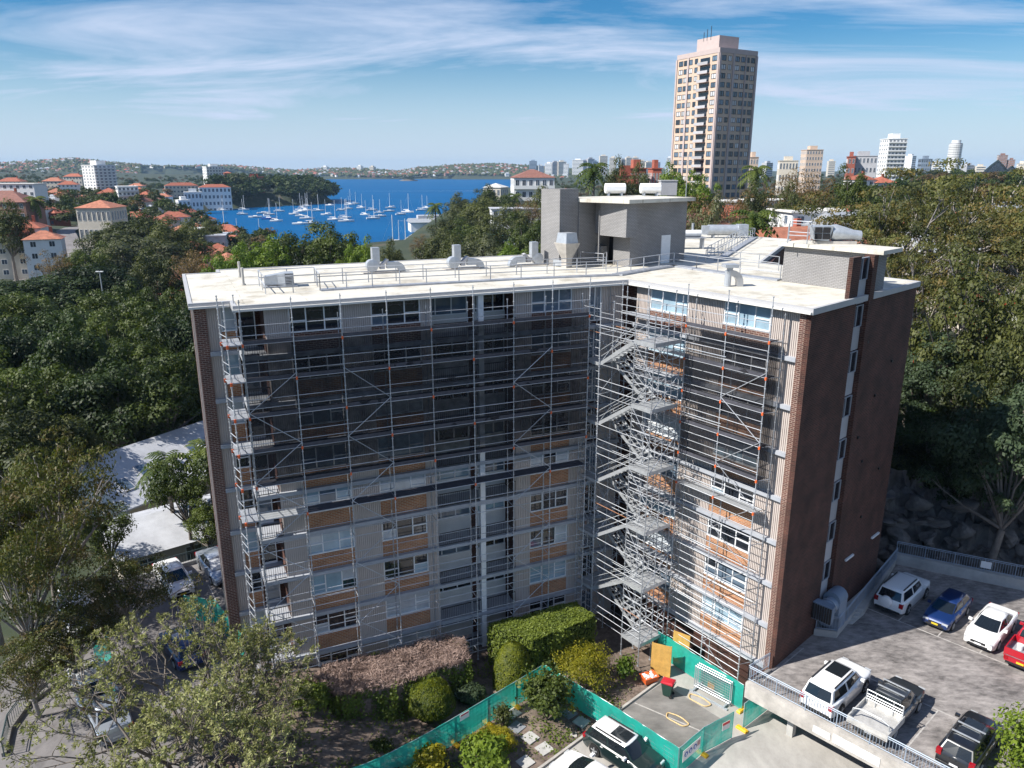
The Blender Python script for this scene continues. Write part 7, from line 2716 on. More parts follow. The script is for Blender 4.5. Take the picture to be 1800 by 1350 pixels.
angL, lenL = face(PL, P0)
angR, lenR = face(P0, PR_)
back_ = PL + (PR_ - P0)
MT['tan'] = mat('tan_brick_far', (0.56, 0.43, 0.335), 0.85, 0, 0.08, 0.4)
MT['pink'] = mat('pinkish_concrete', (0.46, 0.38, 0.36), 0.8, 0, 0.06, 0.5)
MB().prism([PL.xy[:], P0.xy[:], PR_.xy[:], back_.xy[:]], ZB, Ztop - 0.4).build('tower_wall', MT['tan'], tw)
ctr = (PL + PR_) / 2
pr = [(Vector(q.xy) - ctr.xy) * 1.012 + ctr.xy for q in (PL, P0, PR_, back_)]
MB().prism([q[:] for q in pr], Ztop - 1.6, Ztop).build('parapet', MT['pink'], tw)
pc = [(Vector(q.xy) - ctr.xy) * 0.52 + ctr.xy for q in (PL, P0, PR_, back_)]
MB().prism([q[:] for q in pc], Ztop, Ztop + 5.0).build('plant_room', MT['pink'], tw)
for i, (u, hh) in enumerate(((0.3, 5), (0.45, 7), (0.62, 9))):
    q = Vector(pc[0]).lerp(Vector(pc[1]), u)
    MB().tube((q.x, q.y, Ztop + 4), (q.x, q.y, Ztop + 5 + hh * 0.4), 0.12, 5).build('antenna', MT['black'], tw)
FLm, FRm = T(PL.x, PL.y, 0) @ RZ(angL), T(P0.x, P0.y, 0) @ RZ(angR)
for fr, L_, us in ((FLm, lenL, (0.285, 0.985)), (FRm, lenR, (0.02, 0.375, 0.985, 0.70))):
    for u in us:
        wd = 0.9 if u != 0.70 else 0.35
        MB().box(u * L_ - wd / 2, u * L_ + wd / 2, -0.35, 0, ZB, Ztop - 1.7).build('pilaster', MT['pink'], tw, fr)
for u in (0.0,):
    MB().box(-0.5, 0.3, -0.3, 0.3, ZB, Ztop - 1.7).build('pilaster', MT['pink'], tw, FLm)
NF = 20
MT['tglass'] = mat('tower_glass', (0.09, 0.13, 0.18), 0.12, 0, 0.2, 0.5, rand=0.75, spec=0.8)
MT['tblind'] = mat('tower_blind', (0.55, 0.56, 0.58), 0.3, 0, 0.1, 0.5, rand=0.25)
rt2 = random.Random(5)
for f in range(NF):
    z = Ztop - 1.9 - 2.92 * (f + 1) + 0.7
    for fr, L_, cols in ((FLm, lenL, ((0.10, 2.3), (0.215, 1.8), (0.345, 1.7), (0.475, 1.6), (0.90, 2.4))), (FRm, lenR, ((0.115, 2.2), (0.275, 1.6), (0.47, 2.2), (0.625, 1.9), (0.765, 1.1), (0.89, 1.9)))):
        for u, w in cols:
            win_part(tw, fr @ T(u * L_, 0, z), w, 1.75, ('black', 'tblind' if rt2.random() < 0.3 else 'tglass'), 0.12)
    # balcony stack
    s0, s1 = 0.56 * lenL, 0.80 * lenL
    bo = MB().box(s0, s1, -1.3, 0, z - 0.95, z - 0.75).build('balcony', MT['pink'], tw, FLm)
    MB().box(s0, s1, -1.3, -1.24, z - 0.74, z + 0.1).build('balustrade', MT['wall_grey'], bo, FLm)
    MB().box(s0 + 0.2, s1 - 0.2, -0.03, 0.1, z - 0.7, z + 1.5).build('balcony_opening', MT['glass'], bo, FLm)


def block(label, px0, px1, ytop, dist, wall, floors, cols, yaw=0.2, depth=14, base=None, name='apartment_block', cat='building', frame=('white', 'sun_glass'), roof=None, group=None, balc=False, side=True, extra=None):
    xa, ya = pxpos(px0, dist)
    xb, yb = pxpos(px1, dist)
    cx_, cy_ = (xa + xb) / 2, (ya + yb) / 2
    W_ = math.hypot(xb - xa, yb - ya)
    vis = math.atan2(yb - ya, xb - xa)
    k = abs(math.cos(yaw)) + depth / W_ * abs(math.sin(yaw))
    w = W_ / k if W_ / k > 3 else W_
    dd = depth * w / W_ if depth > w * 1.5 else depth
    z0 = hz(cx_, cy_) if base is None else base
    zt = GY((px0 + px1) / 2, ytop, cy_).z
    h = max(4, zt - z0)
    mw = T(cx_, cy_, z0) @ RZ(vis + yaw)
    t = thing(name, label, cat, mw, group)
    MB().box(-w / 2, w / 2, -dd / 2, dd / 2, -4, h).build('wall', MT[wall], t, mw)
    if roof:
        rh = min(w, dd) * 0.22
        X, Y_ = w / 2 + 0.5, dd / 2 + 0.5
        kx = max(0, X - Y_)
        MB().add([(-X, -Y_, h), (X, -Y_, h), (X, Y_, h), (-X, Y_, h), (-kx, 0, h + rh), (kx, 0, h + rh)], [(0, 1, 5, 4), (1, 2, 5), (2, 3, 4, 5), (3, 0, 4), (3, 2, 1, 0)]).build('roof', MT[roof], t, mw)
    else:
        MB().box(-w / 2 - 0.3, w / 2 + 0.3, -dd / 2 - 0.3, dd / 2 + 0.3, h, h + 0.4).build('parapet', MT[wall], t, mw)
        if h > 14:
            MB().box(-w * 0.22, w * 0.22, -dd * 0.25, dd * 0.25, h + 0.4, h + 3.4).build('plant_room', MT[wall], t, mw)
    fh = h / floors
    for f in range(floors):
        for i in range(cols):
            win_part(t, mw @ T(-w / 2 + w * (i + 0.5) / cols, -dd / 2, f * fh + fh * 0.3), w / cols * 0.55, fh * 0.5, frame, 0.1)
        if side:
            n = max(1, int(cols * dd / w * 0.8))
            sx_ = -1 if yaw < 0 else 1
            sx_ = -sx_
            for i in range(n):
                yy = -dd / 2 + dd * (i + 0.5) / n
                win_part(t, mw @ T(sx_ * w / 2, yy, f * fh + fh * 0.3) @ RZ(math.pi / 2 * sx_), dd / n * 0.5, fh * 0.5, frame, 0.1)
        if balc:
            o = MB().box(-w / 2, w / 2, -dd / 2 - 1.2, -dd / 2, f * fh + fh * 0.02, f * fh + fh * 0.09).box(-w / 2, w / 2, -dd / 2 - 1.2, -dd / 2 - 1.1, f * fh + fh * 0.09, f * fh + fh * 0.33).build('balcony', MT['wall_white'], t, mw)
    return t


B = block
B('white slab apartment tower on the left hillside with a dark grey side wall', 146, 200, 291, 640, 'wall_white', 12, 5, 0.5, 16, balc=True)
B('low white stepped apartments beside the white slab tower', 198, 238, 328, 560, 'wall_white', 4, 5, 0.1, 14, balc=True)
B('white balconied tower near the far water on the left', 356, 393, 293, 1060, 'wall_white', 9, 6, 0.3, 16, balc=True)
B('red roofed brick block beside the balconied tower on the left headland', 392, 406, 304, 1020, 'wall_brick', 3, 3, 0.1, 12, roof='tile_red')
B('cream block on the headland right of the balconied tower', 401, 428, 309, 1010, 'wall_cream', 3, 4, 0.1, 14, roof='roof_grey')
B('long red brick block partly hidden by headland trees', 428, 462, 311, 1010, 'wall_brick', 3, 8, 0.0, 14)
B('long red roofed terrace above the left bay, left half', 285, 345, 326, 900, 'wall_cream', 3, 9, 0.05, 14, roof='tile_red')
B('long red roofed terrace above the left bay, right half', 345, 402, 329, 880, 'wall_white', 4, 8, 0.05, 14, roof='tile_red')
B('white modern house with terraces above the bay', 318, 350, 338, 820, 'wall_white', 3, 5, 0.0, 12)
B('white villa at the water edge on the left bay', 302, 328, 352, 770, 'wall_white', 3, 3, 0.2, 12)
B('cream three storey house with a wide red hipped roof', 126, 210, 364, 330, 'wall_cream', 3, 7, -0.42, 14, roof='tile_orange')
B('long white boatshed with a flat roof near the bay', 322, 390, 413, 330, 'roof_white', 1, 6, -0.1, 16)
B('white house with roof terrace behind the boatshed', 315, 350, 402, 345, 'wall_white', 1, 3, 0.0, 10)
B('white apartments with gabled brown roofs above the wharf', 897, 974, 312, 395, 'wall_white', 5, 6, 0.12, 18, balc=True, roof='tile_brown')
B('pale cream block left of the white gabled apartments', 851, 892, 329, 470, 'wall_cream', 3, 4, -0.3, 16, roof='offwhite')
B('red brick flats with dark roof, left of a pair', 1098, 1136, 297, 300, 'wall_brick', 4, 4, 0.2, 14)
B('red brick flats with dark roof, right of a pair', 1139, 1163, 297, 310, 'wall_brick', 4, 3, 0.2, 14)
B('low red brick wing in front of the brick flats', 1076, 1120, 309, 270, 'wall_brick', 2, 4, 0.2, 12)
B('pinkish stepped apartment tower on the right skyline', 1405, 1444, 264, 700, 'tan', 9, 6, 0.3, 20, frame=('wall_white', 'sun_glass'))
B('white balconied apartment tower on the right skyline', 1541, 1588, 245, 560, 'wall_white', 14, 5, 0.4, 18, balc=True)
B('dark glass office block right of the white balconied tower', 1612, 1637, 280, 900, 'wall_blue', 5, 5, 0.2, 20, frame=('black', 'tglass'))
B('grey stepped flats in front of the white balconied tower', 1490, 1540, 275, 600, 'wall_grey', 5, 7, 0.1, 16)
B('orange brick tower end left of the grey stepped flats', 1486, 1502, 276, 590, 'wall_brick', 5, 2, 0.1, 12)
B('tan block just right of the tall tower', 1311, 1332, 277, 520, 'tan', 6, 3, 0.2, 16)
B('low cream and white block on the right skyline', 1366, 1402, 283, 640, 'wall_cream', 4, 6, 0.1, 16)
B('pair of purple grey office towers at the right edge, left one', 1749, 1768, 273, 1700, 'wall_brown', 14, 5, 0.1, 30, base=20)
B('pair of purple grey office towers at the right edge, right one', 1768, 1782, 281, 1700, 'wall_brown', 12, 4, 0.1, 30, base=20)
B('cream block at the far right edge of the skyline', 1786, 1802, 288, 1200, 'wall_cream', 5, 4, 0.1, 20)
# round tower
xa, ya = pxpos(1674, 1300)
t = thing('round_tower', 'slim pale cylindrical apartment tower on the right skyline', 'tower', T(xa, ya, hz(xa, ya)))
zt = GY(1674, 253, ya).z
z0 = hz(xa, ya)
b = MB()
nfl = 20
for f in range(nfl):
    z = z0 + (zt - z0) * f / nfl
    MB().tube((xa, ya, z), (xa, ya, z + (zt - z0) / nfl * 0.55), 9.0, 20).build('balcony_ring', MT['wall_white'], t)
MB().tube((xa, ya, z0 - 2), (xa, ya, zt + 1), 8.2, 20).build('tower_core', MT['wall_grey'], t)
MB().tube((xa, ya, zt), (xa, ya, zt + 5), 6, 20).build('crown_drum', MT['wall_white'], t)
# sail like shell roof far away
xs_, ys_ = pxpos(1754, 1500)
zs = hz(xs_, ys_)
t = thing('shell_roof_hall', 'far hall with a pointed sail like shell roof and dark glass front', 'building', T(xs_, ys_, zs))
hS = GY(1754, 278, ys_).z - zs
for sx_, k, off in ((1, 1.0, 0), (1, 0.7, 22)):
    rows_ = []
    for i in range(9):
        a = math.pi * i / 8
        u_ = math.cos(a)
        rows_.append((24 * k * u_, hS * k * (1 - abs(u_)) ** 0.62))
    b = MB()
    b.loft([[(x - 2 + off, 0, z - 2) for x, z in rows_], [(x * 0.45 + off, 55 * k, max(0, z * 0.25) - 2) for x, z in rows_]], closed=False, caps=False)
    b.build('shell', MT['wall_white'], t, T(xs_, ys_, zs) @ RZ(-0.9))
    MB().add([(x * 0.8 - 2 + off, 2.0, z * 0.84 - 2) for x, z in rows_], [tuple(range(9))]).build('glass_front', MT['glass'], t, T(xs_, ys_, zs) @ RZ(-0.9))
# near terraces on the right
spec = [(1395, 398, 112, 9, 12, 'gable', 'wall_brick', 'tile_orange', 'brick terrace with orange tiled roof and skylight behind the rear wing', 0.35), (1462, 400, 118, 9, 9, 'gable', 'wall_white', 'tile_orange', 'orange tiled roof right of the stair head rail', 0.2), (1430, 368, 150, 13, 10, 'flat', 'wall_white', 'offwhite', 'white flat roofed house with a parapet below the bare tree', 0.1),
        (1488, 372, 140, 10, 9, 'gable', 'wall_white', 'roof_grey', 'white gabled house left of the big gum', 0.5), (1225, 375, 150, 12, 9, 'hip', 'wall_white', 'tile_brown', 'white house seen between the twiggy trees behind the motor room', 0.3), (1285, 360, 170, 12, 9, 'hip', 'wall_white', 'tile_red', 'red roofed house at the foot of the tower', 0.1), (1255, 352, 210, 14, 10, 'flat', 'wall_white', 'offwhite', 'low white house front in the trees by the tower', 0.0),
        (1513, 305, 330, 9, 9, 'hip', 'wall_white', 'tile_red', 'white house with a pyramid red roof left of the gum', 0.2), (1548, 310, 330, 9, 9, 'hip', 'wall_white', 'tile_red', 'second white house with pyramid red roof beside the gum', 0.2), (1352, 350, 240, 14, 10, 'flat', 'wall_cream', 'offwhite', 'cream flat roofed house right of the tower foot', 0.1), (1640, 405, 150, 16, 12, 'gable', 'wall_white', 'roof_white', 'pale roofed house glimpsed through the gum', 0.4), (1720, 400, 160, 16, 12, 'hip', 'wall_cream', 'tile_red', 'red roofed house glimpsed through the gum', 0.2),
        (1795, 352, 190, 16, 14, 'gable', 'wall_white', 'roof_grey', 'pale gabled building at the right edge behind the gum', 0.3), (45, 385, 240, 9.5, 9, 'hip', 'wall_white', 'tile_red', 'white terrace with red roof at the left edge, farther one', 0.3), (75, 405, 225, 9.5, 8, 'hip', 'wall_white', 'tile_orange', 'white terrace with orange roof at the left edge, nearer one', 0.4), (20, 400, 230, 9.5, 8, 'gable', 'wall_cream', 'tile_red', 'cream terrace cut by the left edge', 0.35),
        (25, 322, 420, 26, 14, 'flat', 'wall_white', 'offwhite', 'white modern apartments high on the left hill', 0.1), (0, 335, 330, 26, 16, 'hip', 'wall_brown', 'tile_brown', 'brown roofed flats at the left edge', 0.1), (275, 380, 430, 20, 12, 'hip', 'wall_cream', 'tile_orange', 'orange roofed house by the bay behind the round trees', 0.1), (300, 412, 320, 10, 8, 'gable', 'wall_cream', 'tile_orange', 'small orange roof beside the white boatshed', 0.2), (305, 372, 440, 16, 10, 'hip', 'wall_white', 'tile_red', 'red roofed waterside house left of the moorings', 0.3),
        (875, 425, 230, 11, 9, 'gable', 'wall_white', 'roof_grey', 'white gabled cottage among the trees on the slope', 0.8), (868, 408, 250, 12, 9, 'hip', 'wall_cream', 'tile_green', 'green roofed cottage among the trees on the slope', 0.2), (905, 365, 320, 20, 12, 'flat', 'wall_white', 'roof_white', 'low white roofed building below the gabled apartments', 0.1), (945, 362, 330, 14, 10, 'hip', 'wall_grey', 'tile_brown', 'brown roofed house below the white gabled apartments', 0.1), (985, 335, 330, 14, 12, 'hip', 'wall_white', 'tile_brown', 'white house with dark red roof behind the grey stack', 0.2)]
MT['tile_green'] = mat('green_metal_roof', (0.10, 0.30, 0.22), 0.6, 0, 0.15, 1.0)
for px, pyt, Y, w, d, rk, wl, tl, lab, yaw in spec:
    p = GY(px, pyt, Y)
    z = hz(p.x, Y)
    rh = 0.28 * min(w, d) if rk != 'flat' else 0.35
    h = max(3.2, p.z - rh - z)
    house(lab, p.x, Y, z, w, d, h, rk, wl, tl, yaw, floors=max(1, min(5, int(h / 3.0))))
# more houses of the left hillside that show clearly above the trees
for px, pyt, Y, w, d, wl, tl, lab, yaw in ((60, 322, 620, 15, 11, 'wall_white', 'tile_red', 'red roofed house high on the left hill, nearest the white modern apartments', 0.2), (95, 312, 760, 18, 12, 'wall_cream', 'tile_orange', 'orange roofed house on the crest of the left hill', 0.1), (120, 318, 700, 16, 11, 'wall_white', 'tile_red', 'red roofed house just left of the white slab tower', 0.3), (130, 305, 900, 20, 12, 'wall_cream', 'tile_red', 'small red roof on the skyline left of the white slab tower', 0.1), (65, 336, 520, 16, 12, 'wall_cream', 'tile_orange', 'orange roofed house above the cream house', 0.3),
        (110, 338, 500, 14, 10, 'wall_white', 'tile_red', 'red roofed house left of the cream house roof', 0.2), (30, 345, 420, 16, 12, 'wall_brick', 'tile_brown', 'dark brick house at the left edge below the brown roofed flats', 0.2), (222, 350, 520, 14, 10, 'wall_white', 'roof_grey', 'grey roofed house right of the cream house', 0.1), (250, 340, 640, 18, 11, 'wall_cream', 'tile_red', 'red roofed house right of the low stepped apartments', 0.2), (262, 355, 560, 15, 10, 'wall_white', 'tile_orange', 'orange roofed house left of the waterside villa', 0.3),
        (235, 372, 420, 14, 10, 'wall_cream', 'tile_red', 'red roofed house below the stepped apartments', 0.2), (170, 345, 540, 14, 10, 'wall_white', 'tile_brown', 'brown roofed house at the foot of the white slab tower', 0.1), (285, 340, 720, 15, 10, 'wall_white', 'tile_orange', 'orange roofed house at the left end of the long terrace', 0.1), (20, 312, 700, 20, 12, 'wall_cream', 'tile_red', 'red roofed house at the left edge of the skyline', 0.1), (300, 328, 980, 16, 11, 'wall_white', 'tile_red', 'red roofed house above the long terrace', 0.1), (240, 322, 900, 16, 11, 'wall_cream', 'tile_orange', 'orange roofed house between the two white towers', 0.1)):
    p = GY(px, pyt, Y)
    z = hz(p.x, Y)
    h = max(5.0, p.z - 0.28 * min(w, d) - z)
    house(lab, p.x, Y, z, w, d, h, 'hip', wl, tl, yaw, floors=max(2, min(4, int(h / 3))))
# white roofed house left of the building
Rl, Rr = G(137, 812, 12.6), G(390, 728, 12.6)
ang = math.atan2(Rr.y - Rl.y, Rr.x - Rl.x)
ctr = (Rl + Rr) / 2
LH = (Rr - Rl).length
mw = T(ctr.x, ctr.y, 6.0) @ RZ(ang)
t = thing('white_roofed_house', 'long house with a white metal roof and four skylights left of the building', 'house', mw)
hw_, dn, up_ = LH / 2, 7.5, 5.5
MB().box(-hw_ + 0.4, hw_, -dn + 0.5, up_ - 0.5, -1, 3.0).build('wall', MT['wall_cream'], t, mw)
b = MB()
zr = 6.6
b.add([(-hw_, 0, zr), (hw_ + 2, 0, zr), (hw_ + 2, -dn, 2.9), (-hw_ - 0.5, -dn, 2.9), (-hw_ - 0.5, up_, 3.2), (hw_ + 2, up_, 3.2), (-hw_ - 0.5, -dn, 2.7), (hw_ + 2, -dn, 2.7)], [(0, 3, 2, 1), (0, 1, 5, 4), (0, 4, 3), (3, 6, 7, 2)])
ro = b.build('roof', MT['roof_white'], t, mw)
sl_ = math.atan2(zr - 2.9, dn)
for i, (u, v) in enumerate(((-0.80, 0.62), (-0.50, 0.50), (0.22, 0.45), (0.55, 0.42))):
    m2 = mw @ T(u * hw_, -dn * v, 2.9 + (zr - 2.9) * (1 - v)) @ Matrix.Rotation(sl_, 4, 'X')
    MB().box(-0.65, 0.65, -0.95, 0.95, 0.02, 0.14).build('skylight_frame', MT['wall_grey'], ro, m2)
    MB().box(-0.5, 0.5, -0.8, 0.8, 0.145, 0.16).build('skylight_glass', MT['glass_mid'], ro, m2)
b = MB()
b.add([(1.0, -dn - 0.2, 2.9), (4.6, -dn - 0.2, 2.9), (2.8, -dn - 0.2, 5.3), (2.8, -2.0, 5.3)], [(0, 1, 2), (0, 2, 3), (1, 3, 2)])
b.build('dormer', MT['roof_white'], t, mw)
b = MB()
for u in (-0.1, 0.02, 0.78):
    b.box(u * hw_ - 0.2, u * hw_ + 0.2, -dn * 0.55, -dn * 0.5, 2.9 + (zr - 2.9) * 0.45, 2.9 + (zr - 2.9) * 0.45 + 0.6)
b.build('roof_vent', MT['wall_cream'], t, mw)
Rl, Rr = G(190, 930, 10.4), G(420, 870, 10.4)
ang = math.atan2(Rr.y - Rl.y, Rr.x - Rl.x)
c_ = (Rl + Rr) / 2
house('lower white metal roof glimpsed behind the gum trees', c_.x, c_.y, 6.2, (Rr - Rl).length, 9, 3.0, 'gable', 'wall_cream', 'roof_white', ang, rh=1.6, chimney=False)
# wharf building and platform
q = [G(735, 408, 1.5), G(800, 408, 1.5)]
a = G(760, 402, 1.5)
t = thing('wharf_shed', 'long pale grey wharf shed with a stepped metal roof', 'shed', T(a.x, a.y, 1.5) @ RZ(0.25))
mw = WM[t.name]
MB().box(-16, 26, -9, 9, -3, 5).build('wall', MT['wall_white'], t, mw)
MB().add([(-17, -10, 5), (27, -10, 5), (27, 0, 7.5), (-17, 0, 7.5), (-17, 10, 5), (27, 10, 5)], [(0, 1, 2, 3), (3, 2, 5, 4), (0, 3, 4), (1, 5, 2)]).build('roof', MT['roof_grey'], t, mw)
MB().box(-10, 14, -1.5, 8, 6, 9.2).build('upper_roof', MT['roof_white'], t, mw)
wp = [G(688, 436, 1.2), G(752, 392, 1.2), G(770, 398, 1.2), G(725, 440, 1.2)]
o = MB().prism([p.xy[:] for p in wp], -2, 1.2).build('wharf', MT['conc'])
tag(o, 'timber and concrete wharf platform beside the grey shed', 'wharf')
# jetty with piles on the left
j0, j1 = G(392, 418, 0.8), G(480, 414, 0.8)
t = thing('jetty', 'thin timber jetty with piles in the near bay', 'jetty', T(*j0))
d = (j1 - j0).normalized()
n = Vector((-d.y, d.x, 0))
MB().prism([(j0 - n).xy[:], (j1 - n).xy[:], (j1 + n).xy[:], (j0 + n).xy[:]], 0.7, 0.95).build('deck', MT['plank'], t)
for i in range(14):
    q = j0.lerp(j1, i / 13)
    MB().tube((q.x, q.y, -2), (q.x, q.y, 2.4), 0.25, 6).build('pile', MT['bark_brown'], t)


# ---- yachts
def hull_mesh(L_, W_, Hh, m):
    b = MB()
    rings = []
    for i in range(11):
        u = i / 10
        x = -L_ / 2 + L_ * u
        w = W_ / 2 * (0.72 + 0.28 * math.sin(min(1, u * 1.6) * math.pi / 2)) * (1 - max(0, (u - 0.45) / 0.55) ** 2.2)
        w = max(w, 0.03)
        sh = Hh * (0.9 + 0.25 * u * u)
        rings.append([(x, -w, sh), (x, -w * 0.85, 0.15), (x, 0, -0.4), (x, w * 0.85, 0.15), (x, w, sh)])
    b.loft(rings, closed=True)
    return b.mesh('hull', m, True, 45)


HULLS = [hull_mesh(10, 3.2, 1.1, MT['wall_white']), hull_mesh(10, 3.2, 1.1, mat('blue_hull', (0.03, 0.12, 0.4), 0.4))]
CABIN = MB().loft([[(-1.6, -0.9, 1.0), (2.0, -0.7, 1.0), (2.0, 0.7, 1.0), (-1.6, 0.9, 1.0)], [(-1.5, -0.75, 1.65), (1.2, -0.5, 1.6), (1.2, 0.5, 1.6), (-1.5, 0.75, 1.65)]]).mesh('cabin', MT['wall_white'])
MAST = MB().tube((0.6, 0, 1.0), (0.6, 0, 14.0), 0.17, 5, 0.12).tube((0.6, 0, 2.2), (-3.8, 0, 2.1), 0.22, 5).tube((0.6, -0.8, 8), (0.6, 0.8, 8), 0.05, 4).mesh('mast', MT['wall_white'])
STAY = MB().tube((0.6, 0, 13.4), (4.9, 0, 1.3), 0.025, 4).tube((0.6, 0, 13.4), (-4.9, 0, 1.1), 0.025, 4).mesh('stay', MT['galv_light'])
boats = [(185, 430), (45, 402), (195, 398), (335, 422), (375, 432), (445, 408), (370, 462), (425, 477), (275, 450), (550, 428), (590, 412), (605, 382), (628, 402), (640, 372), (595, 440), (640, 460), (672, 495), (590, 498), (715, 405), (775, 432), (800, 365), (832, 468), (880, 400), (905, 455), (915, 480), (930, 390), (940, 362), (978, 355),
         (1022, 384), (1048, 432), (1098, 400), (1105, 460), (1148, 420), (1154, 443), (1225, 384), (1217, 408), (1298, 430), (1348, 415), (1445, 400), (1480, 384), (60, 650), (165, 655), (320, 655), (1235, 690), (1280, 650), (1325, 690)]
nomast = {3, 8, 14, 17, 20, 33, 35}
rb_ = random.Random(4)
for i, (x, y) in enumerate(boats):
    p = G(380 + x / 4, 270 + y / 4 - (4 if y > 600 else 0), 0)
    k = rb_.uniform(0.95, 1.35)
    lab = 'white yacht at anchor among the others in the bay'
    grp = 'yachts moored in the bay'
    hull = HULLS[0]
    if i == 6:
        lab, hull, grp = 'blue hulled boat among the white yachts in the bay', HULLS[1], 'yachts moored in the bay'
    elif i in nomast:
        lab = 'white motor boat without a mast in the bay'
        grp = 'motor boats moored in the bay'
    elif y > 600:
        lab = 'tall masted yacht berthed close in near the trees'
        grp = 'yachts at the near berths'
    mw = T(p.x, p.y, 0.1) @ RZ(rb_.choice((0.25, 0.4, 0.1, 3.4, -0.2)) + rb_.uniform(-0.2, 0.2)) @ S(k)
    t = thing('yacht' if i not in nomast else 'motor_boat', lab, 'boat', mw, grp)
    put('hull', hull, t, mw)
    put('cabin', CABIN, t, mw)
    if i not in nomast:
        put('mast', MAST, t, mw)
        put('stay', STAY, t, mw)
# wakes on the harbour
MT['foam'] = mat('foam', (0.7, 0.76, 0.8), 0.6, 0, 0.3, 0.2)
for (a, c, w) in (((620, 336), (848, 335.5), 1.6), ((700, 388), (770, 389), 1.0)):
    p, q = G(*a, 0), G(*c, 0)
    d = (q - p).normalized()
    n = Vector((-d.y, d.x, 0)) * w
    o = MB().add([(*(p - n * 0.3).xy, 0.02), (*(q - n).xy, 0.02), (*(q + n).xy, 0.02), (*(p + n * 0.3).xy, 0.02)], [(0, 1, 2, 3)]).build('boat_wake', MT['foam'])
    o["kind"] = "stuff"

# ---- scattered houses and trees on both hillsides
rs = random.Random(21)
WALLS, TILES = ['wall_cream', 'wall_white', 'wall_brick', 'wall_cream', 'wall_white', 'wall_brown'], ['tile_red', 'tile_orange', 'tile_red', 'tile_brown', 'roof_grey', 'tile_orange']
HM = []
for i in range(6):
    w, d, h = rs.uniform(9, 14), rs.uniform(8, 11), rs.choice((3.4, 6.2, 6.2))
    X, Y_ = w / 2 + 0.5, d / 2 + 0.5
    kx = max(0, X - Y_)
    rh = min(w, d) * 0.3
    wl = MB().box(-w / 2, w / 2, -d / 2, d / 2, -4, h).mesh('wall', MT[WALLS[i]])
    rf_ = MB().add([(-X, -Y_, h), (X, -Y_, h), (X, Y_, h), (-X, Y_, h), (-kx, 0, h + rh), (kx, 0, h + rh)], [(0, 1, 5, 4), (1, 2, 5), (2, 3, 4, 5), (3, 0, 4), (3, 2, 1, 0)]).mesh('roof', MT[TILES[i]])
    gl = MB()
    for f in range(max(1, int(h / 3))):
        for k in range(3):
            xx = -w / 2 + w * (k + 0.5) / 3
            gl.box(xx - 0.7, xx + 0.7, -d / 2 - 0.06, -d / 2, f * 3 + 1.0, f * 3 + 2.3)
    HM.append((wl, rf_, gl.mesh('window', MT['sun_glass'])))


HDESC = ('cream house with a red roof', 'white house with an orange roof', 'brick house with a red roof', 'cream house with a brown roof', 'white house with a grey roof', 'brown house with an orange roof')


def small_house(i, x, y, z, yaw, lab, grp, k=1.0):
    lab = HDESC[i] + ' among the trees' + grp.replace('houses', '')
    grp = grp + ', ' + HDESC[i].split(' with ')[1]
    wl, rf_, gl = HM[i]
    mw = T(x, y, z) @ RZ(yaw) @ S(k)
    t = thing('house', lab, 'house', mw, grp)
    put('wall', wl, t, mw)
    put('roof', rf_, t, mw)
    put('window', gl, t, mw)


KIND_L = ('far', 'far2', 'far3', 'far', 'farbrown')
MASS = []                                # (kind, x, y, z, scale_xy, scale_z): trees that read as one mass


def one_water(x, y):
    return bool(in_water(np.array([x]), np.array([y]))[0])


cand_t, cand_h = [], []
for k in range(1700):
    px, dist = rs.uniform(-60, 470), math.exp(rs.uniform(math.log(240), math.log(2300)))
    x, y = pxpos(px, dist)
    if one_water(x, y) or shore_dist(np.array([x]), np.array([y]))[0] < 5 or (px < 300 and dist < 430):
        continue
    if rs.random() < 0.30 and px < 400 and not (100 < px < 240 and dist < 560):
        cand_h.append((dist, x, y))
    else:
        cand_t.append((dist, x, y, rs.choice(KIND_L), rs.uniform(5, 10.5), rs.uniform(0.9, 1.3)))
for k in range(330):
    px, dist = rs.uniform(375, 590), rs.uniform(860, 1150)
    x, y = pxpos(px, dist)
    if one_water(x, y):
        continue
    cand_t.append((dist + 250, x, y, rs.choice(('far', 'far2', 'far2', 'far3')), rs.uniform(12, 22), 1.15))
cand_t.sort()
cand_h.sort()
for i, (dist, x, y) in enumerate(cand_h[:110]):
    small_house(rs.randrange(6), x, y, hz(x, y), rs.uniform(-0.5, 0.5), None, 'houses on the left hillside', 0.95 + 0.25 * rs.random())
for i, (dist, x, y, kd_, h_, sx_) in enumerate(cand_t):
    z = hz(x, y)
    if i < 75:
        tree(kd_, x, y, z + h_, 'dark green tree among the houses on the left hillside', z, sx_, 'trees on the left hillside')
    else:
        MASS.append((kd_, x, y, z, sx_, h_))
cand_t, cand_h = [], []
for k in range(2300):
    px, dist = rs.uniform(960, 1860), math.exp(rs.uniform(math.log(135), math.log(2200)))
    x, y = pxpos(px, dist)
    if one_water(x, y) or (math.hypot(x - P0.x, y - P0.y) < 36) or (px < 1240 and dist < 190) or (px > 1500 and dist < 140):
        continue
    if rs.random() < 0.16:
        cand_h.append((dist, x, y))
    else:
        cand_t.append((dist, x, y, rs.choice(KIND_L), rs.uniform(4.5, 9), rs.uniform(0.9, 1.25)))
cand_t.sort()
cand_h.sort()
for i, (dist, x, y) in enumerate(cand_h[:80]):
    small_house(rs.randrange(6), x, y, hz(x, y), rs.uniform(-0.6, 0.6), None, 'houses on the right ridge', 0.8 + 0.2 * rs.random())
for i, (dist, x, y, kd_, h_, sx_) in enumerate(cand_t):
    z = hz(x, y)
    if i < 70:
        tree(kd_, x, y, z + h_, 'green tree among the houses on the right ridge', z, sx_, 'trees on the right ridge')
    else:
        MASS.append((kd_, x, y, z, sx_, h_))
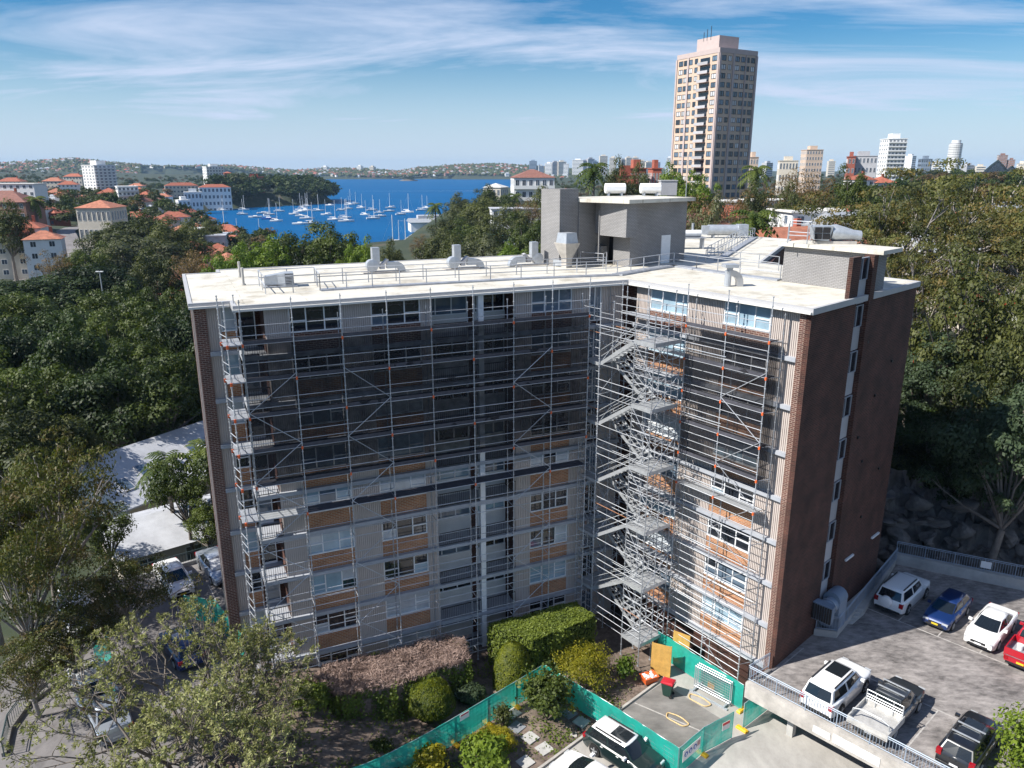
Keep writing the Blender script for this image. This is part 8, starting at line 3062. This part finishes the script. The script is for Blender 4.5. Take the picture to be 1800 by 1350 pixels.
# the remaining, farther trees: clumps of leaf faces joined into one mass per kind
for kd_ in set(m[0] for m in MASS):
    src = TREE[kd_][0]
    nv = len(src.vertices)
    co = np.empty(nv * 3, dtype=np.float32)
    src.vertices.foreach_get("co", co)
    co = co.reshape(-1, 4, 3)
    rg = np.random.default_rng(3)
    sel = rg.permutation(len(co))[:420]
    base_ = co[sel]
    cen = base_.mean(1, keepdims=True)
    base_ = cen + (base_ - cen) * 1.7
    out = []
    for (_, x, y, z, sx_, h_) in [m for m in MASS if m[0] == kd_]:
        k = h_ / TREE[kd_][2]
        a = rg.uniform(0, 6.28)
        c, s_ = math.cos(a), math.sin(a)
        q = base_ * np.array([k * sx_, k * sx_, k])
        q = np.stack([q[..., 0] * c - q[..., 1] * s_ + x, q[..., 0] * s_ + q[..., 1] * c + y, q[..., 2] + z], -1)
        out.append(q.reshape(-1, 3))
    V_ = np.concatenate(out)
    o = put('hillside_woods', np_mesh('hillside_woods', V_, np.arange(len(V_)).reshape(-1, 4), src.materials[0]))
    o["kind"] = "stuff"

# ---- far shore: houses, towers and woods three kilometres off
rf = random.Random(31)
FH = [MB().box(-6, 6, -5, 5, -3, 6).add([(-6.5, -5.5, 6), (6.5, -5.5, 6), (6.5, 5.5, 6), (-6.5, 5.5, 6), (-2, 0, 9), (2, 0, 9)], [(0, 1, 5, 4), (1, 2, 5), (2, 3, 4, 5), (3, 0, 4)], 1).mesh('far_house', [MT[a], MT[b_]]) for a, b_ in (('wall_cream', 'tile_orange'), ('wall_white', 'tile_red'), ('wall_white', 'roof_grey'), ('wall_cream', 'tile_red'), ('wall_white', 'roof_white'))]
pts = []
while len(pts) < 1300:
    px = rf.uniform(-40, 1000)
    dist = rf.uniform(3070, 4150)
    x, y = pxpos(px, dist)
    if in_water(np.array([x]), np.array([y]))[0]:
        continue
    pts.append((x, y, px, dist))
hs = land_h(np.array([p[0] for p in pts]), np.array([p[1] for p in pts]))
rest = MB()
for i, ((x, y, px, dist), z) in enumerate(zip(pts, hs)):
    k = rf.uniform(0.75, 1.45)
    if i < 90:
        o = put('far_house', FH[rf.randrange(5)], None, T(x, y, z) @ RZ(rf.uniform(-0.7, 0.7)) @ S(k))
        tag(o, 'tiny pale or red roofed house on the far shore of the harbour', 'house', 'houses on the far shore')
    else:
        rest.m = T(x, y, z) @ RZ(rf.uniform(-0.7, 0.7)) @ S(k)
        mi = rf.randrange(3)
        rest.box(-6, 6, -5, 5, -3, 6, mi)
        rest.add([(-6.5, -5.5, 6), (6.5, -5.5, 6), (6.5, 5.5, 6), (-6.5, 5.5, 6), (-2, 0, 9), (2, 0, 9)], [(0, 1, 5, 4), (1, 2, 5), (2, 3, 4, 5), (3, 0, 4)], 3 + rf.randrange(3))
o = rest.build('far_shore_suburb', [MT[k] for k in ('wall_cream', 'wall_white', 'wall_brown', 'tile_red', 'roof_grey', 'tile_brown')])
o["kind"] = "stuff"
rng = np.random.default_rng(77)
n = 16000
pxs = rng.uniform(-80, 1250, n)
ds = rng.uniform(3060, 4300, n)
a = (pxs - 900) / FPX * _cp
kk = ds / np.hypot(1, a)
X_, Y__ = kk * a, kk
keep = ~in_water(X_, Y__)
X_, Y__ = X_[keep], Y__[keep]
Zg = land_h(X_, Y__)
n = len(X_)
oct_ = np.array([(1, 0, 0), (0, 1, 0), (-1, 0, 0), (0, -1, 0), (0, 0, 1), (0, 0, -0.6)], float)
fc = np.array([(0, 1, 4), (1, 2, 4), (2, 3, 4), (3, 0, 4), (1, 0, 5), (2, 1, 5), (3, 2, 5), (0, 3, 5)])
sc_ = np.stack([rng.uniform(6, 14, n), rng.uniform(6, 14, n), rng.uniform(5, 10, n)], 1)
V_ = (oct_[None] * (1 + 0.25 * rng.normal(size=(n, 6, 1))) * sc_[:, None, :] + np.stack([X_, Y__, Zg + 3], 1)[:, None, :]).reshape(-1, 3)
F_ = (fc[None] + 6 * np.arange(n)[:, None, None]).reshape(-1, 3)
o = put('far_shore_woods', np_mesh('far_shore_woods', V_, F_, LF['olive']))
o["kind"] = "stuff"
towers = [(937, 283, 12), (950, 291, 9), (965, 287, 12), (975, 285, 12), (987, 284, 14), (994, 288, 10), (1016, 281, 18), (1028, 283, 12), (1037, 279, 12), (1045, 284, 10), (1060, 274, 13), (1077, 277, 11), (1095, 281, 12), (1104, 277, 10), (1116, 277, 10), (1128, 283, 12), (1140, 285, 14), (1153, 285, 12), (1176, 277, 10), (572, 293, 10), (633, 292, 8), (655, 293, 8), (560, 296, 8), (1240, 284, 10), (1348, 286, 12), (1460, 283, 10), (1645, 287, 14), (1700, 290, 12), (1598, 274, 8), (1722, 292, 12)]
for px, py, w in towers:
    dist = 3900 if px < 700 else (3300 if px < 1190 else 2400)
    x, y = pxpos(px, dist)
    z = max(1, hz(x, y))
    zt = GY(px, py, y).z
    ww = w / FPX * dist
    m = rf.choice(('wall_white', 'wall_cream', 'wall_blue', 'wall_grey', 'wall_cream'))
    t = thing('far_tower', 'pale apartment tower in the far skyline', 'tower', T(x, y, z), 'far skyline towers')
    MB().box(-ww / 2, ww / 2, -12, 12, -4, zt - z).build('wall', MT[m], t, T(x, y, z) @ RZ(rf.uniform(-0.4, 0.4)))
    mwt = WM[t.children[0].name] if len(t.children) else T(x, y, z)
    b = MB()
    nf = max(3, int((zt - z) / 5))
    for f in range(nf):
        z1 = (zt - z) * (f + 0.3) / nf
        b.box(-ww / 2 + 1, ww / 2 - 1, -12.4, -12, z1, z1 + 1.8)
    b.build('window_band', MT['sun_glass'], t, mwt)
    MB().box(-ww / 4, ww / 4, -6, 6, zt - z, zt - z + 5).build('plant_room', MT[m], t, mwt)
# small island
p = G(718, 318.0, 0)
t = thing('harbour_island', 'small dark wooded island in front of the far shore', 'island', T(p.x, p.y, 0))
ring = lambda r, z: [(r * (1 + 0.2 * math.sin(3 * a)) * math.cos(a), r * 0.7 * math.sin(a), z) for a in [2 * math.pi * k / 16 for k in range(16)]]
MB().loft([ring(33, -2), ring(30, 2), ring(14, 6)]).build('rock', MT['rock'], t, T(p.x, p.y, 0))
put('wood', TREE['far2'][0], t, T(p.x, p.y, -2) @ S(4.2, 3, 1.6))
# street on the left hillside with parked cars
st0, st1, st2 = G(118, 398, 14), G(140, 412, 13), G(30, 500, 6)
rd = []
for a in ((150, 396), (112, 415), (125, 440), (90, 470), (30, 497), (-30, 520)):
    z = None
    q = G(*a, 9)
    for _ in range(6):
        q = G(*a, hz(q.x, q.y) + 0.5)
    rd.append(q)
b = MB()
for p, q in zip(rd, rd[1:]):
    d = (q - p).normalized()
    n = Vector((-d.y, d.x, 0)).normalized() * 4.5
    ks = 6
    for k in range(ks):
        a, c = p.lerp(q, k / ks), p.lerp(q, (k + 1) / ks)
        za, zc = max(a.z, hz(a.x, a.y) + 0.3), max(c.z, hz(c.x, c.y) + 0.3)
        b.add([(*(a - n).xy, za), (*(c - n).xy, zc), (*(c + n).xy, zc), (*(a + n).xy, za)], [(0, 1, 2, 3)])
o = b.build('street', MT['lot'])
o["kind"] = "structure"
for px, py, c, lab in ((72, 474, 'red', 'small red car parked in the street at the left'), (66, 481, 'white', 'small white car parked in the street at the left, nearer one'), (58, 487, 'silver', 'small silver car parked in the street at the left')):
    q = G(px, py, 6)
    for _ in range(6):
        q = G(px, py, hz(q.x, q.y) + 0.5)
    car('parked_car', lab, 'hatch', c, q.x, q.y, q.z + 0.2, 0.6, group='cars in the far street')
# lamp posts and a tennis court
p = GY(175, 478, 150)
z = hz(p.x, 150)
t = thing('park_lamp', 'tall pale lamp post with two heads above the park trees', 'lamp post', T(p.x, 150, z))
MB().tube((p.x, 150, z), (p.x, 150, p.z), 0.14, 6, 0.1).build('pole', MT['galv_light'], t)
MB().box(p.x - 0.7, p.x - 0.1, 149.8, 150.2, p.z, p.z + 0.15).box(p.x + 0.1, p.x + 0.7, 149.8, 150.2, p.z, p.z + 0.15).build('lamp_head', MT['white'], t)
q = [G(272, 470, 8), G(300, 474, 8), G(322, 458, 8), G(296, 455, 8)]
o = MB().prism([v.xy[:] for v in q], 7.0, 8.0).build('tennis_court', mat('court_green', (0.06, 0.17, 0.14), 0.8))
tag(o, 'blue green tennis court between the dark trees', 'tennis court')
# television aerial standing by the white roof
p = G(132, 830, 7)
t = thing('television_aerial', 'tall thin television aerial by the end of the white roof', 'aerial', T(p.x, p.y, 6))
zt = GY(122, 712, p.y).z
MB().tube((p.x, p.y, 6), (p.x, p.y, zt), 0.05, 5).build('mast', MT['galv'], t)
for i in range(5):
    MB().tube((p.x - 0.8, p.y, zt - 2.2 - i * 0.35), (p.x + 0.8, p.y, zt - 2.2 - i * 0.35), 0.025, 4).build('antenna_bar', MT['galv'], t)

# ------------------------------------------------------------------ thin summer haze over the harbour
hzm = bpy.data.materials.new('haze_air')
hzm.use_nodes = True
hn = hzm.node_tree
hn.nodes.clear()
ho = hn.nodes.new("ShaderNodeOutputMaterial")
pv = hn.nodes.new("ShaderNodeVolumePrincipled")
pv.inputs["Color"].default_value = (0.45, 0.7, 1.0, 1)
pv.inputs["Density"].default_value = 0.00006
hn.links.new(pv.outputs[0], ho.inputs["Volume"])
hb_ = MB().box(-9500, 9500, -9500, 9500, -6, 135).build('haze', hzm)
hb_["kind"] = "stuff"
